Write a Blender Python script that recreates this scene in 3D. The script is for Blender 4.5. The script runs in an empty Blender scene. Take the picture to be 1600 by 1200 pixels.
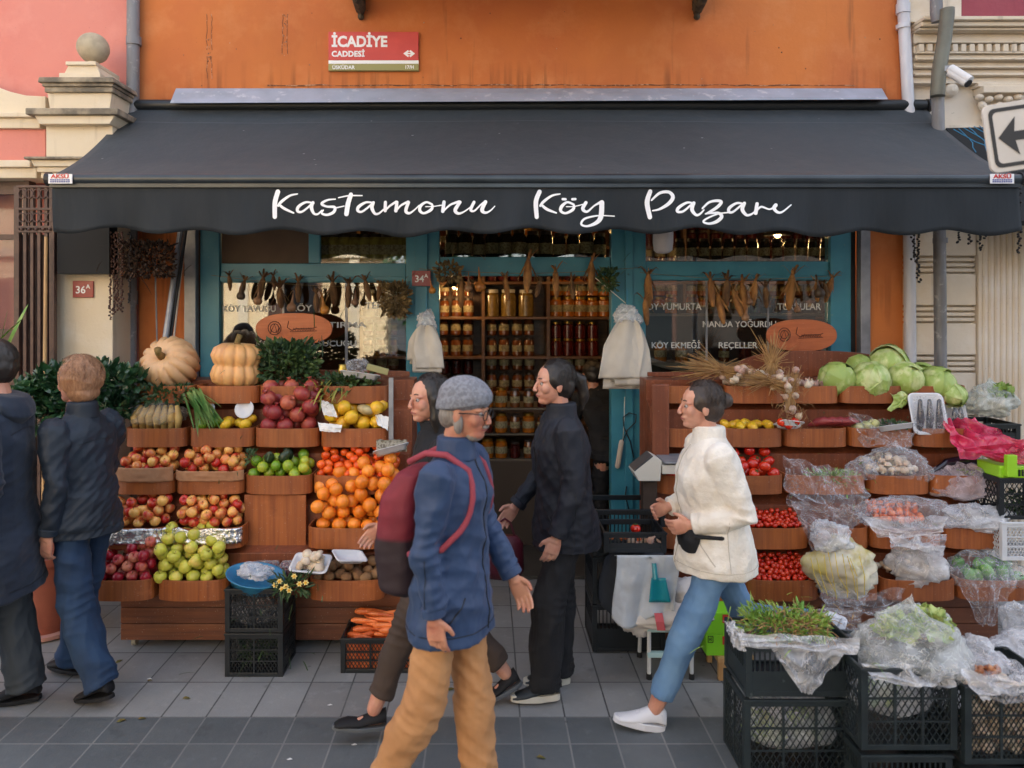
import bpy, math, random
import numpy as np
from mathutils import Vector, Matrix, Euler, noise
R = math.radians
random.seed(7)
scene = bpy.context.scene
# ---------------------------------------------------------------- camera, sky, sun, exposure
F, CX, CY, EYE = 1150.0, 760.0, 480.0, 2.0
cd = bpy.data.cameras.new("camera"); cam = bpy.data.objects.new("camera", cd)
scene.collection.objects.link(cam); scene.camera = cam
cam.location = (0, 0, EYE); cam.rotation_euler = (R(90), 0, 0)
cd.sensor_width = 36; cd.lens = 36 * F / 1600
cd.shift_x = (800 - CX) / 1600; cd.shift_y = -(600 - CY) / 1600
cd.dof.use_dof = True; cd.dof.focus_distance = 4.6; cd.dof.aperture_fstop = 1.8
cd.clip_start = .05; cd.clip_end = 500
SUN_EL, SUN_AZ = 43, 8                  # the sun stands behind the shop, so the street is in open shade
world = bpy.data.worlds.new("World"); scene.world = world; world.use_nodes = True
nt = world.node_tree; bg = nt.nodes['Background']
sky = nt.nodes.new('ShaderNodeTexSky'); sky.sky_type = 'NISHITA'; sky.sun_disc = False
sky.sun_elevation = R(SUN_EL); sky.sun_rotation = R(SUN_AZ); sky.air_density = 1.0; sky.dust_density = 3.0; sky.ozone_density = .7
hs_ = nt.nodes.new('ShaderNodeHueSaturation'); hs_.inputs['Saturation'].default_value = .48   # hazy bright sky
nt.links.new(sky.outputs[0], hs_.inputs['Color']); nt.links.new(hs_.outputs[0], bg.inputs[0]); bg.inputs[1].default_value = .15
sl = bpy.data.lights.new("sun", 'SUN'); sl.energy = 3.2; sl.angle = R(.5); sl.color = (1, .93, .82)
so = bpy.data.objects.new("sun", sl); scene.collection.objects.link(so)
sd = Vector((math.sin(R(SUN_AZ)) * math.cos(R(SUN_EL)), math.cos(R(SUN_AZ)) * math.cos(R(SUN_EL)), math.sin(R(SUN_EL))))
so.rotation_euler = sd.to_track_quat('Z', 'Y').to_euler(); so.location = (0, 20, 20)
vs = scene.view_settings; vs.view_transform = 'Standard'; vs.look = 'None'; vs.gamma = 1; vs.use_curve_mapping = False
vs.exposure = 2.15
scene.cycles.max_bounces = 8; scene.cycles.transparent_max_bounces = 24
scene.cycles.diffuse_bounces = 4; scene.cycles.glossy_bounces = 3; scene.cycles.use_denoising = True
scene.cycles.sample_clamp_indirect = 6

def P(px, py, Y):                       # a pixel of the photograph at depth Y -> a point of the street
    return Vector(((px - CX) / F * Y, Y, EYE - (py - CY) / F * Y))
def PX(px, Y): return (px - CX) / F * Y
def PZ(py, Y): return EYE - (py - CY) / F * Y

# ---------------------------------------------------------------- objects
col = scene.collection
ORG = {}
def org(o): return ORG.get(o.name, Vector((0, 0, 0))) if o else Vector((0, 0, 0))
def tag(o, label=None, cat=None, group=None, kind=None):
    if label: o['label'] = label
    if cat: o['category'] = cat
    if group: o['group'] = group
    if kind: o['kind'] = kind
    return o
def thing(name, label, cat, loc=(0, 0, 0), group=None):
    o = bpy.data.objects.new(name, None); col.objects.link(o); o.location = loc
    o.empty_display_size = .1
    ORG[o.name] = Vector(loc); return tag(o, label, cat, group)
def copy_tree(o, parent=None):
    c = o.copy(); col.objects.link(c)
    if parent: c.parent = parent
    for ch in o.children: copy_tree(ch, c)
    return c
class Kind:                             # one built thing; its first place uses the original, later ones are copies
    def __init__(s, o): s.o = o; s.used = False
    def put(s, loc, rot=(0, 0, 0), sc=1, label=None, group=None, cat=None):
        o = copy_tree(s.o) if s.used else s.o
        s.used = True
        o.location = loc; o.rotation_euler = rot
        o.scale = (sc, sc, sc) if isinstance(sc, (int, float)) else sc
        return tag(o, label, cat, group)
class MB:
    def __init__(s): s.v = []; s.f = []; s.m = []; s.cur = 0
    def add(s, vs, fs):
        o = len(s.v); s.v += [tuple(v) for v in vs]
        s.f += [tuple(i + o for i in f) for f in fs]; s.m += [s.cur] * len(fs); return s
    def box(s, x0, x1, y0, y1, z0, z1):
        return s.add([(x, y, z) for x in (x0, x1) for y in (y0, y1) for z in (z0, z1)],
                     [(0, 1, 3, 2), (4, 6, 7, 5), (0, 4, 5, 1), (2, 3, 7, 6), (0, 2, 6, 4), (1, 5, 7, 3)])
    def obox(s, c, size, rot=(0, 0, 0)):
        m = Euler(rot).to_matrix(); a, b, d = [q / 2 for q in size]
        pts = [Vector(c) + m @ Vector((x, y, z)) for x in (-a, a) for y in (-b, b) for z in (-d, d)]
        return s.add(pts, [(0, 1, 3, 2), (4, 6, 7, 5), (0, 4, 5, 1), (2, 3, 7, 6), (0, 2, 6, 4), (1, 5, 7, 3)])
    def bar(s, a, b, w, t=None):        # square bar between two points
        a = Vector(a); b = Vector(b); d = b - a; L = d.length
        if L < 1e-6: return s
        q = d.to_track_quat('Z', 'Y').to_matrix(); t = t or w
        pts = [a + q @ Vector((x * w / 2, y * t / 2, z * L)) for x in (-1, 1) for y in (-1, 1) for z in (0, 1)]
        return s.add(pts, [(0, 1, 3, 2), (4, 6, 7, 5), (0, 4, 5, 1), (2, 3, 7, 6), (0, 2, 6, 4), (1, 5, 7, 3)])
    def loft(s, rings, caps=True):
        n = len(rings[0]); vs = [p for r in rings for p in r]; fs = []
        for i in range(len(rings) - 1):
            for j in range(n):
                k = (j + 1) % n
                fs.append((i * n + j, i * n + k, (i + 1) * n + k, (i + 1) * n + j))
        if caps:
            fs.append(tuple(range(n))[::-1]); fs.append(tuple((len(rings) - 1) * n + j for j in range(n)))
        return s.add(vs, fs)
    def tube(s, path, r, n=8, sq=1.0, up=None, round_ends=False):
        path = [Vector(p) for p in path]
        rs = list(r) if isinstance(r, (list, tuple)) else [r] * len(path)
        if round_ends:
            d0 = (path[0] - path[1]).normalized(); d1 = (path[-1] - path[-2]).normalized()
            a, b = rs[0], rs[-1]
            path = [path[0] + d0 * a * q for q in (.98, .8, .45)] + path + [path[-1] + d1 * b * q for q in (.45, .8, .98)]
            rs = [a * q for q in (.2, .6, .89)] + rs + [b * q for q in (.89, .6, .2)]
        rings = []; u = None
        for i, p in enumerate(path):
            d = (path[min(i + 1, len(path) - 1)] - path[max(i - 1, 0)])
            d = d.normalized() if d.length > 1e-9 else Vector((0, 0, 1))
            if u is None:
                u = Vector(up) if up else (Vector((0, 0, 1)) if abs(d.z) < .9 else Vector((1, 0, 0)))
            u = (u - d * u.dot(d)); u = u.normalized() if u.length > 1e-6 else d.orthogonal().normalized()
            w = d.cross(u)
            rings.append([p + (u * math.cos(2 * math.pi * j / n) + w * math.sin(2 * math.pi * j / n) * sq) * rs[i] for j in range(n)])
        return s.loft(rings)
    def lathe(s, prof, c=(0, 0, 0), n=20, rot=None, sq=(1, 1), fn=None):
        c = Vector(c); m = Euler(rot).to_matrix() if rot else Matrix.Identity(3); rings = []
        for r, z in prof:
            ring = []
            for j in range(n):
                a = 2 * math.pi * j / n; k = fn(a, z) if fn else 1
                ring.append(c + m @ Vector((r * k * math.cos(a) * sq[0], r * k * math.sin(a) * sq[1], z)))
            rings.append(ring)
        return s.loft(rings)
    def ball(s, c, r, nu=14, nv=9, rot=None):
        r = (r, r, r) if isinstance(r, (int, float)) else r
        prof = [(max(math.sin(math.pi * i / nv), .02), -math.cos(math.pi * i / nv)) for i in range(nv + 1)]
        c = Vector(c); m = Euler(rot).to_matrix() if rot else Matrix.Identity(3); rings = []
        for a, z in prof:
            rings.append([c + m @ Vector((a * math.cos(2 * math.pi * j / nu) * r[0], a * math.sin(2 * math.pi * j / nu) * r[1], z * r[2])) for j in range(nu)])
        return s.loft(rings)
    def prism(s, poly, y0, y1):         # outline in x,z pushed along y
        n = len(poly)
        vs = [(x, y0, z) for x, z in poly] + [(x, y1, z) for x, z in poly]
        fs = [tuple(range(n)), tuple(range(2 * n - 1, n - 1, -1))] + [(i, (i + 1) % n, n + (i + 1) % n, n + i)[::-1] for i in range(n)]
        return s.add(vs, fs)
    def grid(s, fn, nu, nv, thick=0):   # fn(u,v)->point
        vs = [Vector(fn(i / nu, j / nv)) for j in range(nv + 1) for i in range(nu + 1)]
        q = [(j * (nu + 1) + i, j * (nu + 1) + i + 1, (j + 1) * (nu + 1) + i + 1, (j + 1) * (nu + 1) + i) for j in range(nv) for i in range(nu)]
        return s.add(vs, q)
    def build(s, name, mat, parent=None, smooth=False, loc=None, bevel=0, label=None, solid=0):
        o0 = Vector(loc) if loc is not None else org(parent)
        me = bpy.data.meshes.new(name)
        v = np.array(s.v, dtype=float).reshape(-1, 3) - np.array(o0)
        me.from_pydata(v.tolist(), [], s.f)
        for mm in (mat if isinstance(mat, (list, tuple)) else [mat]): me.materials.append(mm)
        me.polygons.foreach_set('material_index', s.m)
        if smooth: me.polygons.foreach_set('use_smooth', [True] * len(s.f))
        me.update()
        o = bpy.data.objects.new(name, me); col.objects.link(o)
        if parent: o.parent = parent; ORG[o.name] = o0
        else: o.location = o0; ORG[o.name] = o0
        if smooth == 'auto':
            try: me.set_sharp_from_angle(angle=R(35))
            except Exception: pass
        if bevel:
            b = o.modifiers.new('bevel', 'BEVEL'); b.width = bevel; b.segments = 2; b.limit_method = 'ANGLE'; b.angle_limit = R(40)
        if solid:
            b = o.modifiers.new('solid', 'SOLIDIFY'); b.thickness = solid; b.offset = 0
        if label: o['label'] = label
        return o
def struct(name, mb, mat, **k):
    o = mb.build(name, mat, **k); o['kind'] = 'structure'; return o
def nz(p, s=1, seed=0): return noise.noise(Vector(p) * s + Vector((seed * 7.3, seed * 3.1, seed * 1.7)))
def fz(p, s=1, seed=0, o=4): return noise.fractal(Vector(p) * s + Vector((seed * 7.3, seed * 3.1, seed * 1.7)), 1.0, 2.0, o)

# ---------------------------------------------------------------- materials
MATS = {}
class NT:
    def __init__(s, name):
        s.m = bpy.data.materials.new(name); s.m.use_nodes = True; s.t = s.m.node_tree
        s.b = s.t.nodes['Principled BSDF']; s.out = s.t.nodes['Material Output']; s._c = None
    def n(s, typ, **k):
        x = s.t.nodes.new('ShaderNode' + typ)
        for a, b in k.items(): setattr(x, a, b)
        return x
    def l(s, a, b): s.t.links.new(a, b)
    def coord(s, kind='Object', scale=(1, 1, 1)):
        tc = s.n('TexCoord'); mp = s.n('Mapping'); mp.inputs['Scale'].default_value = scale
        s.l(tc.outputs[kind], mp.inputs[0]); return mp.outputs[0]
    def noise(s, scale, detail=4, vec=None, rough=.55, dist=0):
        x = s.n('TexNoise'); x.inputs['Scale'].default_value = scale; x.inputs['Detail'].default_value = detail
        x.inputs['Roughness'].default_value = rough; x.inputs['Distortion'].default_value = dist
        s.l(vec if vec is not None else s.coord(), x.inputs['Vector']); return x.outputs[0]
    def ramp(s, fac, lo, hi, a=0, b=1):
        x = s.n('MapRange'); x.inputs[1].default_value = lo; x.inputs[2].default_value = hi
        x.inputs[3].default_value = a; x.inputs[4].default_value = b; s.l(fac, x.inputs[0]); return x.outputs[0]
    def mix(s, fac, a, b, mode='MIX'):
        x = s.n('Mix', data_type='RGBA', blend_type=mode)
        if isinstance(fac, (int, float)): x.inputs[0].default_value = fac
        else: s.l(fac, x.inputs[0])
        for i, q in ((6, a), (7, b)):
            if isinstance(q, (tuple, list)): x.inputs[i].default_value = (*q[:3], 1)
            else: s.l(q, x.inputs[i])
        return x.outputs[2]
    def math(s, op, a, b=0.0):
        x = s.n('Math', operation=op)
        for i, q in ((0, a), (1, b)):
            if isinstance(q, (int, float)): x.inputs[i].default_value = q
            else: s.l(q, x.inputs[i])
        return x.outputs[0]
    def xyz(s, vec=None):
        x = s.n('SeparateXYZ'); s.l(vec if vec is not None else s.coord(), x.inputs[0]); return x.outputs
    def base(s, c):
        if isinstance(c, (tuple, list)): s.b.inputs['Base Color'].default_value = (*c[:3], 1)
        else: s.l(c, s.b.inputs['Base Color'])
    def set(s, **k):
        for a, b in k.items():
            i = s.b.inputs[a.replace('_', ' ')]
            if isinstance(b, (int, float, tuple)): i.default_value = b
            else: s.l(b, i)
    def bump(s, h, strength=.3, dist=.01):
        x = s.n('Bump'); x.inputs['Strength'].default_value = strength; x.inputs['Distance'].default_value = dist
        s.l(h, x.inputs['Height']); s.l(x.outputs[0], s.b.inputs['Normal'])
def hexc(r, g, b):                      # display 0-255 -> linear
    f = lambda c: (c / 12.92 if c <= .04045 else ((c + .055) / 1.055) ** 2.4)
    return (f(r / 255), f(g / 255), f(b / 255))
def mat(name, c, rough=.6, metal=0, c2=None, scale=4, lo=.4, hi=.65, stretch=(1, 1, 1), detail=4, bump=0, bscale=60, bstretch=(1, 1, 1),
        rnd=0, coat=0, spec=.5, sss=0, c3=None, s3=20, lo3=.6, hi3=.7, trans=0, sheen=0, bdist=.003):
    if name in MATS: return MATS[name]
    t = NT(name); cc = c
    if c2: cc = t.mix(t.ramp(t.noise(scale, detail, t.coord(scale=stretch)), lo, hi), c, c2)
    if c3: cc = t.mix(t.ramp(t.noise(s3, 3, t.coord()), lo3, hi3), cc, c3)
    if rnd:
        oi = t.n('ObjectInfo'); v = t.ramp(oi.outputs['Random'], 0, 1, 1 - rnd, 1 + rnd)
        hs = t.n('HueSaturation'); t.l(v, hs.inputs['Value'])
        if isinstance(cc, (tuple, list)): hs.inputs['Color'].default_value = (*cc, 1)
        else: t.l(cc, hs.inputs['Color'])
        cc = hs.outputs[0]
    t.base(cc); t.set(Roughness=rough, Metallic=metal)
    t.b.inputs['Specular IOR Level'].default_value = spec
    if coat: t.b.inputs['Coat Weight'].default_value = coat; t.b.inputs['Coat Roughness'].default_value = .15
    if sss: t.b.inputs['Subsurface Weight'].default_value = sss; t.b.inputs['Subsurface Scale'].default_value = .01
    if sheen: t.b.inputs['Sheen Weight'].default_value = sheen
    if bump: t.bump(t.noise(bscale, 5, t.coord(scale=bstretch)), bump, bdist)
    MATS[name] = t.m; return t.m

def plaster(name, c, c2, c3, streak=(.05, .025, .015), amt=.6, drip=None):
    t = NT(name); g = t.coord('Object')
    a = t.mix(t.ramp(t.noise(.8, 5, g), .38, .66), c, c2)
    a = t.mix(t.ramp(t.noise(3.5, 6, g, .65), .5, .75, 0, .7), a, c3)
    v = t.coord('Object', (9, 9, .7))
    st = t.ramp(t.noise(1.6, 5, v), .62, .85, 0, amt)
    a = t.mix(st, a, streak)
    a = t.mix(t.ramp(t.noise(60, 2, g), .70, .78, 0, .5), a, streak)
    if drip is not None:                # soot streaks where rain runs off above the metal sheet
        zz = t.xyz(g)[2]; m_ = t.math('MULTIPLY', t.math('MULTIPLY', t.ramp(zz, drip, drip + .22, 1, 0), t.ramp(t.noise(2.2, 4, t.coord('Object', (7, 7, .35))), .5, .66)), t.ramp(t.noise(.9, 3, g), .42, .58))
        a = t.mix(t.math('MULTIPLY', m_, .85), a, (.02, .012, .008))
        a = t.mix(t.ramp(t.noise(.55, 4, t.coord('Object', (1, 1, .6))), .52, .72, 0, .5), a, tuple(q * .62 for q in c))
    t.base(a); t.set(Roughness=.88); t.bump(t.noise(25, 8, g, .7), .35, .01); MATS[name] = t.m; return t.m
ORANGE = plaster('orange_plaster', hexc(198, 116, 58), hexc(184, 102, 58), hexc(208, 134, 82), amt=.75, streak=(.11, .05, .025), drip=3.6)
PINK = plaster('pink_plaster', hexc(214, 138, 124), hexc(208, 128, 116), hexc(220, 148, 134), amt=.12, streak=hexc(170, 110, 100))
CREAM = plaster('cream_stone', hexc(222, 208, 184), hexc(214, 196, 166), hexc(226, 216, 200), amt=.5, streak=hexc(150, 130, 100))
OLDSTONE = plaster('weathered_stone', hexc(216, 204, 188), hexc(206, 186, 156), hexc(224, 216, 204), amt=.75, streak=hexc(120, 105, 88))
SOOT = mat('sooty_stone_edge', hexc(112, 104, 92), .9, c2=hexc(170, 156, 134), scale=9, bump=.5, bscale=50)
TEAL = mat('teal_paint', hexc(62, 134, 154), .45, c2=hexc(50, 120, 140), scale=3, c3=hexc(92, 134, 140), s3=45, lo3=.66, hi3=.72, bump=.15, bscale=90, bstretch=(4, 4, .4), coat=.1)
ALU = mat('grey_aluminium', hexc(150, 152, 158), .42, .3, c2=hexc(120, 122, 128), scale=6, bump=.05)
ZINC = mat('galvanised_sheet', hexc(158, 166, 182), .5, .05, c2=hexc(144, 152, 166), scale=5, c3=hexc(186, 190, 198), s3=14, bump=.08)
PIPEW = mat('white_pipe', hexc(205, 206, 214), .4, c2=hexc(186, 186, 194), scale=3, stretch=(3, 3, .6))
PIPEG = mat('grey_pipe', hexc(124, 124, 128), .5, c2=hexc(100, 98, 98), scale=5, stretch=(3, 3, .5), c3=hexc(150, 148, 146))
PIPEO = mat('olive_grey_pipe', hexc(112, 112, 100), .55, c2=hexc(96, 94, 84), scale=5)
BLACK = mat('black_metal', (.012, .012, .014), .5)
DARK = mat('dark_void_paint', (.008, .008, .009), .8)
IRON = mat('brown_iron', hexc(74, 52, 46), .5, c2=hexc(92, 66, 56), scale=12, bump=.2, bscale=80)
WHITE = mat('white_letter', (.85, .85, .87), .5)
RED = mat('red_enamel', hexc(196, 46, 44), .35, coat=.2)
DRED = mat('house_number_red', hexc(140, 26, 34), .35, coat=.2)
BURG = plaster('burgundy_plaster', hexc(150, 72, 82), hexc(140, 62, 74), hexc(160, 84, 90), amt=.2)
def woodm(name, c, c2, rough=.45, sc=(30, 30, 1.2), coat=.15, rnd=.1, horiz=False):
    t = NT(name); v = t.coord('Object', sc)
    a = t.mix(t.ramp(t.noise(1.5, 6, v, .6, .4), .35, .68), c, c2)
    a = t.mix(t.ramp(t.noise(1.2, 3, t.coord('Object', (1.5, 1.5, 1.5))), .4, .7, 0, .5), a, tuple(q * .7 for q in c2))
    a = t.mix(t.ramp(t.noise(3.2, 6, t.coord('Object', (1, 1, 2)), .7), .6, .8, 0, .55), a, tuple(min(q * 1.55 + .02, 1) for q in c))
    a = t.mix(t.ramp(t.noise(150, 1, t.coord()), .735, .76, 0, .7), a, (.5, .42, .33))
    a = t.mix(t.ramp(t.noise(7, 5, t.coord('Object', (1, 1, .6)), .7), .62, .78, 0, .5), a, tuple(q * .35 for q in c2))
    oi = t.n('ObjectInfo'); hs = t.n('HueSaturation'); t.l(t.ramp(oi.outputs['Random'], 0, 1, 1 - rnd, 1 + rnd), hs.inputs['Value']); t.l(a, hs.inputs['Color'])
    t.base(hs.outputs[0]); t.set(Roughness=t.ramp(t.noise(6, 3), .35, .65, rough - .1, rough + .2)); t.b.inputs['Coat Weight'].default_value = coat; t.b.inputs['Coat Roughness'].default_value = .25
    t.bump(t.noise(2, 5, v), .12, .004); MATS[name] = t.m; return t.m
BIN = woodm('bin_veneer', hexc(170, 96, 46), hexc(136, 72, 36))
STAND = woodm('stand_board', hexc(132, 70, 40), hexc(106, 54, 32), coat=.08)
PLANK = woodm('base_plank', hexc(128, 74, 42), hexc(98, 54, 34), sc=(1.2, 30, 30))
WOODO = woodm('oval_board', hexc(190, 104, 58), hexc(164, 84, 44), sc=(2, 2, 20))
LWOOD = woodm('light_wood', hexc(196, 160, 112), hexc(168, 128, 84))
SHELFW = woodm('shelf_wood', hexc(112, 76, 42), hexc(84, 56, 32), sc=(2, 30, 30))
def glassm(name, tint=(1, 1, 1), refl=1.0, rough=0.0):
    t = NT(name); fr = t.n('Fresnel'); fr.inputs[0].default_value = 1.65
    tr = t.n('BsdfTransparent'); tr.inputs[0].default_value = (*tint, 1); gl = t.n('BsdfGlossy'); gl.inputs['Roughness'].default_value = rough
    gl.inputs[0].default_value = (1, 1, 1, 1)
    mx = t.n('MixShader'); t.l(t.math('MULTIPLY', fr.outputs[0], refl), mx.inputs[0]); t.l(tr.outputs[0], mx.inputs[1]); t.l(gl.outputs[0], mx.inputs[2])
    t.l(mx.outputs[0], t.out.inputs[0]); MATS[name] = t.m; return t.m
GLASS = glassm('window_glass', (.9, .93, .92), 1.45)
DGLASS = glassm('dim_glass', (.8, .84, .86), .3)
JARG = glassm('jar_glass', (.92, .94, .9), 1.0)
def filmm(name, tint, op=.3, rough=.16, fold=30):
    """thin crumpled plastic: mostly lets light through, milky in the folds, glossy"""
    t = NT(name); tr = t.n('BsdfTransparent'); tr.inputs[0].default_value = (*[(.82 + .18 * q) if tint[1] > .2 else .4 + .6 * q for q in tint], 1)
    pr = t.b; t.base(tint); t.set(Roughness=rough); pr.inputs['Specular IOR Level'].default_value = .8
    lw = t.n('LayerWeight'); lw.inputs[0].default_value = .35
    n1 = t.noise(fold * .45, 3, t.coord(), .5, 1.6); ln = t.math('ABSOLUTE', t.math('SUBTRACT', n1, .5))
    cr = t.ramp(ln, 0, .03, .24, 0); n2 = t.noise(fold * .2, 2, t.coord(), .5, .6)
    f = t.math('MINIMUM', t.math('ADD', t.math('ADD', t.math('MULTIPLY', lw.outputs['Facing'], .34), cr), t.ramp(n2, .35, .65, op * .5, op * 1.5)), .92)
    t.bump(n1, .5, .03)
    mx = t.n('MixShader'); t.l(f, mx.inputs[0]); t.l(tr.outputs[0], mx.inputs[1]); t.l(pr.outputs[0], mx.inputs[2])
    t.l(mx.outputs[0], t.out.inputs[0]); MATS[name] = t.m; return t.m
FILM = filmm('clear_film', (.88, .88, .92), .06)
MILKY = filmm('milky_film', (.86, .86, .89), .3)
REDFILM = filmm('red_film', (.62, .03, .1), .66)
FOIL = mat('foil', (.8, .8, .82), .22, 1, bump=.9, bscale=18, bdist=.03)

# ---------------------------------------------------------------- writing
def text(s, size, c, matl, name='lettering', parent=None, bold=0, rot=(R(90), 0, 0), align='LEFT', sx=1.0, ext=.001, spacing=1.0):
    cu = bpy.data.curves.new('txt', 'FONT'); cu.body = s; cu.size = size; cu.align_x = align; cu.offset = bold; cu.extrude = ext
    cu.space_character = spacing; cu.resolution_u = 3
    o = bpy.data.objects.new('txt', cu); col.objects.link(o)
    bpy.context.view_layer.update()
    me = bpy.data.meshes.new_from_object(o.evaluated_get(bpy.context.evaluated_depsgraph_get()))
    bpy.data.objects.remove(o)
    m = Matrix.Translation(Vector(c) - org(parent)) @ Euler(rot).to_matrix().to_4x4() @ Matrix.Diagonal((sx, 1, 1, 1))
    me.transform(m); me.materials.clear(); me.materials.append(matl)
    for p in me.polygons: p.material_index = 0
    o = bpy.data.objects.new(name, me); col.objects.link(o); o.parent = parent; return o
def strokes(lst, fn, th, matl, name, parent):
    """brush lettering: each stroke is a list of (x, y, width), smoothed; fn maps (x,y) to the cloth"""
    mb = MB()
    for si, st in enumerate(lst):
        f_ = lambda x, y: fn(x, y, si * .0003)
        pts = [Vector(p) for p in st]; out = []
        for i in range(len(pts) - 1):
            p0 = pts[max(i - 1, 0)]; p1 = pts[i]; p2 = pts[i + 1]; p3 = pts[min(i + 2, len(pts) - 1)]
            for k in range(6):
                t = k / 6; out.append(.5 * ((2 * p1) + (-p0 + p2) * t + (2 * p0 - 5 * p1 + 4 * p2 - p3) * t * t + (-p0 + 3 * p1 - 3 * p2 + p3) * t ** 3))
        out.append(pts[-1]); L = []; Rr = []
        for i, p in enumerate(out):
            a = out[max(i - 1, 0)]; b = out[min(i + 1, len(out) - 1)]; d = Vector((b.x - a.x, b.y - a.y)); d = d.normalized() if d.length else Vector((1, 0))
            n = Vector((-d.y, d.x)) * p.z / 2; L.append((p.x + n.x, p.y + n.y)); Rr.append((p.x - n.x, p.y - n.y))
        vs = [f_(*q) for q in L] + [f_(*q) for q in Rr]; n = len(L)
        mb.add(vs, [(i, i + 1, n + i + 1, n + i) for i in range(n - 1)])
        for e in (out[0], out[-1]):
            mb.add([fn(e.x + e.z / 2 * math.cos(a * math.pi / 5), e.y + e.z / 2 * math.sin(a * math.pi / 5), si * .0003 + .00015) for a in range(10)], [tuple(range(10))])
    return mb.build(name, matl, parent)
# ================================================================ THE SETTING
W = 5.4                                 # depth of the shop's wall
def pave(name, c, c2, bw, rh, mortar, mc, y0, rough=.7):
    t = NT(name); v = t.coord('Object'); mp = t.n('Mapping'); mp.inputs['Location'].default_value = (.055, -y0, 0); t.l(v, mp.inputs[0])
    br = t.n('TexBrick'); br.offset = 0; br.inputs['Scale'].default_value = 1; br.inputs['Brick Width'].default_value = bw
    br.inputs['Row Height'].default_value = rh; br.inputs['Mortar Size'].default_value = mortar; br.inputs['Mortar Smooth'].default_value = .2
    br.inputs['Color1'].default_value = (*c, 1); br.inputs['Color2'].default_value = (*c2, 1); br.inputs['Mortar'].default_value = (*mc, 1); br.inputs['Bias'].default_value = -.1
    t.l(mp.outputs[0], br.inputs[0])
    a = t.mix(t.ramp(t.noise(2.2, 5, v), .35, .7, 0, .45), br.outputs[0], tuple(q * .6 for q in c))
    a = t.mix(t.ramp(t.noise(14, 6, v, .7), .55, .8, 0, .3), a, tuple(min(q * 1.7, 1) for q in c))
    a = t.mix(t.ramp(t.noise(130, 2, v), .72, .8, 0, .5), a, (.35, .34, .32))
    a = t.mix(t.ramp(t.noise(5, 3, v), .64, .72, 0, .45), a, tuple(q * .42 for q in c))
    vo = t.n('TexVoronoi'); vo.inputs['Scale'].default_value = 5.5; t.l(v, vo.inputs['Vector']); a = t.mix(t.ramp(t.math('ADD', vo.outputs['Distance'], t.math('MULTIPLY', t.noise(40, 2, v), .08)), .085, .1, .5, 0), a, tuple(q * .4 for q in c))
    t.base(a); t.set(Roughness=t.ramp(t.noise(6, 4, v), .3, .7, rough - .18, rough + .12)); t.b.inputs['Specular IOR Level'].default_value = .35
    h = t.math('SUBTRACT', t.noise(70, 6, v, .7), t.math('MULTIPLY', br.outputs['Fac'], 2.2)); t.bump(h, .35, .006); return t.m
PAVE = pave('pale_pavers', hexc(146, 146, 146), hexc(128, 126, 125), .219, .335, .0045, hexc(72, 72, 74), 3.59)
BAND = pave('dark_band_pavers', hexc(100, 103, 105), hexc(88, 92, 95), .219, .219, .0045, hexc(128, 128, 127), 3.59)
ASPH = mat('asphalt', hexc(70, 70, 72), .85, c2=hexc(58, 58, 60), scale=6, bump=.4, bscale=120)
struct('ground', MB().add([(-60, -60, -.15), (60, -60, -.15), (60, 60, -.15), (-60, 60, -.15)], [(0, 1, 2, 3)]), ASPH)
struct('pavement', MB().box(-20, 20, 3.59, 5.9, -.14, 0), PAVE, loc=(0, 0, 0))
struct('pavement_band', MB().box(-20, 20, 1.1, 3.59, -.14, 0), BAND, loc=(0, 0, 0))
struct('kerb', MB().box(-20, 20, .95, 1.1, -.14, .004), OLDSTONE, bevel=.01)

# ---------------- the orange building
xl, xr = PX(217, W), PX(1412, W)
b = thing('shop_building', 'orange plastered building holding the greengrocer shop behind the black awning', 'building', (0, W, 0))
ol, orr, oz = PX(290, W), PX(1357, W), 3.2
m = MB(); m.box(xl, ol, W, W + .25, 0, oz); m.box(orr, xr, W, W + .25, 0, oz); m.box(xl, xr, W, W + .25, oz, 8.6)
m.build('wall', ORANGE, b)
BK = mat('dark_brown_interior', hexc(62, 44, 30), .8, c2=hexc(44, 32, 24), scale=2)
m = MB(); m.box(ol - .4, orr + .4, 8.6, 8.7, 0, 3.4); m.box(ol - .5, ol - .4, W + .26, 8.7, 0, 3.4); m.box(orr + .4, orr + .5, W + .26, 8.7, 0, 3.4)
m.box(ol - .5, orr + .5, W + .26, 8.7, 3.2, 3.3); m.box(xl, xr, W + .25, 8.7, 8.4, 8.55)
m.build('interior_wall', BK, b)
MB().box(ol - .4, orr + .4, W, 8.6, .005, .03).build('interior_floor', mat('shop_floor', hexc(80, 74, 68), .5, c2=hexc(64, 60, 54)), b)
# old fixing marks, crack line and the ghost conduit on the plaster
m = MB(); rd = random.Random(3)
for x, y0, y1 in ((327, 22, 82), (327, 88, 130), (445, 22, 92)):
    for sx in (-4, 4): m.tube([P(x + sx * .9 + rd.uniform(-1, 1), y, W - .001) for y in range(y0, y1, 7)], .0022, 5)
m.tube([P(x, 133 + rd.uniform(-1, 1), W - .002) for x in range(418, 1345, 17)], [rd.choice((.001, .003, .005)) for x in range(418, 1345, 17)], 5)
for i in range(46):
    x, y = rd.uniform(225, 1390), rd.uniform(5, 134)
    if rd.random() < .5: x, y = rd.choice((327, 445)) + rd.uniform(-2, 2), rd.uniform(22, 100)
    m.ball(P(x, y, W), rd.uniform(.003, .006), 7, 5)
m.build('plaster_mark', mat('bare_mortar', hexc(110, 74, 54), .9, c2=hexc(190, 150, 120), scale=30, lo=.5, hi=.6), b)
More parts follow.
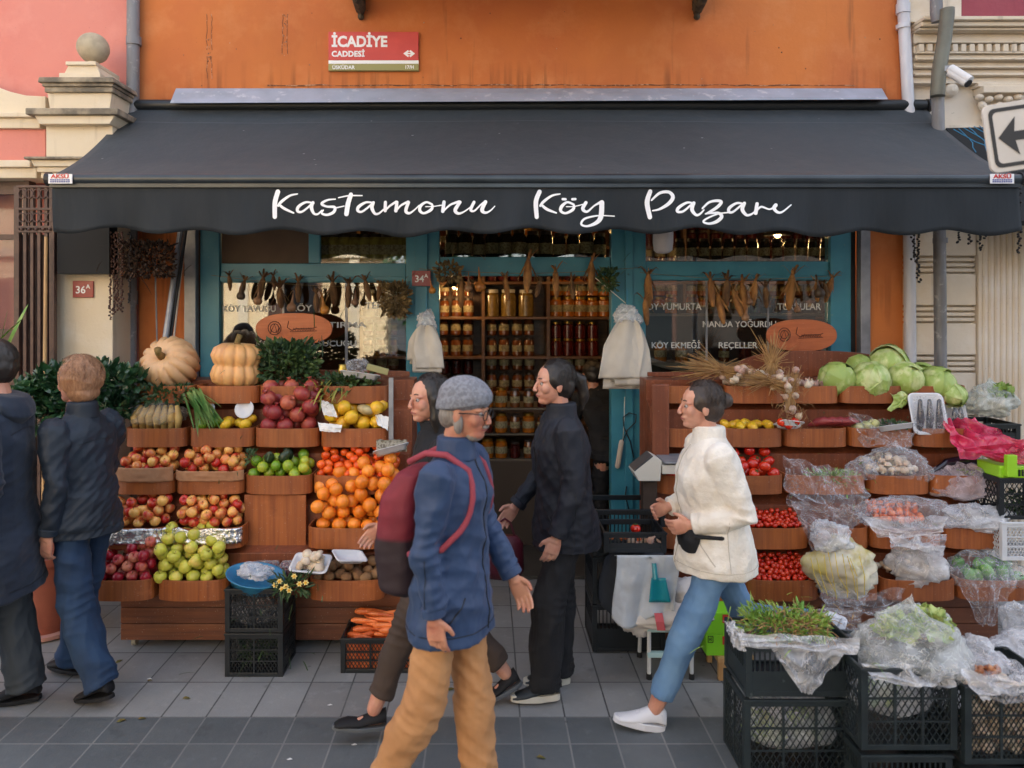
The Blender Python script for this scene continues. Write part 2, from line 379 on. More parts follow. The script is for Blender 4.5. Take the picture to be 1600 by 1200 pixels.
# balcony out over the street, just above the picture, with its iron brackets
m = MB(); m.box(PX(535, W), PX(1105, W), 4.15, W, 4.36, 4.5); m.build('balcony_slab', ORANGE, b, bevel=.01)
for x in (565, 1087):
    X = PX(x, W); m = MB(); m.tube([(X, 4.7, 4.36), (X, 5.0, 4.32), (X, 5.25, 4.2), (X, 5.36, 4.17)], [.03, .035, .045, .04], 8)
    m.tube([(X, 5.36, 4.41), (X, 5.37, 4.2), (X, 5.372, 4.14)], [.035, .035, .024], 8); m.ball((X, 5.37, 4.12), .024)
    m.build('bracket', mat('corroded_iron', hexc(52, 44, 34), .8, c2=hexc(90, 78, 58), scale=30, bump=.5), b)
# shop front joinery
FR = 5.44
def rect(mb, x0, x1, y0, y1, d=FR, t=.06): mb.box(PX(x0, W), PX(x1, W), d, d + t, PZ(y1, W), PZ(y0, W))
m = MB()
for x0, x1 in ((311, 341), (634, 686), (956, 1010), (1300, 1332)): rect(m, x0, x1, 250, 905, FR - .02, .1)
for x0, x1 in ((648, 668), (977, 989)): rect(m, x0, x1, 250, 905, FR - .045, .024)
rect(m, 342, 633, 411, 441, FR, .06); rect(m, 1011, 1299, 408, 438, FR, .06); rect(m, 687, 955, 401, 431, FR, .06)
rect(m, 342, 633, 432, 439, FR - .02, .019); rect(m, 1011, 1299, 430, 437, FR - .02, .019)
rect(m, 480, 498, 250, 410.5, FR, .05)
rect(m, 342, 633, 585, 905, FR, .04); rect(m, 1011, 1299, 604, 905, FR, .04)
m.build('window_frame', TEAL, b, bevel=.004)
m = MB(); rect(m, 342, 633, 441.5, 584.5, FR + .02, .006); g = m.build('pane', GLASS, b)
m = MB(); rect(m, 498.5, 633, 250, 410.5, FR + .02, .006); m.build('pane', GLASS, b)
m = MB(); rect(m, 1011, 1299, 438.5, 603.5, FR + .02, .006); g2 = m.build('pane', GLASS, b)
m = MB(); rect(m, 1011, 1299, 250, 407.5, FR + .02, .006); m.build('pane', GLASS, b)
m = MB(); rect(m, 687, 955, 250, 400.5, FR + .02, .006); m.build('pane', GLASS, b)
m = MB(); rect(m, 342, 479.5, 250, 410.5, FR + .02, .01); m.build('board_panel', mat('brown_card', hexc(92, 74, 58), .8, c2=hexc(80, 62, 50), scale=3), b)
for a_, b_, y0, y1 in ((438, 441, 441.5, 584.5), (537, 541, 441.5, 584.5), (1106, 1109, 438.5, 603.5), (1203, 1206, 438.5, 603.5)):
    m = MB(); rect(m, a_, b_, y0, y1, FR + .012, .006); m.build('pane_seam', ALU, b)
for a_, b_ in ((290, 308), (1342, 1357)): MB().box(PX(a_, W), PX(b_, W), W - .03, W + .04, 0, 3.2).build('shutter_rail', ALU, b, bevel=.004)
m = MB(); rect(m, 308.5, 311, 250, 905, FR + .01, .03); rect(m, 1332.5, 1342, 250, 905, FR + .01, .03); m.build('dark_gap', BLACK, b)
# window lettering
LET = mat('window_vinyl', (.62, .62, .6), .6)
def wt(s, x0, x1, ybase, h):
    o = text(s, .1, (0, 0, 0), LET, 'window_lettering', b, 0.0012, ext=.0004)
    xs = [v.co.x for v in o.data.vertices]; w = max(xs) - min(xs); x = PX(x0, FR) ; k = (PX(x1, FR) - x) / w
    hh = h / F * FR / .072
    for v in o.data.vertices:
        lx = (v.co.x - min(xs)) * k + x; lz = v.co.z + org(b).z
        v.co = Vector((lx, FR + .014 + (v.co.y + org(b).y) , PZ(ybase, FR) + lz * hh)) - org(b)
wt('KÖY TAVUĞU', 347, 430, 487, 10); wt('KÖY', 453, 487, 486, 10); wt('TERE', 570, 606, 482, 10); wt('PASTIRMA', 480, 572, 512, 9); wt('KASTAMONU SUCUĞU', 400, 556, 541, 9)
wt('KÖY YUMURTA', 1003, 1097, 484, 10.5); wt('TURŞULAR', 1216, 1284, 484, 10.5); wt('MANDA YOĞURDU', 1099, 1214, 511, 9.5); wt('KÖY EKMEĞİ', 1019, 1095, 544, 9.5); wt('REÇELLER', 1124, 1185, 544, 9.5)

# ---------------- metal flashing and the awning
m = MB(); a0, a1, c0, c1 = P(275, 138, W - .01), P(1378, 138, W - .01), P(266, 160, W - .16), P(1387, 154, W - .16)
m.add([a0, a1, c1, c0] + [v + Vector((0, -.004, -.006)) for v in (a0, a1, c1, c0)], [(0, 1, 2, 3), (7, 6, 5, 4), (3, 2, 6, 7), (0, 3, 7, 4), (1, 0, 4, 5), (2, 1, 5, 6)])
o = m.build('rain_flashing', ZINC, None, loc=(PX(820, W), W, a0.z)); tag(o, 'long pale grey metal rain flashing fixed above the black awning', 'flashing')
t = NT('awning_cloth'); v = t.coord()
a = t.mix(t.ramp(t.noise(1.2, 5, v), .35, .7), hexc(30, 42, 51), hexc(23, 34, 43))
a = t.mix(t.ramp(t.noise(4, 6, t.coord('Object', (3, 3, .6)), .65), .5, .8, 0, .5), a, hexc(56, 60, 66))
vo = t.n('TexVoronoi'); vo.inputs['Scale'].default_value = 4.2; t.l(t.coord('Object', (1, 2.4, 2.4)), vo.inputs['Vector']); sp_ = t.math('ADD', vo.outputs['Distance'], t.math('MULTIPLY', t.noise(60, 2, v), .06)); a = t.mix(t.ramp(sp_, .055, .07, .85, 0), a, hexc(190, 194, 198))
a = t.mix(t.ramp(t.noise(170, 1, v), .74, .77, 0, .6), a, hexc(120, 122, 126))
w_ = t.ramp(t.noise(700, 1, v), .3, .7); a = t.mix(t.math('MULTIPLY', w_, .25), a, hexc(84, 88, 94))
t.base(a); t.set(Roughness=.72); t.b.inputs['Sheen Weight'].default_value = .1; t.bump(t.noise(6, 6, v), .25, .03); CLOTH = t.m
t = NT('valance_cloth'); v = t.coord('Object', (4, 4, .8))
a = t.mix(t.ramp(t.noise(1.6, 6, v, .6), .35, .7), hexc(16, 25, 32), hexc(30, 36, 42)); t.base(a); t.set(Roughness=.75)
t.bump(t.noise(2, 5, v), .3, .03); VAL = t.m
aw = thing('awning', 'black fabric awning with white lettering stretched over the whole shop front', 'awning', (PX(820, W), W, 3.48))
AX0, AX1 = PX(205, W), PX(1440, W)
prof = [(5.38, 3.479), (5.12, 3.256), (4.72, 2.965), (4.42, 2.79)]
def apro(t):
    t *= 3; i = min(int(t), 2); k = t - i; pts = [Vector((*p, 0)) for p in prof]
    p0 = pts[max(i - 1, 0)]; p1 = pts[i]; p2 = pts[i + 1]; p3 = pts[min(i + 2, 3)]
    return .5 * ((2 * p1) + (-p0 + p2) * k + (2 * p0 - 5 * p1 + 4 * p2 - p3) * k * k + (-p0 + 3 * p1 - 3 * p2 + p3) * k ** 3)
def acl(u, v):
    q = apro(v); x = AX0 + u * (AX1 - AX0)
    return (x, q.x, q.y - .02 * math.sin(v * math.pi) * (1 + .5 * math.sin(u * 9)) + .005 * fz((x, q.x, 0), 2.2))
MB().grid(acl, 120, 26).build('canopy', CLOTH, aw, smooth=True, solid=.004)
m = MB()
for u0 in (.25,):
    m.grid(lambda u, v: Vector(acl(u, u0 + v * .008)) + Vector((0, -.002, .0035)), 60, 1)
m.build('seam', mat('seam_tape', hexc(72, 78, 84), .6), aw)
m = MB(); m.tube([(AX0 - .01, 4.405, 2.765), (AX1 + .01, 4.405, 2.765)], .034, 16); m.box(AX0, AX1, 4.385, 4.42, 2.715, 2.737); m.build('front_bar', mat('bar_paint', hexc(50, 58, 64), .35, .2, coat=.3, c2=hexc(40, 48, 54)), aw, smooth='auto')
m = MB(); m.tube([(AX0 + .01, 5.345, 3.465), (AX1 - .01, 5.345, 3.465)], .042, 16); m.build('roller', mat('roller_paint', hexc(30, 34, 38), .4), aw, smooth='auto')
for x in (AX0 + .12, AX1 - .12, (AX0 + AX1) / 2 + .2, (AX0 + AX1) / 2 - 1.2):
    m = MB(); m.tube([(x, 5.35, 3.05), (x + .02, 4.95, 3.02), (x, 4.43, 2.76)], .018, 10); m.ball((x + .02, 4.95, 3.02), .03); m.build('folding_arm', BLACK, aw, smooth='auto')
for x in (AX0 - .008, AX1 + .008):
    m = MB(); m.tube([(x - .012, 5.34, 3.46), (x + .012, 5.34, 3.46)], .05, 14); m.tube([(x - .014, 4.405, 2.765), (x + .014, 4.405, 2.765)], .042, 14); m.build('end_cap', BLACK, aw)
def vbot(x): return 2.448 + .017 * math.cos((x - PX(960, 4.42)) * 2 * math.pi / .5) + .008 * math.sin(x * 2.1) + .006 * math.sin(x * 5.3 + 1)
def vale(x, z, off=0):
    k = (2.73 - z) / .29
    return Vector((x, 4.40 - .012 * k * math.sin(x * 4.2 + 1) - .02 * k * k * math.sin(x * 12.3 + math.sin(x * 3)) - off, z))
MB().grid(lambda u, v: vale(AX0 + .01 + u * (AX1 - AX0 - .02), 2.732 + (vbot(AX0 + u * (AX1 - AX0)) - 2.732) * v), 260, 10).build('valance', VAL, aw, smooth=True, solid=.002)
G1 = [[(150,115,56),(115,250,56),(112,430,50)],[(395,143,16),(300,165,26),(200,235,34),(155,290,30)],[(165,275,28),(230,325,32),(345,380,20)],
 [(600,258,20),(500,247,26),(410,300,36),(395,355,34),(450,365,26),(540,300,24),(590,250,30)],[(590,250,36),(570,310,44),(600,385,30),(650,395,24),(700,350,18)],
 [(870,208,14),(770,220,24),(700,265,34),(760,300,26),(860,310,34),(850,370,36),(770,405,30),(700,385,26),(720,345,16)],[(870,320,16),(980,295,14)],
 [(1065,150,50),(1030,260,56),(1010,395,54)],[(910,190,14),(1040,165,18),(1205,163,14)],
 [(1350,254,20),(1255,247,26),(1165,300,38),(1150,350,34),(1200,365,26),(1290,300,24),(1345,250,30)],[(1345,250,36),(1325,310,44),(1360,385,32),(1410,385,24),(1470,335,18)]]
G2 = [[(15,245,36),(10,350,40)],[(10,350,20),(70,290,24),(150,240,30)],[(160,245,36),(145,350,44)],[(150,350,20),(210,285,24),(300,240,30)],[(305,247,38),(270,350,40),(310,383,30),(370,350,18),(440,285,14)],
 [(600,275,26),(530,247,26),(460,290,36),(447,350,36),(500,385,28),(590,340,36),(603,285,28),(570,255,20)],[(520,303,12),(620,300,12),(720,285,14)],
 [(750,245,40),(735,362,42)],[(740,362,20),(830,280,24),(940,240,32)],[(950,247,38),(890,345,44),(930,388,32),(1000,365,18),(1080,310,16)],
 [(1125,247,36),(1085,340,36),(1130,355,22),(1210,280,20),(1265,242,30)],[(1268,245,44),(1225,345,46),(1270,380,30),(1330,355,18),(1385,300,12)]]
G3 = [[(185,115,52),(140,240,54),(150,430,50)],[(440,143,16),(340,165,26),(240,235,34),(195,290,30)],[(205,275,28),(280,335,34),(395,380,18)],[(475,208,30),(510,210,30)],[(595,210,30),(632,208,30)],
 [(610,275,26),(530,247,28),(462,300,40),(450,355,34),(510,385,28),(600,340,36),(613,285,28),(575,257,18)],[(520,303,12),(620,300,12),(740,270,14)],
 [(765,252,40),(725,330,42),(780,365,28),(870,290,20),(950,247,36)],[(965,250,58),(955,420,60),(900,500,46),(780,548,26),(705,525,26),(740,460,26),(850,425,22),(960,412,16),(1125,418,14)]]
G4 = [[(105,88,40),(75,200,46),(105,345,42)],[(120,175,18),(200,105,26),(290,95,30),(332,145,36),(290,210,34),(200,265,22),(130,280,12)],
 [(530,207,16),(470,202,22),(390,250,30),(375,290,26),(430,290,22),(500,235,20),(540,202,26)],[(540,205,32),(520,270,36),(560,325,26),(600,315,20),(640,275,14)],
 [(625,260,18),(690,200,22),(770,182,26),(815,197,30),(770,250,30),(680,305,22),(655,314,14)],[(670,312,12),(780,305,26),(820,340,34),(770,390,32),(690,412,22),(632,392,20),(690,350,18),(800,310,14),(920,298,12)],
 [(1040,214,16),(970,207,22),(900,250,30),(890,290,28),(930,295,22),(1000,240,20),(1045,207,26)],[(1045,208,32),(1025,270,36),(1065,325,26),(1110,320,20),(1150,290,14)],
 [(1170,214,32),(1155,308,36)],[(1160,290,16),(1210,245,20),(1290,270,16),(1350,240,22)],[(1355,228,36),(1335,260,34),(1370,300,26),(1420,295,18),(1510,225,12)]]
for WORD in (((G1, 415, 8), (G2, 600, 8)), ((G3, 820, 8),), ((G4, 1000, 6.4),)):
  ST = []
  for G, ox, k in WORD:
    kk = 4.39 / F / k
    for g in G: ST.append([(PX(ox + x / k, 4.39), PZ(285 + y / k, 4.39), w * kk * 1.05) for x, y, w in g])
  strokes(ST, lambda x, z, off: vale(x, z, off + .004), 0, mat('sign_paint', (.93, .93, .95), .5), 'white_lettering', aw)
for sx, x0 in ((0, 76), (1, 1548)):
    m = MB(); c = P(x0 + 18, 281, 4.362); m.box(c.x - .071, c.x + .071, 4.362, 4.366, 2.733, 2.79); st = m.build('maker_sticker', mat('sticker_white', (.8, .8, .82), .4), aw, bevel=.001)
    text('AKSÜ', .034, (c.x, 4.3595, 2.764), RED, 'sticker_lettering', aw, .0008, align='CENTER', sx=1.25)
    m = MB()
    for r in range(2):
        for i in range(9): m.box(c.x - .058 + i * .0132, c.x - .049 + i * .0132, 4.3585, 4.3615, 2.74 + r * .011, 2.747 + r * .011)
    m.build('sticker_print', mat('sticker_blue', hexc(90, 100, 160), .5), aw)

# ---------------- street sign
s = thing('street_name_sign', 'red street name sign with white letters on the orange wall', 'sign', P(585, 82, W - .02))
m = MB(); m.box(PX(514.5, W), PX(654.5, W), W - .03, W - .001, PZ(96, W), PZ(52, W)); m.build('red_plate', mat('sign_red', hexc(206, 70, 62), .5, c2=hexc(196, 62, 56)), s, bevel=.003)
m = MB(); m.box(PX(514.5, W), PX(654.5, W), W - .028, W - .001, PZ(101.5, W), PZ(96.3, W)); m.build('white_plate', WHITE, s)
m = MB(); m.box(PX(514.5, W), PX(654.5, W), W - .03, W - .001, PZ(112, W), PZ(101.7, W)); m.build('olive_plate', mat('sign_olive', hexc(148, 144, 86), .5), s)
q = W - .0315
text('İCADİYE', .108, (PX(519.5, W), q, PZ(75, W)), WHITE, parent=s, bold=.004, sx=.92)
text('CADDESİ', .056, (PX(519.5, W), q, PZ(90.5, W)), WHITE, parent=s, bold=.0022, sx=.98, spacing=1.05)
text('ÜSKÜDAR', .036, (PX(520.5, W), q, PZ(110, W)), WHITE, parent=s, bold=.0008); text('17/H', .034, (PX(633, W), q, PZ(109.5, W)), WHITE, parent=s, bold=.0008)
def flat(lst, mt, name, par, y):
    m = MB()
    for i, poly in enumerate(lst): m.prism([(PX(a, W), PZ(b_, W)) for a, b_ in poly], y - .001, y + .001)
    m.build(name, mt, par)
flat([[(631, 86), (638, 80.5), (640, 82.5), (637, 85), (643, 85), (640, 82.5), (642, 80.5), (649, 86), (642, 91.5), (640, 89.5), (643, 87), (637, 87), (640, 89.5), (638, 91.5)]], WHITE, 'arrow_mark', s, q)
def house_no(x0, x1, y0, y1, Y, a, lab):
    s = thing('house_number_plate', lab, 'number plate', P((x0 + x1) / 2, (y0 + y1) / 2, Y))
    MB().box(PX(x0, Y), PX(x1, Y), Y - .012, Y, PZ(y1, Y), PZ(y0, Y)).build('plate', DRED, s, bevel=.002)
    h = (y1 - y0) / F * Y
    text(a, h * .62, (PX(x0 + (x1 - x0) * .14, Y), Y - .014, PZ(y1 - (y1 - y0) * .26, Y)), WHITE, parent=s, bold=.001)
    text('A', h * .36, (PX(x0 + (x1 - x0) * .66, Y), Y - .014, PZ(y0 + (y1 - y0) * .46, Y)), WHITE, parent=s, bold=.0006)
house_no(115, 147, 439, 465, 5.048, '36', 'dark red house number 36A plate on the cream pier')
house_no(644, 673, 423, 447, FR - .07, '34', 'dark red house number 34A plate on the teal door post')

# ---------------- neighbour on the left: pink wall, cream gate pier with a stone ball
XL = PX(217, W) - .005
b2 = thing('pink_building', 'pink plastered building left of the shop', 'building', (-4, W, 0))
MB().box(-9, XL, W + .02, W + .3, 0, 8.6).build('wall', PINK, b2)
D = 5.05
pier = thing('gate_pier', 'cream stone gate pier topped by a round stone ball', 'pier', P(125, 250, D) * 1)
def slab(mb, x0, x1, y0, y1, d0=0, hw=.3, x0b=None, x1b=None):   # frustum slab, front pushed out by d0
    a, b_, c, d = PX(x0, D), PX(x1, D), PX(x0b if x0b is not None else x0, D), PX(x1b if x1b is not None else x1, D)
    z0, z1 = PZ(y1, D), PZ(y0, D); f = D - d0
    e = (a - c)
    mb.add([(a, f, z1), (b_, f, z1), (b_, D + hw, z1), (a, D + hw, z1), (c, f - e * -0 , z0), (d, f, z0), (d, D + hw, z0), (c, D + hw, z0)],
           [(0, 1, 2, 3)[::-1], (4, 5, 6, 7), (0, 4, 5, 1)[::-1], (1, 5, 6, 2)[::-1], (2, 6, 7, 3)[::-1], (3, 7, 4, 0)[::-1]])
m = MB(); slab(m, 72, 176, 197, 1020, 0); slab(m, 62, 186, 184, 197, .06, x0b=70, x1b=178); slab(m, 75, 176, 145.5, 175, .01, x0b=80, x1b=172)
slab(m, 55, 190, 252, 262, .05, x0b=60); slab(m, 62, 180, 262, 270, .03); slab(m, 66, 178, 270, 279, .015)
slab(m, 96, 160, 116, 125.5, .03); slab(m, 108, 152, 103, 116.5, .01, x0b=101, x1b=158); slab(m, 106, 153, 98, 103.5, .03)
c = P(131, 90, D); c.y = D + .12
m.lathe([(.055, -.045), (.06, -.04), (.035, .0), (.032, .035), (.05, .05)], c, 20)
m.build('shaft', CREAM, pier, bevel=.004)
m = MB(); slab(m, 70, 184, 125, 133, .07, x0b=68, x1b=186); slab(m, 72, 182, 133, 138, .05); slab(m, 52, 194, 174, 184, .09); slab(m, 48, 192, 248, 252, .08); slab(m, 74, 180, 138, 146, .035)
m.build('weathered_cap', SOOT, pier, bevel=.006)
c = P(131, 66, D); c.y = D + .12
m = MB(); m.lathe([(.105 * math.sin(math.pi * i / 18) + .001, -.105 * math.cos(math.pi * i / 18)) for i in range(19)], c, 40, fn=lambda a, z: 1 - (.05 if z < -.02 else 0) * abs(math.sin(a * 12)) * min(1, (-z - .02) * 25))
m.build('stone_ball', mat('ball_stone', hexc(186, 172, 146), .85, c2=hexc(150, 140, 120), scale=8, bump=.3), pier, smooth=True)
gw = thing('garden_wall', 'pink garden wall with cream mouldings beside the gate pier', 'wall', P(20, 260, D + .1))
D2 = D + .08
m = MB(); m.box(-4.6, PX(71, D2), D2, D2 + .2, PZ(252, D2), PZ(202, D2)); m.build('pink_panel', PINK, gw)
m = MB(); q = [(PX(x, D2), PZ(y, D2)) for x, y in [(-300, 178), (71, 178), (71, 150.5), (40, 149), (15, 143), (-20, 130), (-100, 100), (-300, 90)]]; m.prism(q, D2, D2 + .2)
m.box(-4.6, PX(61, D2), D2 - .06, D2 + .2, PZ(186, D2), PZ(178.2, D2)); m.box(-4.6, PX(66, D2), D2 - .03, D2 + .2, PZ(201.8, D2), PZ(186.2, D2))
m.box(-4.6, PX(54, D2), D2 - .05, D2 + .2, PZ(263, D2), PZ(252.2, D2)); m.box(-4.6, PX(60, D2), D2 - .02, D2 + .2, PZ(279, D2), PZ(263.2, D2)); m.build('cream_moulding', CREAM, gw, bevel=.005)
# lower left: window with dark frame, folded iron gate, wooden pole
wd = thing('shop_window', 'dark framed glass window at the far left edge behind the hedge', 'window', P(0, 420, D2))
m = MB(); m.box(-4.6, PX(32, D2), D2 + .1, D2 + .14, 0, PZ(515, D2)); m.box(-4.6, PX(32, D2), D2 + .1, D2 + .14, PZ(300, D2), PZ(279.5, D2)); m.box(PX(26, D2), PX(34, D2), D2 + .08, D2 + .16, 0, PZ(279.5, D2)); m.box(-4.6, PX(26, D2), D2 + .1, D2 + .14, PZ(372, D2), PZ(364, D2))
m.build('window_frame', IRON, wd)
MB().box(-4.6, PX(26, D2), D2 + .12, D2 + .126, PZ(515, D2), PZ(300, D2)).build('pane', DGLASS, wd)
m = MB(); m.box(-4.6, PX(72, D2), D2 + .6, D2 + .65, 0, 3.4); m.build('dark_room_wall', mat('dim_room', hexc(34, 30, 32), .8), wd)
gt = thing('iron_gate', 'brown wrought iron gate with arched bars folded against the wall', 'gate', P(55, 990, 4.98))
m = MB(); g0 = 4.95
for x in (28, 40, 51, 62, 73, 83): m.bar((PX(x, g0), g0, .1), (PX(x, g0), g0, PZ(292, g0)), .022 if x not in (28, 83) else .035)
for y in (292, 327, 355, 362): m.bar((PX(28, g0), g0 - .012, PZ(y, g0)), (PX(83, g0), g0 - .012, PZ(y, g0)), .016)
for i, x in enumerate((34, 45.5, 56.5, 67.5, 78)):
    for y in (303, 340):
        c = P(x, y, g0 - .015); m.tube([(c.x + .022 * math.cos(a * math.pi / 6), c.y, c.z + .03 * math.sin(a * math.pi / 6)) for a in range(13)], .005, 6)
    m.ball(P(x, 358, g0 - .02), .012, 8, 6)
m.build('bars', IRON, gt, bevel=.002)
m = MB(); m.box(PX(30, g0), PX(83, g0), g0 + .03, g0 + .045, .12, PZ(366, g0)); m.build('back_sheet', mat('gate_sheet', hexc(84, 62, 56), .6, c2=hexc(66, 50, 46), scale=3, stretch=(6, 6, .5)), gt)
m = MB(); m.tube([P(72, 370, 4.88), P(70, 560, 4.86), P(68, 760, 4.8), (PX(66, 4.75), 4.75, .02)], .011, 10); tag(m.build('wooden_pole', LWOOD, None, loc=(PX(66, 4.75), 4.75, 0)), 'thin pale wooden pole leaning on the brown iron gate', 'pole')
# dark sign box and short awning edge under the big awning, left
m = MB(); m.box(PX(92, 4.95), PX(173, 4.95), 4.93, 5.04, PZ(428, 4.95), 2.9); tag(m.build('sign_box', DARK, None, loc=P(132, 400, 4.95)), 'black sign box mounted on the pier under the awning corner', 'sign box')
m = MB(); m.box(PX(176, W), XL - .02, 5.3, 5.42, 0, 3.4); tag(m.build('wall_strip', mat('strip_pink', hexc(150, 92, 88), .85, c2=hexc(124, 76, 74), scale=2, bump=.2), None, loc=(PX(190, W), 5.3, 0)), 'dull pink strip of wall behind the hanging chili strings', 'wall')
# ---------------- pipes
def pipe(name, pts, r, mt, lab, joints=(), base=None):
    t = thing(name, lab, 'drainpipe', pts[-1])
    MB().tube(pts, r, 16).build('pipe', mt, t, smooth='auto')
    for a, b_ in joints:
        MB().tube([a, b_], r * 1.18, 16).build('collar', mt, t, smooth='auto')
    return t
pl = 5.34; x_ = PX(210, pl)
pipe('drainpipe', [(x_, pl, 8), (x_ - .01, pl, 3.5), (x_ - .03, pl, 2.3), (x_ - .03, pl, 0)], .044, PIPEG, 'dark grey drainpipe between the pink and orange buildings', [((x_ - .03, pl, 2.02), (x_ - .03, pl, 2.12)), ((x_ - .004, pl, 3.9), (x_ - .005, pl, 3.96))])
x_ = PX(1420, pl); x2 = PX(1411, pl)
pipe('drainpipe', [(x2, pl, 8), (x2, pl, 4.2), (x_, pl, 3.4), (x_ + .01, pl, 1.6), (x_ + .01, pl, 0)], .04, PIPEW, 'white drainpipe at the right corner of the orange building', [((x2, pl, 4.13), (x2, pl, 4.2)), ((x2, pl, 4.02), (x2, pl, 4.05))])
pg = 5.15
pipe('drainpipe', [P(1463, -300, pg), P(1463, 20, pg), P(1465, 34, pg)], .04, PIPEG, 'short grey drainpipe dropping from above on the cream facade')
pipe('drainpipe', [P(1480, 14, pg - .05), P(1480, 22, pg - .05), P(1476, 60, pg - .05), P(1467, 112, pg - .05), P(1465, 150, pg - .05)], .046, PIPEO, 'crooked olive grey drainpipe elbow beside the security camera')
pipe('drainpipe', [P(1465, 138, pg), P(1467, 250, pg), P(1470, 600, pg), (PX(1470, pg), pg, 0)], .04, PIPEG, 'long galvanised drainpipe running down the cream facade', [(P(1465, 140, pg), P(1465, 152, pg)), (P(1469, 372, pg), P(1469, 380, pg))])
cc = thing('security_camera', 'white security camera strapped to the crooked drainpipe', 'camera', P(1480, 112, 5.05))
a, b_ = P(1485, 113, 5.0), P(1512, 130, 4.9)
m = MB(); m.tube([a, b_], .03, 16); m.tube([a + Vector((0, 0, .024)), b_ + (b_ - a) * .12 + Vector((0, 0, .024))], .032, 16, .9); m.build('housing', mat('camera_white', (.7, .7, .7), .4), cc, smooth='auto')
m = MB(); m.tube([b_, b_ + (b_ - a) * .06], .026, 16); m.build('lens', BLACK, cc); m = MB(); m.tube([P(1478, 110, 5.08), P(1483, 108, 5.04), a + (b_ - a) * .2], .012, 8); m.tube([P(1476, 106, 5.1), P(1476, 114, 5.1)], .052, 16); m.build('mount', ALU, cc, smooth='auto')

# ---------------- neighbour on the right: old cream stone facade
b3 = thing('stone_building', 'old cream stone building with fluted pilaster and dentil cornice', 'building', (4, W, 0))
XR = PX(1413, W); Q = 5.38
m = MB(); m.box(XR, 9, Q + .03, Q + .4, 0, 4.6)
def band(mb, x0, x1, y0, y1, d): mb.box(PX(x0, Q), PX(x1, Q) if x1 < 3000 else 9, Q - d, Q + .029, PZ(y1, Q), PZ(y0, Q))
y = 196
while y < 905:                          # rusticated courses: a smooth block, then three thin grooved fillets
    for x0, x1 in ((1413, 1521), (1594, 4000)):
        band(m, x0, x1, y + 1, y + 50, .03)
        for k in range(3): band(m, x0, x1, y + 53 + k * 8.3, y + 58.5 + k * 8.3, .02)
    y += 77
m.build('rusticated_wall', OLDSTONE, b3, bevel=.006)
m = MB(); band(m, 1522, 1593, 200, 905, .05)
for k in range(7):
    X0 = PX(1526 + k * 9.3, Q); m.tube([(X0 + .022, Q - .05, .1), (X0 + .022, Q - .05, PZ(205, Q))], .017, 10)
m.build('fluted_pilaster', OLDSTONE, b3, bevel=.003)
m = MB()
for y0, y1, d in ((38, 44, .16), (44, 51, .13), (51, 55, .1), (55, 70, .03), (70, 73, .08), (86, 89, .08), (89, 96, .05), (96, 99, .08), (99, 107, .03), (107, 110, .06), (110, 117, .02), (117, 121, .05), (121, 130, .01), (130, 133, .04)):
    band(m, 1424, 4000, y0 + .3, y1 - .3, d)
band(m, 1424, 4000, 73.2, 85.8, .03)
for k in range(60): band(m, 1427 + k * 13, 1435 + k * 13, 74, 85.5, .075)
band(m, 1413, 1497, -300, 37.8, .04); band(m, 1497.3, 4000, 32, 37.8, .04)
band(m, 1520, 1600, 133.5, 139, .06); band(m, 1524, 1596, 139.5, 150, .09)
c = P(1487, 140, Q - .02); m.lathe([(.05, -.02), (.045, .01), (.02, .03), (.002, .032)], c, 20, rot=(R(90), 0, 0))
for k in range(5): m.ball(P(1530 + k * 15, 152 + (k % 2) * 3, Q - .05), (.03, .03, .022), 10, 7)
for k, (x, y) in enumerate(((1535, 165), (1548, 172), (1560, 166), (1572, 174), (1585, 166), (1540, 182), (1556, 186), (1574, 188))): m.ball(P(x, y, Q - .03), (.028, .03, .035), 10, 7, rot=(0, .5 * (k % 3 - 1), 0))
m.build('cornice', OLDSTONE, b3, bevel=.004)
MB().box(PX(1497.3, Q), 9, Q + .0, Q + .028, PZ(31.7, Q), 8).build('burgundy_panel', BURG, b3)
MB().box(XR + .002, PX(1497, Q), Q + .0305, Q + .4, PZ(-300, Q), 8.6).build('upper_wall', CREAM, b3)
MB().box(PX(1497.6, Q), 9, Q + .0305, Q + .4, 4.6, 8.6).build('upper_wall', CREAM, b3)
# its dark awning edge with strings
d = 4.7
na = thing('awning', 'small black awning of the neighbouring shop behind the arrow sign', 'awning', P(1560, 220, d))
q_ = [P(1478, 200, 5.3), Vector((7.6, 5.3, PZ(178, 5.3))), Vector((7.6, 4.8, PZ(340, 4.8))), P(1588, 345, 4.8)]; m = MB(); m.add(q_ + [v + Vector((0, .02, -.03)) for v in q_],
  [(0, 1, 2, 3), (7, 6, 5, 4), (3, 2, 6, 7), (1, 0, 4, 5), (0, 3, 7, 4), (2, 1, 5, 6)]); m.build('canopy', DARK, na)
m = MB(); rd = random.Random(5)
for i in range(9):
    a = P(1490 + i * 8, 202 - i * 2, 5.1); m.tube([a + Vector((k * .012 * math.sin(i * 3 + k), -.16 * k * .4, -.045 * k - .004 * i)) for k in range(6)], .003, 5)
m.build('blue_cord', mat('blue_cord', hexc(40, 120, 160), .5), na)
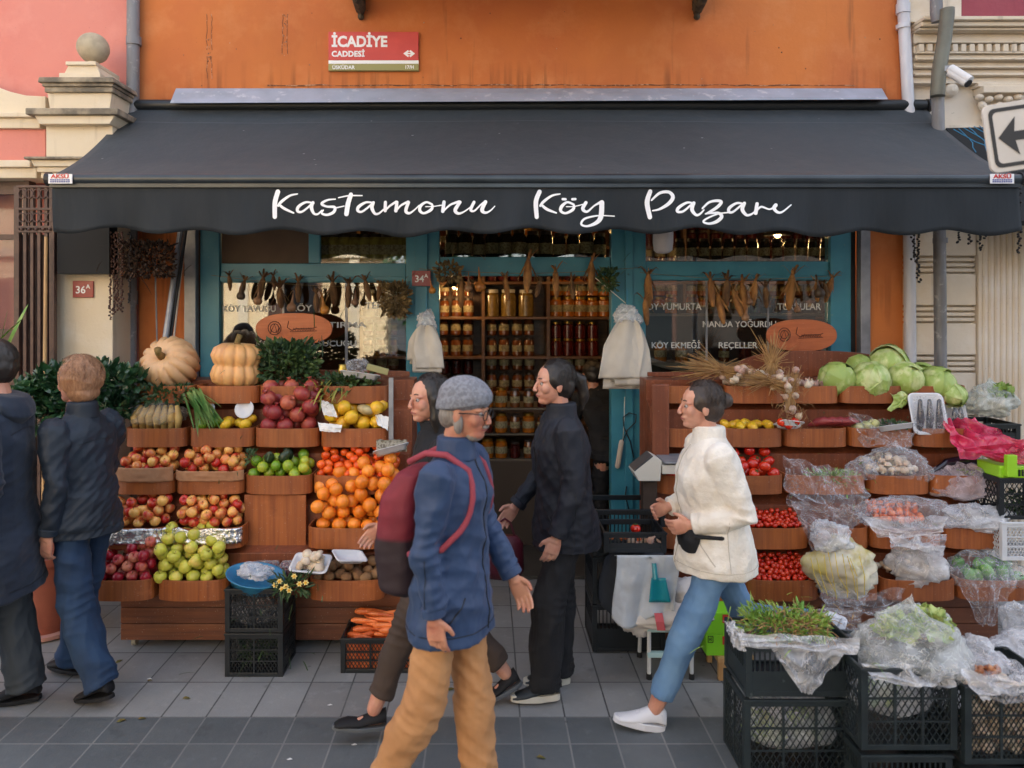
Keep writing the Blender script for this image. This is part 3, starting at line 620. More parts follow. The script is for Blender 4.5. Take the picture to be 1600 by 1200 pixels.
# arrow sign on its post
sg = thing('one_way_sign', 'white one way sign with black arrow tilted at the right edge', 'traffic sign', P(1600, 1800, 2.9) * 0 + Vector((PX(1655, 2.9), 2.96, 0)))
AY = 2.9; th = R(8.5)
def sgp(u, v, dy=0): c = P(1640, 204, AY); x = u * math.cos(th) - v * math.sin(th) * -1; return Vector((c.x + u * math.cos(th) + v * math.sin(th) * 0 - v * math.sin(th) * 1.0, AY + dy, c.z + u * math.sin(th) + v * math.cos(th)))
def rr(w, h, r, n=6):
    p = []
    for cx, cz, a0 in ((w - r, h - r, 0), (-w + r, h - r, 90), (-w + r, -h + r, 180), (w - r, -h + r, 270)):
        for k in range(n + 1): a = R(a0 + 90 * k / n); p.append((cx + r * math.cos(a), cz + r * math.sin(a)))
    return p
def plate(mb, poly, y0, y1): pp = [sgp(u, v) for u, v in poly]; mb.prism([(p.x, p.z) for p in pp], AY + y0, AY + y1)
m = MB(); plate(m, rr(.25, .135, .03), 0, .012); m.build('plate', mat('sign_white', hexc(214, 206, 196), .5, c2=hexc(200, 192, 182)), sg, bevel=.002)
m = MB(); o_ = rr(.232, .117, .026); i_ = rr(.217, .102, .02); n = len(o_)
m.add([sgp(*p, -.002) for p in o_] + [sgp(*p, -.002) for p in i_], [(k, (k + 1) % n, n + (k + 1) % n, n + k) for k in range(n)]); m.build('border', mat('sign_ink', hexc(52, 50, 48), .5), sg)
m = MB(); plate(m, [(-.205, 0), (-.13, .075), (-.14, .018), (.2, .018), (.2, -.018), (-.14, -.018), (-.13, -.075)], -.003, -.001); m.build('arrow', mat('sign_ink', (0, 0, 0)), sg)
m = MB(); m.tube([(PX(1655, 2.9), 2.95, 0), (PX(1655, 2.9), 2.95, 3.4)], .03, 14); m.build('post', ALU, sg, smooth='auto')

# ---------------- across the street (seen in the window glass)
ob = thing('opposite_building', 'sunlit cream building across the street mirrored in the shop window', 'building', (-8, -7, 0))
m = MB(); m.box(-18, -2.4, -7.6, -7, 0, 8); m.build('wall', mat('opposite_plaster', hexc(236, 214, 176), .85, c2=hexc(226, 200, 160), scale=1), ob)
for i in range(6):
    x = -16.5 + i * 2.4
    for z in (1.0, 4.4): f = MB().box(x - .5, x + .5, -7, -6.93, z, z + 1.7).build('window', mat('opp_frame', hexc(120, 90, 70), .6), ob); MB().box(x - .4, x + .4, -6.93, -6.92, z + .1, z + 1.6).build('pane', mat('opp_glass', (.02, .025, .03), .1), f)
MB().box(-18, -2.4, -7, -6.85, 3.2, 3.4).build('string_course', CREAM, ob)
MB().box(-5.3, -4.5, -7, -6.94, -.15, 2.1).build('door', IRON, ob); MB().box(-18, -2.4, -7, -6.9, .55, .62).build('plinth_ledge', CREAM, ob)
for x in (-9.9, -7.5, -5.9, -3.2): MB().box(x - .12, x + .12, -7, -6.9, .63, 3.19).build('pilaster', CREAM, ob)
ob = thing('opposite_building', 'brick building across the street opposite the shop door', 'building', (8, -7, 0))
MB().box(2.2, 18, -7.6, -7, 0, 7).build('wall', mat('opposite_brick', hexc(58, 50, 46), .85, c2=hexc(44, 40, 38), scale=2), ob)
for i in range(5):
    x = 4 + i * 2.8
    for z in (.6, 3.9): f = MB().box(x - .6, x + .6, -7, -6.93, z, z + 2).build('window', IRON, ob); MB().box(x - .5, x + .5, -6.93, -6.92, z + .1, z + 1.9).build('pane', MATS['opp_glass'], f)
hg = thing('hedge', 'low green hedge at the foot of the cream building across the street', 'hedge', (-6, -6.6, -.15)); m = MB(); rd = random.Random(19)
for i in range(3200):
    x = rd.uniform(-11, -2.6); c = Vector((x, -6.6 + rd.gauss(0, .16), .25 + rd.random() * (.45 + .35 * math.sin(x * 2.3) + .2 * math.sin(x * 5)))); n_ = Vector((rd.gauss(0, 1), rd.gauss(0, 1), rd.gauss(0, 1))).normalized(); u = n_.orthogonal().normalized() * .06; v = n_.cross(u)
    m.add([c - u, c + v * .6, c + u, c - v * .6], [(0, 1, 2, 3)])
m.build('foliage', mat('hedge_far', hexc(70, 90, 50), .6, c2=hexc(110, 110, 64), scale=3), hg)
LEAFD = mat('leaf_dark', hexc(44, 76, 48), .4, c2=hexc(60, 98, 58), scale=6, rnd=.1, coat=.2)
tr = thing('street_tree', 'leafy street tree across the road mirrored in the window', 'tree', (-.6, -5.6, -.15))
MB().tube([(-.6, -5.6, -.15), (-.55, -5.6, 1.5), (-.7, -5.5, 3)], [.16, .12, .08], 10).build('trunk', mat('bark', hexc(80, 66, 52), .9, bump=.5), tr)
m = MB(); rd = random.Random(9)
for i in range(2600):
    a = rd.uniform(0, 6.28); zz = rd.uniform(-1, 1); r = rd.uniform(.5, 1) ** .5; q = math.sqrt(1 - zz * zz)
    c = Vector((-.6 + 1.7 * q * math.cos(a) * r, -5.6 + 1.3 * q * math.sin(a) * r, 3 + 2.2 * zz * r)); n_ = Vector((rd.gauss(0, 1), rd.gauss(0, 1), rd.gauss(0, 1))).normalized(); u = n_.orthogonal().normalized() * .09; v = n_.cross(u)
    m.add([c - u, c + v * .6, c + u, c - v * .6], [(0, 1, 2, 3)])
m.build('crown', LEAFD, tr)
# ================================================================ THE DISPLAY STANDS
ROWS = [(4.58, 1.508, 1.40), (4.46, 1.263, 1.15), (4.34, 1.004, .894), (4.22, .73, .61), (4.10, .474, .36)]
def binplan(xc, w, yf, b=.085, back=.135, n=16, inset=0):
    pts = []
    for k in range(n + 1):
        a = math.pi * k / n; c_, s_ = math.cos(a), math.sin(a)
        pts.append((xc + (w - inset) * math.copysign(abs(c_) ** .7, c_), yf + b - (b - inset) * abs(s_) ** .62))
    return pts + [(xc - w + inset, yf + b + back - inset), (xc + w - inset, yf + b + back - inset)]
def wallring(mb, out, inn, z0, z1):
    n = len(out); vs = [(*p, z0) for p in out] + [(*p, z1) for p in out] + [(*p, z1) for p in inn] + [(*p, z0) for p in inn]
    fs = []
    for i in range(n):
        k = (i + 1) % n
        fs += [(i, n + i, n + k, k), (n + i, 2 * n + i, 2 * n + k, n + k), (2 * n + i, 3 * n + i, 3 * n + k, 2 * n + k)]
    fs.append(tuple(range(n)) if True else ()); mb.add(vs, fs)
    mb.add([(*p, z0 + .012) for p in inn], [tuple(range(n))[::-1]])
BINS = {}
CARD = mat('cardboard', hexc(176, 128, 92), .85, c2=hexc(160, 112, 78), scale=12, bump=.1)
def stand(lab, X0, X1, rows, side, hide=()):
    s = thing('display_stand', lab, 'display stand', ((X0 + X1) / 2, 4.5, 0))
    m = MB(); pf = [(4.30, .345)]
    for yf, zt, zb in ROWS[::-1]: pf += [(yf + .21, zb), (yf + .21, zb + .2)] if yf != 4.58 else [(yf + .21, zb), (yf + .21, zt + .02)]
    pf += [(5.0, 1.528), (5.0, .345)]
    n = len(pf); m.add([(X0, *p) for p in pf] + [(X1, *p) for p in pf], [tuple(range(n)), tuple(range(2 * n - 1, n - 1, -1))] + [(i, n + i, n + (i + 1) % n, (i + 1) % n) for i in range(n)])
    m.build('tier_body', STAND, s, bevel=.003)
    for k in range(3):
        z0 = .062 + k * .096; MB().box(X0, X1, 4.285 + .0, 4.31, z0, z0 + .0925).build('base_board', PLANK, s, bevel=.003)
    MB().box(X0 + .01, X1 - .01, 4.312, 4.9, .06, .342).build('base_cabinet', STAND, s)
    for x in (X0 + .05, (X0 + X1) / 2, X1 - .12):
        m = MB(); m.tube([(x - .012, 4.36, .028), (x + .012, 4.36, .028)], .028, 14); m.box(x - .018, x + .018, 4.34, 4.38, .045, .06); m.build('caster', mat('caster_cream', hexc(170, 160, 140), .5), s)
    for r, bins in enumerate(rows):
        yf, zt, zb = ROWS[r]
        for i, (x0, x1) in enumerate(bins):
            a, c = PX(x0, yf + .05), PX(x1, yf + .05); xc, w = (a + c) / 2, (c - a) / 2
            m = MB(); wallring(m, binplan(xc, w, yf), binplan(xc, w, yf, inset=.009), zb, zt); o = m.build('bin', BIN, s, bevel=.0015)
            BINS[side, r, i] = (xc, w, yf, zt, o)
    return s
LS = stand('left tiered brown display stand of half round fruit bins', -2.13, -.47,
      [[(213, 303), (307, 405), (406, 501), (504, 607)], [(197, 293), (297, 397), (399, 499), (501, 607)], [(180, 273), (276, 382), (384, 488), (490, 612)],
       [(160, 263), (268, 380), (481, 608)], [(138, 241), (247, 357), (484, 600)]], 'L')
RS = stand('right tiered brown display stand of half round vegetable bins', 1.04, 2.98,
      [[(1030, 1128), (1132, 1226), (1229, 1309), (1312, 1410), (1413, 1508)], [(1028, 1122), (1126, 1222), (1226, 1323), (1327, 1426), (1429, 1525)],
       [(1026, 1120), (1124, 1223), (1227, 1352), (1357, 1451), (1455, 1560)], [(1028, 1132), (1146, 1263), (1268, 1356), (1360, 1470), (1474, 1575)],
       [(1030, 1150), (1165, 1279), (1284, 1371), (1376, 1492), (1496, 1606)]], 'R')
for s_, pts in ((LS, [(225, 540, 330, 500), (330, 620, 520, 560)]), (RS, [])): pass
def headboard(s, x0, x1, ztop, y=4.97):
    a, c = PX(x0, y), PX(x1, y); m = MB()
    poly = [(a, 1.53)] + [(a + (c - a) * (.5 - .5 * math.cos(math.pi * k / 20)), 1.56 + (ztop - 1.56) * math.sin(math.pi * k / 20) ** .6) for k in range(21)] + [(c, 1.53)]
    m.prism(poly, y, y + .018); m.build('headboard', STAND, s, bevel=.003)
headboard(LS, 330, 640, PZ(578, 4.97)); headboard(RS, 1012, 1130, PZ(590, 4.6), 4.99); headboard(RS, 1150, 1400, PZ(548, 4.97))
m = MB(); m.box(PX(1014, 4.5), 1.1, 4.42, 4.44, .36, PZ(600, 4.42)); m.build('side_panel', STAND, RS, bevel=.01)
m = MB(); m.box(PX(384, 4.4), PX(480, 4.4), 4.372, 4.384, .50, .885); m.build('face_board', BIN, LS, bevel=.003)

# ---------------- fruit and vegetables
def fruit_m(name, c1, c2, lo=.4, hi=.6, scale=14, speck=None, rough=.32, rnd=.12, stretch=(1, 1, .5), bump=.05, coat=.15, shift=.25):
    t = NT(name); oi = t.n('ObjectInfo'); v = t.coord('Object', stretch)
    ad = t.n('VectorMath', operation='ADD'); t.l(v, ad.inputs[0]); cb = t.n('CombineXYZ')
    k = t.math('MULTIPLY', oi.outputs['Random'], 50.0)
    for i in range(3): t.l(k, cb.inputs[i])
    t.l(cb.outputs[0], ad.inputs[1])
    f = t.math('ADD', t.noise(scale, 4, ad.outputs[0], .6), t.math('MULTIPLY', t.math('SUBTRACT', oi.outputs['Random'], .5), shift))
    a = t.mix(t.ramp(f, lo, hi), c1, c2)
    a = t.mix(t.ramp(t.noise(scale * 3.5, 3, ad.outputs[0]), .66, .74, 0, .35), a, tuple(q * .55 for q in c1))
    if speck: a = t.mix(t.ramp(t.noise(260, 1, ad.outputs[0]), .68, .74, 0, .7), a, speck)
    hs = t.n('HueSaturation'); t.l(t.ramp(oi.outputs['Random'], 0, 1, 1 - rnd, 1 + rnd), hs.inputs['Value']); t.l(a, hs.inputs['Color'])
    t.base(hs.outputs[0]); t.set(Roughness=rough); t.b.inputs['Coat Weight'].default_value = coat; t.b.inputs['Subsurface Weight'].default_value = .08; t.b.inputs['Subsurface Scale'].default_value = .01
    t.bump(t.noise(140, 2, v), bump, .001); MATS[name] = t.m; return t.m
STEM = mat('stem_brown', hexc(88, 70, 42), .8); CALYX = mat('calyx_green', hexc(60, 96, 40), .6)
APPLE_R = fruit_m('apple_red_yellow', hexc(200, 44, 36), hexc(236, 176, 92), .4, .62, speck=hexc(232, 190, 120))
APPLE_D = fruit_m('apple_dark_red', hexc(168, 28, 48), hexc(214, 130, 96), .5, .72, speck=hexc(220, 150, 120))
APPLE_G = fruit_m('apple_green', hexc(198, 196, 74), hexc(220, 188, 104), .55, .8, speck=hexc(150, 150, 60), shift=.2)
LIME = fruit_m('lime_green', hexc(112, 152, 32), hexc(168, 176, 52), .45, .7, shift=.5)
AVO = fruit_m('avocado_dark', hexc(28, 44, 26), hexc(44, 58, 30), rough=.4)
MAND = fruit_m('mandarin', hexc(228, 80, 16), hexc(236, 104, 30), bump=.3, rough=.38)
ORNG = fruit_m('orange_peel', hexc(238, 130, 26), hexc(240, 146, 48), bump=.3, rough=.4)
POME = fruit_m('pomegranate_skin', hexc(146, 44, 46), hexc(178, 92, 66), .42, .7, rough=.5)
YELL = fruit_m('quince_yellow', hexc(232, 190, 44), hexc(222, 168, 40), rough=.4)
TOM = fruit_m('tomato_red', hexc(204, 34, 20), hexc(214, 56, 24), rough=.22, coat=.4)
CHER = fruit_m('cherry_tomato_red', hexc(206, 40, 22), hexc(216, 64, 30), rough=.2, coat=.4)
CARR = fruit_m('carrot_orange', hexc(220, 100, 40), hexc(232, 128, 66), stretch=(1, 1, 4), rough=.5)
ONIO = fruit_m('onion_skin', hexc(140, 78, 48), hexc(186, 128, 88), rough=.45)
POTA = fruit_m('potato_skin', hexc(150, 112, 76), hexc(120, 86, 58), rough=.8, coat=0)
GARL = fruit_m('garlic_skin', hexc(206, 186, 160), hexc(176, 140, 128), rough=.6, coat=0)
MUSH = fruit_m('mushroom_skin', hexc(226, 210, 190), hexc(200, 176, 150), rough=.8, coat=0)
CABB = fruit_m('cabbage_leaf', hexc(158, 180, 92), hexc(200, 208, 146), lo=.42, hi=.58, scale=16, rough=.5, rnd=.06, bump=.2)
PEPG = fruit_m('green_pepper', hexc(74, 140, 36), hexc(98, 160, 46), rough=.2, coat=.4)
AUB = mat('aubergine_black', hexc(26, 16, 30), .15, coat=.6)
SWEET = fruit_m('rosy_root', hexc(150, 56, 58), hexc(130, 44, 50), rough=.5)
PUMP = fruit_m('pumpkin_skin', hexc(204, 158, 110), hexc(216, 172, 126), scale=9, rough=.5, stretch=(1, 1, .6), bump=.15)
PUMP2 = fruit_m('pumpkin_skin_pink', hexc(206, 150, 112), hexc(222, 166, 104), scale=5, rough=.5, bump=.15)
def fr(name, prof, mats, n=16, stem=None, fn=None, sq=(1, 1)):
    m = MB(); m.lathe(prof, n=n, fn=fn, sq=sq)
    if stem: m.cur = 1; stem(m); m.cur = 0
    return Kind(m.build(name, mats, None, smooth=True))
def sphp(r, k=1.0, n=9, dt=.0, db=.0):   # slightly dimpled ball profile
    out = []
    for i in range(n + 1):
        a = math.pi * i / n; rr_ = r * max(math.sin(a), .02) ** .92; z = -r * k * math.cos(a)
        if i <= 1: z += db * r * (1 - i * .7)
        if i >= n - 1: z -= dt * r * (1 - (n - i) * .7)
        out.append((rr_, z))
    return out
def applep(r): return [(.02 * r, -.72 * r), (.25 * r, -.86 * r), (.5 * r, -.8 * r), (.8 * r, -.5 * r), (.96 * r, -.1 * r), (1.0 * r, .2 * r), (.92 * r, .55 * r), (.7 * r, .8 * r), (.42 * r, .86 * r), (.2 * r, .74 * r), (.03 * r, .6 * r)]
def ast(r): return lambda m: m.tube([(0, 0, .55 * r), (.05 * r, 0, .85 * r), (.16 * r, .02 * r, 1.1 * r)], [.05 * r, .04 * r, .06 * r], 5)
def cal(r): return lambda m: [m.tube([(0, 0, .8 * r), (.3 * r * math.cos(a), .3 * r * math.sin(a), .95 * r), (.55 * r * math.cos(a), .55 * r * math.sin(a), .85 * r)], [.08 * r, .08 * r, .02 * r], 4) for a in (0, 1.26, 2.5, 3.8, 5.0)]
def dot(r): return lambda m: m.ball((0, 0, .93 * r), (.09 * r, .09 * r, .06 * r), 6, 4)
K = {
 'apple': fr('apple', applep(.031), [APPLE_R, STEM], stem=ast(.031)), 'dapple': fr('apple', applep(.032), [APPLE_D, STEM], stem=ast(.032)),
 'gapple': fr('apple', applep(.037), [APPLE_G, STEM], stem=ast(.037)), 'lime': fr('lime', sphp(.033, 1.05), [LIME, STEM], stem=dot(.033)),
 'avocado': fr('avocado', [(.002, -.04), (.02, -.036), (.031, -.02), (.033, 0), (.027, .022), (.016, .042), (.008, .05), (.001, .052)], [AVO]),
 'mandarin': fr('mandarin', sphp(.028, .86, dt=.12), [MAND, CALYX], stem=dot(.024)), 'orange': fr('orange', sphp(.041, .97, n=12), [ORNG, CALYX], n=20, stem=dot(.0405)),
 'pomegranate': fr('pomegranate', sphp(.05, .92, n=12), [POME, POME], n=18, stem=lambda m: m.lathe([(.01, .042), (.012, .055), (.018, .064), (.012, .058), (.002, .05)], n=8), fn=lambda a, z: 1 + .03 * math.cos(3 * a)),
 'quince': fr('quince', [(.004, -.042), (.03, -.04), (.046, -.014), (.044, .012), (.03, .034), (.016, .044), (.003, .04)], [YELL, STEM], stem=ast(.04), fn=lambda a, z: 1 + .05 * math.cos(4 * a + z * 40)),
 'squash': fr('squash', sphp(.042, .7, n=10), [YELL, CALYX], n=32, stem=lambda m: m.tube([(0, 0, .02), (.006, 0, .04)], .006, 6), fn=lambda a, z: 1 - .09 * abs(math.sin(5 * a))),
 'tomato': fr('tomato', sphp(.036, .84, dt=.15), [TOM, CALYX], stem=cal(.033), fn=lambda a, z: 1 + .03 * math.cos(5 * a)),
 'cherry': fr('cherry_tomato', sphp(.0145, 1, n=7), [CHER, CALYX], n=10, stem=cal(.014)), 'carrotlet': fr('baby_carrot', sphp(.0175, 1.05, n=7), [CARR, STEM], n=10, stem=dot(.018)),
 'onion': fr('shallot', [(.001, -.02), (.014, -.014), (.018, 0), (.012, .014), (.004, .022), (.002, .03)], [ONIO], n=10), 'potato': fr('potato', sphp(.032, .8), [POTA], fn=lambda a, z: 1 + .08 * math.sin(2 * a + 1) + .05 * math.sin(3 * a + z * 60)),
 'garlic': fr('garlic_bulb', [(.002, -.018), (.016, -.015), (.022, -.004), (.018, .01), (.007, .02), (.004, .036)], [GARL], n=16, fn=lambda a, z: 1 - .08 * abs(math.sin(4 * a))),
 'mushroom': fr('mushroom', [(.008, -.022), (.008, -.004), (.022, -.004), (.024, .006), (.016, .018), (.002, .022)], [MUSH], n=12),
 'lemon': fr('lemon', [(.002, -.04), (.008, -.036), (.02, -.026), (.028, 0), (.02, .026), (.008, .036), (.002, .041)], [YELL]),
 'pepper': fr('green_pepper', [(.003, -.034), (.02, -.036), (.032, -.02), (.035, .01), (.028, .03), (.012, .036), (.003, .028)], [PEPG, CALYX], n=24, stem=lambda m: m.tube([(0, 0, .028), (.004, 0, .05)], .006, 6), fn=lambda a, z: 1 - .16 * abs(math.sin(1.5 * a)) ** 3),
}
KR = dict(apple=.031, dapple=.032, gapple=.037, lime=.033, avocado=.034, mandarin=.027, orange=.0405, pomegranate=.049, quince=.045, squash=.036, tomato=.035, cherry=.0145, carrotlet=.0175, onion=.018, potato=.031, garlic=.021, mushroom=.022, lemon=.028, pepper=.034)
rp = random.Random(21)
def pile(kind, region, n, label, group, floor, mound=0.0, back=0.0, side=0.0, pts=None, upright=.5, r=None, sc=None):
    """drops fruit one by one on the lowest free spot: region=(x0,x1,y0,y1)"""
    x0, x1, y0, y1 = region; pts = pts if pts is not None else []; r = r or KR[kind]
    for i in range(n):
        best = None
        for _ in range(70):
            x = rp.uniform(x0 + r, x1 - r) if x1 - x0 > 2 * r else (x0 + x1) / 2; y = rp.uniform(y0 + r * .8, max(y1 - r * .8, y0 + r)); z = floor + r
            for q in pts:
                d = (x - q[0]) ** 2 + (y - q[1]) ** 2; s_ = (r + q[3]) * .97
                if d < s_ * s_: z = max(z, q[2] + math.sqrt(s_ * s_ - d))
            c = z + mound * abs(x - (x0 + x1) / 2) + back * (y1 - y) + side * (x - x0)
            if best is None or c < best[0]: best = (c, x, y, z)
        _, x, y, z = best; pts.append((x, y, z, r))
        rot = (rp.gauss(0, upright), rp.gauss(0, upright), rp.uniform(0, 6.3))
        K[kind].put((x, y, z), rot, tuple((sc or 1) * rp.uniform(.91, 1.06) for _ in range(3)), label, group, K_CAT.get(kind, kind))
    return pts
def drop_unused():
    for k, q in K.items():
        if not q.used: bpy.data.objects.remove(q.o)
K_CAT = dict(dapple='apple', gapple='apple', cherry='tomato', carrotlet='carrot', onion='onion', pepper='pepper')
def reg(side, r, i, dx0=0, dx1=0, dy=0): xc, w, yf, zt, o = BINS[side, r, i]; return (xc - w + .012 + dx0, xc + w - .012 + dx1, yf + .012, yf + .215 + dy), zt
def fill(sd_, r, i, kind, n, lab, grp, sink=1.2, pts=None, dx0=0, dx1=0, **k):
    rg, zt = reg(sd_, r, i, dx0, dx1); return pile(kind, rg, n, lab, grp, zt - KR[kind] * sink, pts=pts, **k)
fill('L', 2, 0, 'apple', 28, 'small red and yellow apple in the cardboard lined bin, upper left', 'apples in the upper left cardboard lined bin', back=.3, sink=.2)
fill('L', 2, 1, 'apple', 36, 'small red and yellow apple in the cardboard lined bin beside the limes', 'apples in the cardboard lined bin beside the limes', back=.3, sink=.2)
pt = fill('L', 3, 0, 'apple', 36, 'yellow red apple in the left foil lined bin', 'apples in the left foil lined bin', back=.4, side=-.15, sink=.3)
fill('L', 3, 1, 'apple', 42, 'yellow red apple in the right foil lined bin', 'apples in the right foil lined bin', back=.4, side=.15, sink=.3, pts=pt)
pt = fill('L', 4, 0, 'dapple', 40, 'dark red apple in the lowest left bin', 'dark red apples in the lowest bin', back=.5, side=-.25, sink=.9)
fill('L', 4, 1, 'gapple', 50, 'pale green apple heaped in the lowest bin', 'green apples heaped in the lowest bin', back=.5, side=.06, mound=.1, sink=.9, pts=pt, dx0=-.05)
pt = fill('L', 2, 2, 'lime', 26, 'green lime in the bin between apples and mandarins', 'limes in the citrus bin', back=.3, sink=.9)
fill('L', 2, 2, 'avocado', 3, 'dark avocado lying on the limes', 'avocados on the limes', sink=.9, pts=pt, dx0=.06, dx1=-.12)
pt = fill('L', 2, 3, 'mandarin', 74, 'bright small mandarin in the mandarin bin', 'mandarins in the bin', back=.55, sink=.9, dx1=.05, side=-.05)
xc, w, yf, zt, _ = BINS['L', 3, 2]
pts2 = pile('orange', (xc - w + .01, xc + w + .06, yf + .01, yf + .215), 56, 'large orange heaped in the orange bin', 'oranges heaped in the bin', zt - .04, back=.5, side=-.3)
pt = fill('L', 1, 2, 'pomegranate', 17, 'dull red pomegranate in the upper bin', 'pomegranates in the upper bin', back=.3, sink=.8)
pt = fill('L', 1, 3, 'quince', 14, 'yellow quince on white paper in the upper bin', 'quinces on white paper', back=.3, sink=.5)
fill('L', 1, 1, 'squash', 5, 'small ribbed yellow squash in the bin beside the bagged roots', 'small yellow squashes', sink=.6, dx0=.14)
fill('L', 1, 1, 'lime', 3, 'greenish round fruit beside the small squashes', 'greenish fruit beside the squashes', sink=.4, dx1=-.2, dx0=.02)
fill('L', 0, 2, 'pomegranate', 4, 'red pomegranate under the leafy bunches on the top tier', 'pomegranates on the top tier', sink=1.2)
fill('L', 4, 2, 'potato', 22, 'small brown potato in the lowest right bin of the left stand', 'potatoes in the lowest bin', back=.3, sink=.8)
fill('R', 1, 1, 'lemon', 12, 'yellow lemon in the bin behind the woman in cream', 'lemons in the bin', back=.3, sink=.9, upright=1.4)
fill('R', 2, 1, 'tomato', 22, 'large red tomato in the bin beside the clear film', 'tomatoes in the upper tomato bin', back=.5, sink=.9)
fill('R', 2, 0, 'tomato', 12, 'red tomato in the bin beside the scale', 'tomatoes beside the scale', back=.3, sink=.9)
fill('R', 3, 1, 'cherry', 110, 'cherry tomato in the middle cherry tomato bin', 'cherry tomatoes in the middle bin', back=.45, sink=1.2)
fill('R', 4, 1, 'cherry', 190, 'cherry tomato in the lowest cherry tomato bin', 'cherry tomatoes in the lowest bin', back=.55, sink=1.2, mound=.1)
fill('R', 3, 3, 'carrotlet', 74, 'small round orange carrot in the film lined bin', 'small round carrots', back=.5, sink=-1.2, mound=.25, dx0=.02, dx1=-.03)
fill('R', 4, 2, 'onion', 42, 'small brown shallot in the film lined bin', 'shallots in the lowest bin', back=.3, sink=.2)
fill('R', 0, 2, 'garlic', 16, 'loose garlic bulb in the top bin beside the cabbages', 'loose garlic in the top bin', back=.3, sink=.8)
fill('R', 0, 1, 'garlic', 18, 'garlic bulb under the straw bunches on the top tier', 'garlic bulbs under the straw', back=.3, sink=.4)
fill('R', 2, 3, 'mushroom', 38, 'pale mushroom bagged in the bin under the white tray', 'mushrooms in the bag', mound=.5, back=.3, sink=0)
fill('R', 4, 3, 'mushroom', 26, 'brown mushroom bagged in the lower right bin', 'brown mushrooms in the lower bag', mound=.4, back=.3, sink=0)
for k in range(4):
    x = PX(1282 + k * 13, 4.55); m = MB(); m.tube([(x - .05, 4.6, 1.262), (x - .02, 4.56, 1.285), (x + .02, 4.53, 1.30), (x + .05, 4.5, 1.30)], [.008, .026, .028, .008], 10, round_ends=True)
    tag(m.build('sweet_potato', SWEET, None, smooth=True, loc=(x, 4.55, 1.262)), 'rosy sweet potato in the bin beside the pepper tray', 'sweet potato', 'sweet potatoes in the bin')
# paper, card and foil linings
def liner(b, mt, z0, z1, name, seed, amp, x0=-1, x1=1, lab=None):
    xc, w, yf, zt, o = BINS[b]; pl = [p for p in binplan(xc, w + .004, yf - .005, n=40)[:41] if x0 <= (p[0] - xc) / w <= x1]
    m = MB(); n = len(pl)
    def f(u, v):
        i = u * (n - 1); k = min(int(i), n - 2); t = i - k; p = Vector(pl[k]).lerp(Vector(pl[k + 1]), t)
        z = zt + z0 + (z1 - z0) * v + (fz((u * 3, seed, 0), 2) * amp if v == 0 or v == 1 else 0); e = abs(fz((u * 5, v * 1.2, seed), 2.2)) * amp * 1.2
        return (p.x, p.y - .003 - e, z)
    m.grid(f, 60, 8); return m.build(name, mt, None, smooth=True, solid=.0015, loc=(xc, yf, zt)) if lab is None else tag(m.build(name, mt, None, smooth=True, solid=.0015, loc=(xc, yf, zt)), lab, name.replace('_', ' '))
liner(('L', 2, 0), CARD, -.035, .05, 'cardboard_liner', 1, .004, lab='plain cardboard strip lining the upper left apple bin')
liner(('L', 2, 1), CARD, -.03, .03, 'cardboard_liner', 2, .005, lab='torn cardboard strip lining the apple bin beside the limes')
liner(('L', 3, 0), FOIL, -.09, .0, 'foil_liner', 3, .012, lab='silver foil lining the left foil lined apple bin')
liner(('L', 3, 1), FOIL, -.085, .0, 'foil_liner', 4, .012, lab='silver foil with clear folds lining the right foil lined apple bin')
# pumpkins
PSTEM = mat('pumpkin_stem', hexc(150, 116, 66), .8, c2=hexc(110, 96, 52), scale=30)
def ribs(n, d): return lambda a, z: 1 - d * (1 - abs(math.cos(n * a / 2)) ** .5)
def ribf(n, d): return lambda a, z: 1 - d * (1 - abs(math.sin(n * a / 2))) ** 2
m = MB(); m.lathe([(.03, -.135), (.1, -.14), (.165, -.09), (.185, 0), (.17, .08), (.11, .125), (.05, .12), (.02, .1)], n=112, fn=ribf(14, .16)); m.cur = 1
m.tube([(0, 0, .09), (.005, 0, .15), (.02, 0, .18)], [.03, .02, .024], 10)
o = m.build('pumpkin', [PUMP, PSTEM], None, smooth=True); o.location = P(266, 569, 4.75); o.rotation_euler = (R(50), R(-38), .3); o.scale = (.97, .97, 1.02); tag(o, 'big tan ribbed pumpkin lying on its side on the top tier', 'pumpkin')
m = MB(); m.lathe([(.03, -.15), (.1, -.155), (.15, -.12), (.165, -.07), (.15, -.02), (.138, -.005), (.15, .01), (.168, .06), (.15, .11), (.1, .14), (.045, .135), (.02, .115)], n=96, fn=ribf(12, .16)); m.cur = 1
m.tube([(0, 0, .1), (-.004, 0, .16), (.012, 0, .2)], [.032, .017, .02], 10)
o = m.build('pumpkin', [PUMP2, PSTEM], None, smooth=True); o.location = P(370, 569, 4.75); o.rotation_euler = (0, R(3), .2); o.scale = (.98, .98, .95); tag(o, 'pinkish double tiered pumpkin standing upright on the top tier', 'pumpkin')
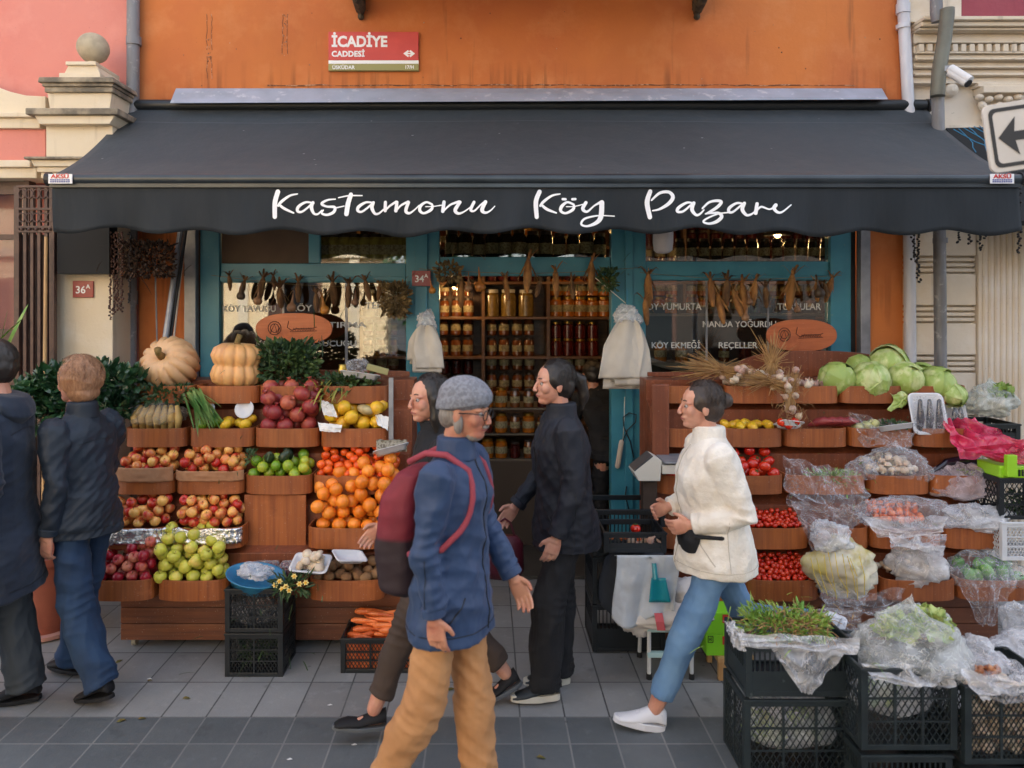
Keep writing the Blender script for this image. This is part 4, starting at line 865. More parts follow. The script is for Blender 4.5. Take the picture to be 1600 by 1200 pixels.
# cabbages
def cabbage(seed):
    m = MB(); r0 = .105
    def sp(u, v, r, s_): a = u * 2 * math.pi; b_ = (v - .5) * math.pi; d = Vector((math.cos(a) * math.cos(b_), math.sin(a) * math.cos(b_), .86 * math.sin(b_))); return d * (r + .006 * fz(d, 3, s_) + .0015 * abs(math.sin(12 * a + 3 * math.sin(b_ * 3))))
    m.grid(lambda u, v: sp(u, v, r0, seed), 40, 20)
    rd = random.Random(seed)
    for k in range(7):
        q = Euler((rd.uniform(-1, 1.2), rd.uniform(-1, 1), rd.uniform(0, 6.3))).to_matrix(); sz = rd.uniform(.7, 1.1)
        def leaf(u, v):
            a = (u - .5) * 2.1 * sz; b_ = (v - .5) * 2.3 * sz; e = max(abs(u - .5), abs(v - .5)) * 2
            d = Vector((math.cos(a) * math.cos(b_), math.sin(a) * math.cos(b_), math.sin(b_)))
            return q @ (d * (r0 + .003 + .006 * e ** 5 * (1 + .8 * fz((u * 4, v * 4, k), 1.5, seed)) + .0025 * abs(math.sin(u * 16 + v * 7))))
        m.grid(leaf, 16, 16)
    return m.build('cabbage', CABB, None, smooth=True)
KC = [Kind(cabbage(k)) for k in range(3)]
CB = [(1308, 592, 4.7, 1.0), (1360, 594, 4.66, 1.05), (1388, 567, 4.8, 1.08), (1415, 592, 4.68, 1.02), (1343, 575, 4.86, .8), (1465, 600, 4.66, 1.0), (1440, 588, 4.82, .85), (1489, 618, 4.6, .7)]
LBC = ['whole pale green cabbage at the left end of the cabbages', 'whole pale green cabbage second from the left, front', 'large pale green cabbage on top of the cabbage heap', 'whole pale green cabbage just left of the loose flat one', 'small cabbage behind the left two cabbages', 'pale cabbage above the aubergine trays', 'small cabbage tucked behind the right cabbages', 'small cabbage leaning at the right end of the top tier']
for i, ((x, y, d, s_), lb) in enumerate(zip(CB, LBC)):
    KC[i % 3].put(P(x, y, d), (rp.uniform(-.4, .4), rp.uniform(-.4, .4), rp.uniform(0, 6)), s_, lb, 'cabbages on the top tier', 'cabbage')
m = MB(); m.grid(lambda u, v: P(1390 + 24 * u + 6 * math.sin(v * 4), 614 + 26 * v + 3 * math.sin(u * 6), 4.56 - .01 * math.sin(u * 3.1)) + Vector((0, .012 * fz((u * 3, v * 3, 1), 2), 0)), 14, 16)
tag(m.build('cabbage_leaf', CABB, None, smooth=True, solid=.002, loc=P(1400, 620, 4.56)), 'loose outer cabbage leaf hanging over the bin rim', 'leaf')

# ---------------- leaves
def leafcloud(mb, n, cfn, size, rd, aspect=.5, droop=.3):
    for i in range(n):
        c, out = cfn(rd); out = Vector(out) + Vector((rd.gauss(0, .35), rd.gauss(0, .35), rd.gauss(0, .35))); out.normalize()
        s_ = size * rd.uniform(.6, 1.25); u = out.cross(Vector((rd.gauss(0, 1), rd.gauss(0, 1), rd.gauss(0, 1)))).normalized(); n_ = out.cross(u)
        c = Vector(c); w = s_ * aspect
        mb.add([c, c + out * s_ * .3 + u * w * .5 + n_ * .0, c + out * s_ * .7 + u * w * .42 - n_ * droop * s_ * .2, c + out * s_ - n_ * droop * s_ * .4, c + out * s_ * .7 - u * w * .42 - n_ * droop * s_ * .2, c + out * s_ * .3 - u * w * .5, c + out * s_ * .5 + n_ * s_ * .07],
               [(0, 1, 6), (1, 2, 6), (2, 3, 6), (3, 4, 6), (4, 5, 6), (5, 0, 6)])
HERB = mat('herb_leaf', hexc(44, 70, 40), .5, c2=hexc(70, 92, 46), scale=9, rnd=.1)
HERBL = mat('fresh_leaf', hexc(96, 140, 50), .5, c2=hexc(150, 170, 80), scale=12)
DRYL = mat('dry_leaf', hexc(96, 78, 50), .8, c2=hexc(136, 112, 70), scale=14)
def blades(mb, base, d, n, L, spread, rd, w=.006, droop=.5):
    d = Vector(d).normalized()
    for i in range(n):
        o_ = Vector(base) + Vector((rd.gauss(0, spread * .15), rd.gauss(0, spread * .15), rd.gauss(0, spread * .08)))
        e = (d + Vector((rd.gauss(0, spread), rd.gauss(0, spread), rd.gauss(0, spread)))).normalized(); l_ = L * rd.uniform(.6, 1.1); s_ = e.cross(Vector((0, 0, 1))); s_ = s_.normalized() * w * rd.uniform(.5, 1.2) if s_.length > .01 else Vector((w, 0, 0))
        pp = [o_ + e * l_ * t - Vector((0, 0, droop * l_ * t * t * .6)) for t in (0, .3, .6, .85, 1)]
        vs = []
        for k, p in enumerate(pp): q = s_ * (1, 1, .9, .6, .05)[k]; vs += [p - q, p + q]
        mb.add(vs, [(2 * k, 2 * k + 1, 2 * k + 3, 2 * k + 2) for k in range(4)])
def herbs(name, lab, c, rad, n, size, mt, seed, cat='greens', stems=20, asp=.5):
    rd = random.Random(seed); m = MB(); c = Vector(c)
    def f(r): a = r.uniform(0, 6.28); q = r.random() ** .5; zz = r.uniform(-.7, 1); v = Vector((math.cos(a) * q, math.sin(a) * q, zz)); return c + Vector((v.x * rad[0], v.y * rad[1], v.z * rad[2])), v
    leafcloud(m, n, f, size, rd, asp); blades(m, c, (0, -.2, .4), stems, rad[2] * 1.6, 1.0, rd, .003)
    return tag(m.build(name, mt, None, loc=c), lab, cat)
herbs('herb_bunch', 'large dark green leafy bunch behind the double pumpkin', P(450, 575, 4.78), (.19, .1, .16), 900, .05, HERB, 1)
herbs('herb_bunch', 'dark green leafy bunch drooping over the top tier right end', P(545, 600, 4.68), (.17, .1, .05), 400, .045, HERB, 2)
herbs('herb_bunch', 'dark green leafy tops spilling over the top left bin', P(255, 618, 4.6), (.2, .09, .05), 420, .04, HERB, 3)
herbs('herb_bunch', 'small sprig of green leaves beside the limes', P(392, 715, 4.42), (.03, .03, .04), 60, .03, HERB, 4)
herbs('herb_bunch', 'green dill like tops in the film lined bin', P(1300, 746, 4.4), (.15, .07, .03), 420, .03, HERBL, 5, asp=.2)
herbs('radicchio_bunch', 'wilted leaves on the bag beside the big crate', P(1510, 745, 4.42), (.05, .04, .03), 120, .03, HERBL, 6)
m = MB(); rd = random.Random(4); blades(m, P(300, 615, 4.55), (.6, -.35, -.5), 60, .24, .2, rd, .008, .3); tag(m.build('leek_bunch', mat('leek_green', hexc(70, 112, 52), .45, c2=hexc(130, 150, 80), scale=10), None, loc=P(300, 615, 4.55)), 'fan of long green leek leaves hanging beside the bagged roots', 'leeks')
m = MB(); blades(m, P(512, 610, 4.6), (-.2, -.6, -.1), 40, .13, .5, rd, .006, .6); tag(m.build('celery_leaves', mat('olive_leaf', hexc(150, 140, 60), .5, c2=hexc(90, 110, 50), scale=10), None, loc=P(512, 610, 4.6)), 'yellowing green onion leaves above the quince bin', 'greens')
# straw garlic bunches
STRAW = mat('straw', hexc(176, 138, 88), .75, c2=hexc(140, 100, 60), scale=20, rnd=.1)
def straw(lab, a, b_, seed, n=110, bulbs=14, spread=.05):
    rd = random.Random(seed); a, b_ = Vector(a), Vector(b_); t = thing('garlic_bunch', lab, 'garlic', b_); m = MB(); d = b_ - a
    for i in range(n):
        o1 = Vector((rd.gauss(0, spread), rd.gauss(0, spread), rd.gauss(0, spread))); o2 = Vector((rd.gauss(0, spread * .8), rd.gauss(0, spread * .6), rd.gauss(0, spread * .8)))
        p = [a + o1 * 1.2, a.lerp(b_, .35) + o1 * .5 + Vector((0, 0, .01)), a.lerp(b_, .7) + o2 * .5, b_ + o2]
        m.tube(p, [.0012, .0022, .0022, .0014], 4)
    for i in range(60):
        c = b_ + Vector((rd.gauss(0, .05), rd.gauss(-.02, .03), rd.gauss(0, .04))); e = Vector((rd.gauss(0, 1), -.3 + rd.gauss(0, .6), rd.gauss(-.2, 1))).normalized()
        m.tube([c, c + e * .03, c + e * .05 + Vector((0, 0, -.02))], [.0014, .001, .0006], 4)
    m.build('straw_stems', STRAW, t)
    for i in range(bulbs):
        c = b_ + Vector((rd.gauss(0, .065), rd.gauss(-.03, .03), rd.gauss(0, .03))); q = K['garlic'].put(c - b_, (rd.uniform(-1.5, 1.5), rd.uniform(-1.5, 1.5), 0), 1.05, cat=None); q.name = 'bulb'; q.parent = t
        for k in ('category', 'label', 'group'):
            if k in q: del q[k]
straw('straw coloured garlic bunch lying left on the top tier of the right stand', P(1085, 575, 4.62), P(1160, 585, 4.6), 1)
straw('straw coloured garlic bunch standing upright against the headboard', P(1207, 545, 4.8), P(1205, 590, 4.68), 2, 120)
straw('straw coloured garlic bunch hanging over the rim in front', P(1170, 592, 4.5), P(1232, 602, 4.5), 3, 100, 12, .035)
straw('rooty garlic bunch dangling lowest beside the pepper tray', P(1240, 585, 4.5), P(1233, 640, 4.44), 4, 60, 4, .02)
# ================================================================ PLASTIC, CRATES, HANGING THINGS
def bag(name, lab, c, rad, mt, seed, cat='plastic bag', amp=.22, tuft=0, nu=44, nv=30, group=None, parent=None, ties=None, sq=1.0):
    """crumpled film bag: a closed uneven blob with ridged folds, optional gathered tuft on top"""
    m = MB(); c = Vector(c); rad = Vector(rad)
    def f(u, v):
        a = u * 2 * math.pi; b_ = (v - .5) * math.pi; d = Vector((math.cos(a) * math.cos(b_), math.sin(a) * math.cos(b_), math.sin(b_)))
        n1 = noise.noise(d * 1.4 + Vector((seed, 0, 0))); n2 = abs(noise.noise(d * 2.4 + Vector((0, seed, 0)) + Vector((n1, n1, n1)) * 1.5)); n3 = abs(noise.noise(d * 5.5 + Vector((0, 0, seed))))
        k = 1 + amp * (n1 * 1.1 - n2 * 1.5 - n3 * .35 + .35)
        z = d.z
        if z < -.3: z = -.3 + (z + .3) * .5
        p = Vector((d.x * rad.x * k, d.y * rad.y * k, z * rad.z * k))
        if tuft and v > .8: t = (v - .8) / .2; p.x = p.x * (1 - .75 * math.sin(t * math.pi * .8)) ; p.y = p.y * (1 - .75 * math.sin(t * math.pi * .8)); p.z += tuft * t ** 1.5 * (1 + .5 * n2 * 3)
        return c + p
    m.grid(f, nu, nv); o = m.build(name, mt, parent, smooth=True, loc=c if not parent else None)
    return tag(o, lab, cat, group) if lab else o
def sheet(name, lab, p00, p10, p11, p01, mt, seed, amp=.02, sag=.03, n=36, cat='plastic film', push=(0, -.01, 0), wave=2.2):
    """draped film: four corners, crumpled and sagging"""
    p = [Vector(q) for q in (p00, p10, p11, p01)]; m = MB(); push = Vector(push); nn = (p[1] - p[0]).cross(p[3] - p[0]).normalized(); L = (p[1] - p[0]).length
    def f(u, v):
        q = p[0] * (1 - u) * (1 - v) + p[1] * u * (1 - v) + p[2] * u * v + p[3] * (1 - u) * v
        e = math.sin(u * math.pi) * math.sin(v * math.pi)
        s_ = abs(noise.noise(Vector((u * 3 * wave * .6, v * 2 * wave * .6, seed)))) * 1.4 - .3 + .3 * abs(noise.noise(Vector((u * 6, v * 5, seed + 5))))
        ed = .35 * noise.noise(Vector((u * 4, v * 4, seed + 9)))
        return q + nn * amp * s_ * 1.6 + Vector((0, 0, -sag * e)) + push * e + (p[3] - p[0]).normalized() * ed * amp * 2
    m.grid(f, n, n); return tag(m.build(name, mt, None, smooth=True, loc=p[0].lerp(p[2], .5)), lab, cat)
def bx(x0, x1, y0, y1, Y, Yd=.0): return P((x0 + x1) / 2, (y0 + y1) / 2, Y), ((x1 - x0) / 2 / F * Y, Yd, (y1 - y0) / 2 / F * Y)
def pbag(lab, x0, x1, y0, y1, Y, dep, mt, seed, **k): c, r = bx(x0, x1, y0, y1, Y, dep); return bag(k.pop('name', 'plastic_bag'), lab, c, r, mt, seed, **k)
def lumps(kind, lab, grp, x0, x1, y0, y1, Y, n, dep=.06, sc=1, seed=1):
    rd = random.Random(seed)
    for i in range(n): K[kind].put(P(rd.uniform(x0, x1), rd.uniform(y0, y1), Y + rd.uniform(-dep, dep)), (rd.uniform(-1, 1), rd.uniform(-1, 1), rd.uniform(0, 6)), sc, lab, grp, K_CAT.get(kind, kind))
def tray(name, lab, c, w, d, h, rot, mt=None, lip=.012):
    m = MB(); M_ = Euler(rot).to_matrix(); c = Vector(c)
    def rrp(a, b_, r, n=5): return [(sx * (a - r) + r * math.cos(t0 + k * math.pi / 2 / n), sy * (b_ - r) + r * math.sin(t0 + k * math.pi / 2 / n)) for sx, sy, t0 in ((1, 1, 0), (-1, 1, math.pi / 2), (-1, -1, math.pi), (1, -1, 1.5 * math.pi)) for k in range(n + 1)]
    rings = [[c + M_ @ Vector((x, y, z)) for x, y in rrp(a, b_, min(a, b_) * .35)] for a, b_, z in ((w * .42, d * .42, 0), (w / 2, d / 2, h), (w / 2 + lip, d / 2 + lip, h), (w / 2 + lip, d / 2 + lip, h - .003), (w / 2 - .004, d / 2 - .004, h - .002), (w * .41, d * .41, .004))]
    m.loft(rings); return tag(m.build(name, mt or FOAM, None, smooth=True, loc=c, bevel=0), lab, 'tray')
FOAM = mat('white_foam', hexc(214, 214, 218), .6); FOAM.node_tree
CR = mat('crate_plastic', hexc(38, 46, 48), .42, c2=hexc(28, 34, 36), scale=5, c3=hexc(70, 78, 78), s3=40, lo3=.68, hi3=.76)
CRD = mat('crate_plastic_black', hexc(22, 26, 30), .42, c2=hexc(30, 34, 38), scale=5)
WCR = mat('crate_plastic_white', hexc(206, 208, 212), .4)
def crate(lab, x0, w, y0, d, z0, h, mt=None, style='mesh', group=None):
    s = thing('plastic_crate', lab, 'crate', (x0 + w / 2, y0 + d / 2, z0), group); mt = mt or CR; t = .012
    m = MB()
    for x in (x0, x0 + w - .028):
        for y in (y0, y0 + d - .028): m.box(x, x + .028, y, y + .028, z0, z0 + h)
    for z, hh in ((z0, .022), (z0 + h - .03, .03)):
        for y in (y0 + .001, y0 + d - t - .001): m.box(x0 + .0282, x0 + w - .0282, y, y + t, z, z + hh)
        for x in (x0 + .001, x0 + w - t - .001): m.box(x, x + t, y0 + .0282, y0 + d - .0282, z, z + hh)
    m.box(x0 - .004, x0 + w + .004, y0 - .004, y0 - .0002, z0 + h - .012, z0 + h)
    m.build('frame', mt, s, bevel=.002)
    m = MB(); m.box(x0 + .014, x0 + w - .014, y0 + .014, y0 + d - .014, z0 + .004, z0 + .012); m.build('bottom', mt, s)
    def wall(a, b_, nrm):
        m = MB(); L = (b_ - a).length; dx = (b_ - a).normalized(); zz0, zz1 = z0 + .022, z0 + h - .03; H_ = zz1 - zz0
        if style == 'solid':
            q = a + Vector((0, 0, 0)); m.bar(a + Vector((0, 0, zz0 + H_ * .25 )), b_ + Vector((0, 0, zz0 + H_ * .25)), .004, H_ * .5)
            for k in range(int(L / .022)): p = a + dx * (k + .5) * .022; m.bar(p + Vector((0, 0, zz0 + H_ * .5)), p + Vector((0, 0, zz1)), .006)
        else:
            nr = 3; cols = max(2, round(L / .13))
            for k in range(1, cols): p = a + dx * L * k / cols; m.bar(p + Vector((0, 0, zz0)), p + Vector((0, 0, zz1)), .010)
            for k in range(1, nr): m.bar(a + Vector((0, 0, zz0 + H_ * k / nr)), b_ + Vector((0, 0, zz0 + H_ * k / nr)), .007)
            st = .028 if style == 'mesh' else .02; sl_ = 1.6
            k = -H_ / sl_
            while k < L:
                for sg_ in (0, 1):
                    u0, v0, u1, v1 = k, 0, k + H_ / sl_, H_
                    if u0 < 0: v0 = -u0 * sl_; u0 = 0
                    if u1 > L: v1 = H_ - (u1 - L) * sl_; u1 = L
                    if v1 - v0 > .01:
                        if sg_: u0, u1 = L - u0, L - u1
                        m.bar(a + dx * u0 + Vector((0, 0, zz0 + v0)), a + dx * u1 + Vector((0, 0, zz0 + v1)), .0035)
                k += st
        m.build('mesh_side', mt, s)
    wall(Vector((x0 + .028, y0 + .007, 0)), Vector((x0 + w - .028, y0 + .007, 0)), 1); wall(Vector((x0 + w - .007, y0 + .028, 0)), Vector((x0 + w - .007, y0 + d - .028, 0)), 1)
    wall(Vector((x0 + .007, y0 + .028, 0)), Vector((x0 + .007, y0 + d - .028, 0)), 1)
    return s
# ---------------- right front crates
Y1 = 3.12; xa = PX(1163, Y1)
crate('bottom black mesh crate of the nearest left stack, full of bagged greens', xa, .475, Y1, .28, 0, .335, group='black crates in front')
crate('shallow black crate under the loose green sprouts', xa + .005, .475, Y1 - .005, .285, .35, .22, style='solid', group='black crates in front')
Y2 = 2.98; xb = PX(1346, Y2)
crate('low black crate carrying the lettuce crate', xb, .37, Y2, .36, 0, .185, style='solid', group='black crates in front')
crate('tall black mesh crate under the bagged lettuce', xb, .39, Y2, .37, .205, .33, group='black crates in front')
xc_ = PX(1503, Y2)
crate('low black crate at the bottom right corner', xc_, .42, Y2 - .02, .36, 0, .145, style='solid', group='black crates in front')
crate('black mesh crate full of pale mushrooms at the right edge', xc_, .42, Y2 - .02, .36, .16, .31, style='fine', group='black crates in front')
def inner(c0, c1, y, d, z0, z1, seed, mt, lab, fillr=.9): return bag('crate_liner', lab, ((c0 + c1) / 2, y + d / 2, (z0 + z1) / 2), ((c1 - c0) / 2 * fillr, d / 2 * .86, (z1 - z0) / 2 * 1.0), mt, seed, amp=.12)
inner(xa, xa + .475, Y1, .28, .02, .33, 3, MILKY, 'milky plastic liner inside the bottom crate of the nearest stack')
inner(xb, xb + .39, Y2, .37, .23, .52, 4, MILKY, 'milky plastic liner inside the lettuce crate')
LET_ = fruit_m('lettuce_head', hexc(128, 158, 72), hexc(176, 190, 118), scale=9, rough=.5, bump=.3)
def lettuce(c, r, seed, lab, cat='lettuce'):
    t = MB(); rd = random.Random(seed)
    def f(r_): v = Vector((r_.gauss(0, 1), r_.gauss(0, 1), abs(r_.gauss(0, 1)) + .1)).normalized(); return Vector(c) + v * r * rd.uniform(.2, .75), v
    leafcloud(t, 260, f, r * .6, rd, .9, .9); return tag(t.build('lettuce', LET_, None, loc=c), lab, cat)
lettuce((xb + .15, Y2 + .17, .36), .09, 1, 'green lettuce head seen through the tall crate mesh'); lettuce((1.77, 3.16, .60), .08, 2, 'green lettuce head inside the big milky bag, left'); lettuce((1.89, 3.14, .62), .085, 3, 'paler lettuce head inside the big milky bag, right')
lettuce((xa + .14, Y1 + .17, .1), .08, 5, 'leafy greens low in the bottom crate, left'); lettuce((xa + .34, Y1 + .17, .12), .08, 6, 'leafy greens low in the bottom crate, right')
pile('mushroom', (xc_ + .03, xc_ + .39, Y2 + .0, Y2 + .09), 62, 'pale mushroom inside the right edge crate', 'mushrooms in the right crate', .17, r=.026, sc=1.25)
herbs('sprout_heap', 'heap of loose green sprouts with straw coloured roots on the shallow crate', (xa + .235, Y1 + .17, .585), (.19, .12, .045), 900, .04, HERBL, 8, asp=.25)
m = MB(); rd = random.Random(6)
for i in range(260):
    c = Vector((xa + .26 + rd.gauss(0, .09), Y1 + .14 + rd.gauss(0, .06), .6 + rd.gauss(0, .015))); e = Vector((rd.gauss(0, 1), rd.gauss(0, .7), rd.gauss(0, .4))).normalized() * rd.uniform(.03, .07)
    m.tube([c, c + e * .5 + Vector((0, 0, .01)), c + e], .0016, 4)
tag(m.build('root_tangle', STRAW, None, loc=(xa + .26, Y1 + .14, .6)), 'tangle of pale roots lying on the green sprouts', 'roots')
q = lambda x, y, Y: P(x, y, Y)
sheet('plastic_film', 'clear film draped flat over the front rim of the sprout crate', q(1152, 990, Y1 - .02), q(1345, 996, Y1 - .02), q(1338, 1022, Y1 - .03), q(1160, 1012, Y1 - .03), MILKY, 1, .02, .0)
sheet('plastic_film', 'clear film corner hanging in a point over the sprout crate', q(1200, 1006, Y1 - .025), q(1330, 1008, Y1 - .025), q(1268, 1085, Y1 - .03), q(1252, 1082, Y1 - .03), MILKY, 2, .02, .0)
sheet('plastic_film', 'clear film standing up behind the green sprouts', q(1150, 962, Y1 + .3), q(1345, 950, Y1 + .3), q(1345, 1000, Y1 + .2), q(1150, 1000, Y1 + .2), FILM, 3, .04, .0)
sheet('plastic_film', 'film flap hanging off the left side of the sprout crate', q(1130, 968, Y1 + .1), q(1165, 985, Y1 + .0), q(1165, 1018, Y1 - .01), q(1148, 1012, Y1 + .05), MILKY, 4, .02, .0)
pbag('large milky plastic bag of lettuce bulging over the tall crate', 1342, 1508, 952, 1078, 3.14, .17, filmm('milky_film2', (.82, .84, .83), .22), 12, name='lettuce_bag', amp=.3, tuft=.06)
sheet('plastic_film', 'milky film skirt of the lettuce bag over the crate rim', q(1350, 1040, Y2 - .01), q(1500, 1036, Y2 - .01), q(1488, 1072, Y2 - .02), q(1368, 1066, Y2 - .02), MILKY, 6, .03, .03)
pbag('crumpled milky bag between the lettuce bag and the right edge', 1490, 1562, 1000, 1060, 3.2, .12, MILKY, 15, amp=.35)
pbag('open clear bag with brown seeds at the right edge', 1495, 1605, 1028, 1090, 3.05, .16, FILM, 16, amp=.3)
sheet('plastic_film', 'clear film hanging over the front of the mushroom crate', q(1498, 1050, Y2 - .04), q(1640, 1058, Y2 - .04), q(1620, 1082, Y2 - .05), q(1535, 1095, Y2 - .05), MILKY, 7, .03, .01)
lumps('onion', 'small brown bulb in the open clear bag at the right edge', 'brown bulbs in the open bag', 1525, 1560, 1042, 1056, 3.02, 22, .03, .6, 4)
pbag('crumpled clear bag hanging at the right edge beside the base boards', 1572, 1625, 940, 1010, 3.9, .1, MILKY, 17, amp=.35)
pbag('flat milky bag lying at the right edge above the crates', 1548, 1640, 992, 1035, 3.4, .12, MILKY, 18, amp=.3)
# ---------------- bags on the right stand
pbag('clear bag over the mushrooms under the white foam tray', 1350, 1452, 698, 768, 4.42, .1, FILM, 21, tuft=.03)
pbag('faint clear bag over the dill tops', 1322, 1372, 715, 755, 4.42, .07, FILM, 22)
sheet('plastic_film', 'long clear film draped down in folds over two bins', q(1220, 712, 4.30), q(1360, 740, 4.30), q(1350, 820, 4.2), q(1235, 790, 4.2), FILM, 23, .06, .05)
sheet('plastic_film', 'lower tail of the long clear film hanging to the bag of roots', q(1232, 780, 4.2), q(1345, 800, 4.2), q(1312, 882, 4.14), q(1278, 880, 4.14), FILM, 24, .05, .0)
pbag('clear bag spread open around the small carrots', 1335, 1490, 778, 838, 4.26, .11, FILM, 25, amp=.3)
sheet('plastic_film', 'milky film rim folded below the small carrots', q(1345, 806, 4.19), q(1480, 808, 4.19), q(1470, 838, 4.16), q(1372, 840, 4.16), MILKY, 26, .03, .03)
pbag('purplish clear bag with dark roots in the upper right bin', 1456, 1562, 724, 792, 4.42, .11, filmm('purplish_film', (.66, .56, .6), .42), 27, amp=.28)
pbag('crumpled clear bag hanging below the purplish bag', 1478, 1572, 786, 836, 4.25, .1, MILKY, 28, amp=.35)
m = MB(); m.tube([P(1455, 738, 4.45), P(1480, 723, 4.45), P(1520, 717, 4.46), P(1548, 728, 4.46)], [.008, .026, .03, .012], 12, round_ends=True)
tag(m.build('aubergine', AUB, None, smooth=True, loc=P(1500, 722, 4.45)), 'long dark aubergine lying over the purplish bag', 'aubergine')
pbag('large cream net sack of pale roots leaning on the lower bins', 1262, 1362, 845, 940, 4.12, .13, fruit_m('cream_sack', hexc(206, 198, 176), hexc(196, 180, 110), .45, .6, scale=7, rough=.5, bump=.5, coat=.3), 31, name='root_sack', amp=.28, cat='sack')
pbag('white crumpled bag on top of the cream net sack', 1262, 1330, 815, 866, 4.1, .08, MILKY, 32, amp=.3)
sheet('plastic_film', 'clear film falling from the cream sack to the shallots', q(1270, 900, 4.05), q(1370, 890, 4.05), q(1350, 945, 4.0), q(1290, 950, 4.0), FILM, 33, .05, 0)
m = MB(); rd = random.Random(8)
for k in range(9):
    x = 1270 + k * 9; m.tube([P(x + rd.uniform(-6, 6), 868 + rd.uniform(-6, 4), 3.99), P(x + 6 + rd.uniform(-4, 4), 900, 3.975), P(x + 12 + rd.uniform(-8, 8), 932 + rd.uniform(-8, 6), 3.99)], .002, 5)
tag(m.build('yellow_string', mat('yellow_string', hexc(214, 188, 60), .6), None, loc=P(1310, 900, 4)), 'thin yellow net strings around the cream sack', 'string')
pbag('dark blue bag tucked left of the cream sack', 1255, 1290, 868, 930, 4.2, .07, mat('navy_bag', hexc(40, 46, 66), .3), 34, amp=.3)
pbag('grey crumpled bag of brown mushrooms in the lower right bin', 1390, 1482, 846, 924, 4.18, .11, filmm('greyish_film', (.72, .7, .7), .42), 35, amp=.3, tuft=.03)
sheet('plastic_film', 'rolled milky rim of the mushroom bag', q(1388, 834, 4.16), q(1478, 838, 4.16), q(1476, 860, 4.08), q(1392, 856, 4.08), MILKY, 36, .03, 0)
pile('pepper', (PX(1500, 4.2), PX(1592, 4.2), 4.13, 4.31), 16, 'green bell pepper in the lowest right bin', 'green peppers in the lowest right bin', .44, mound=.3, back=.2)
pbag('clear bag around the green peppers', 1478, 1600, 862, 930, 4.2, .13, FILM, 37, amp=.28)
sheet('plastic_film', 'clear bag corner hanging in a point below the green peppers', q(1480, 885, 4.07), q(1602, 890, 4.07), q(1548, 978, 4.03), q(1532, 976, 4.03), FILM, 38, .04, .0)
sheet('plastic_film', 'milky film spread under the shallots', q(1285, 925, 4.03), q(1412, 920, 4.03), q(1400, 965, 3.98), q(1290, 960, 3.98), FILM, 39, .05, .02)
sheet('plastic_film', 'clear film pulled over the radish bin with the foam tray', q(1325, 645, 4.5), q(1430, 664, 4.5), q(1424, 705, 4.42), q(1350, 690, 4.42), FILM, 40, .05, .02)
for k in range(3):
    m = MB(); m.lathe([(.004, -.05), (.022, -.04), (.03, 0), (.024, .035), (.008, .05)], n=14, rot=(R(80), R(20 * k - 20), 0), c=P(1340 + k * 12, 668 - k * 3, 4.54)); tag(m.build('kohlrabi', mat('pale_green_skin', hexc(176, 180, 116), .5, c2=hexc(196, 190, 140)), None, smooth=True, loc=P(1340 + k * 12, 668, 4.54)), 'pale green squash in the bin under the clear film', 'squash', 'pale squashes under the film')
tray('foam_tray', 'white foam tray of dark greens tilted over the bin rim', P(1398, 672, 4.46), .2, .13, .03, (R(-15), R(-6), R(4)))
herbs('greens_pack', 'dark wrapped greens on the tilted foam tray', P(1398, 664, 4.47), (.08, .05, .015), 90, .03, HERB, 14)
for x0, x1, y0, y1, Y, n, lab in ((1424, 1479, 616, 681, 4.5, 3, 'upright foam tray of wrapped aubergines'), (1478, 1512, 633, 668, 4.6, 2, 'smaller foam tray of aubergine leaning behind the red film')):
    c = P((x0 + x1) / 2, (y0 + y1) / 2, Y); w, h = (x1 - x0) / F * Y, (y1 - y0) / F * Y
    tray('foam_tray', lab, c + Vector((0, .03, 0)), w - .02, h - .02, .025, (R(72), 0, 0))
    for k in range(n):
        cc_ = c + Vector(((k - (n - 1) / 2) * w * .27, -.0, -.005)); m = MB(); m.tube([cc_ + Vector((0, .0, -h * .36)), cc_ + Vector((0, -.012, -.02)), cc_ + Vector((.004, .0, h * .36))], [.018, .022, .012], 12, round_ends=True)
        tag(m.build('aubergine', AUB, None, smooth=True, loc=cc_), 'dark shiny aubergine wrapped on the %s' % ('upright foam tray' if n == 3 else 'smaller foam tray'), 'aubergine', 'aubergines on the ' + ('upright' if n == 3 else 'small') + ' tray')
    sheet('cling_film', 'shiny cling film over the ' + ('upright aubergine tray' if n == 3 else 'smaller aubergine tray'), q(x0 + 3, y0 + 3, Y - .045), q(x1 - 3, y0 + 3, Y - .045), q(x1 - 3, y1 - 3, Y - .045), q(x0 + 3, y1 - 3, Y - .045), FILM, 50 + n, .006, 0, 20)
tray('foam_tray', 'small foam tray of red peppers on the bin rim', P(1233, 668, 4.46), .13, .1, .025, (R(-25), R(8), R(10)))
for k in range(3): K['tomato'].put(P(1222 + k * 10, 660 + 3 * (k % 2), 4.45), (k, .4, 0), .85, 'red round pepper on the small foam tray', 'red peppers on the small tray', 'pepper')
sheet('red_film', 'large translucent red plastic sheet hanging over the right end bins', q(1469, 655, 4.5), q(1520, 655, 4.5), q(1625, 700, 4.2), q(1500, 718, 4.3), REDFILM, 60, .05, .02, 50)
sheet('red_film', 'torn lower tail of the red plastic sheet', q(1500, 700, 4.28), q(1620, 690, 4.22), q(1625, 730, 4.2), q(1560, 722, 4.22), REDFILM, 61, .04, .02, 30)
pbag('greyish bag of leafy leeks on the dark crate at the right end', 1508, 1585, 600, 658, 4.62, .1, filmm('grey_bag_film', (.6, .64, .6), .4), 62, amp=.3, tuft=.02)
lettuce(P(1565, 618, 4.6), .07, 9, 'dark leafy greens poking out of the greyish bag', 'greens')
crate('dark crate behind the greyish bag of leeks', PX(1508, 4.5), .34, 4.5, .3, PZ(688, 4.5), .1, style='solid', group='crates at the right end')
LIMEP = mat('lime_plastic', hexc(150, 206, 40), .35, coat=.2)
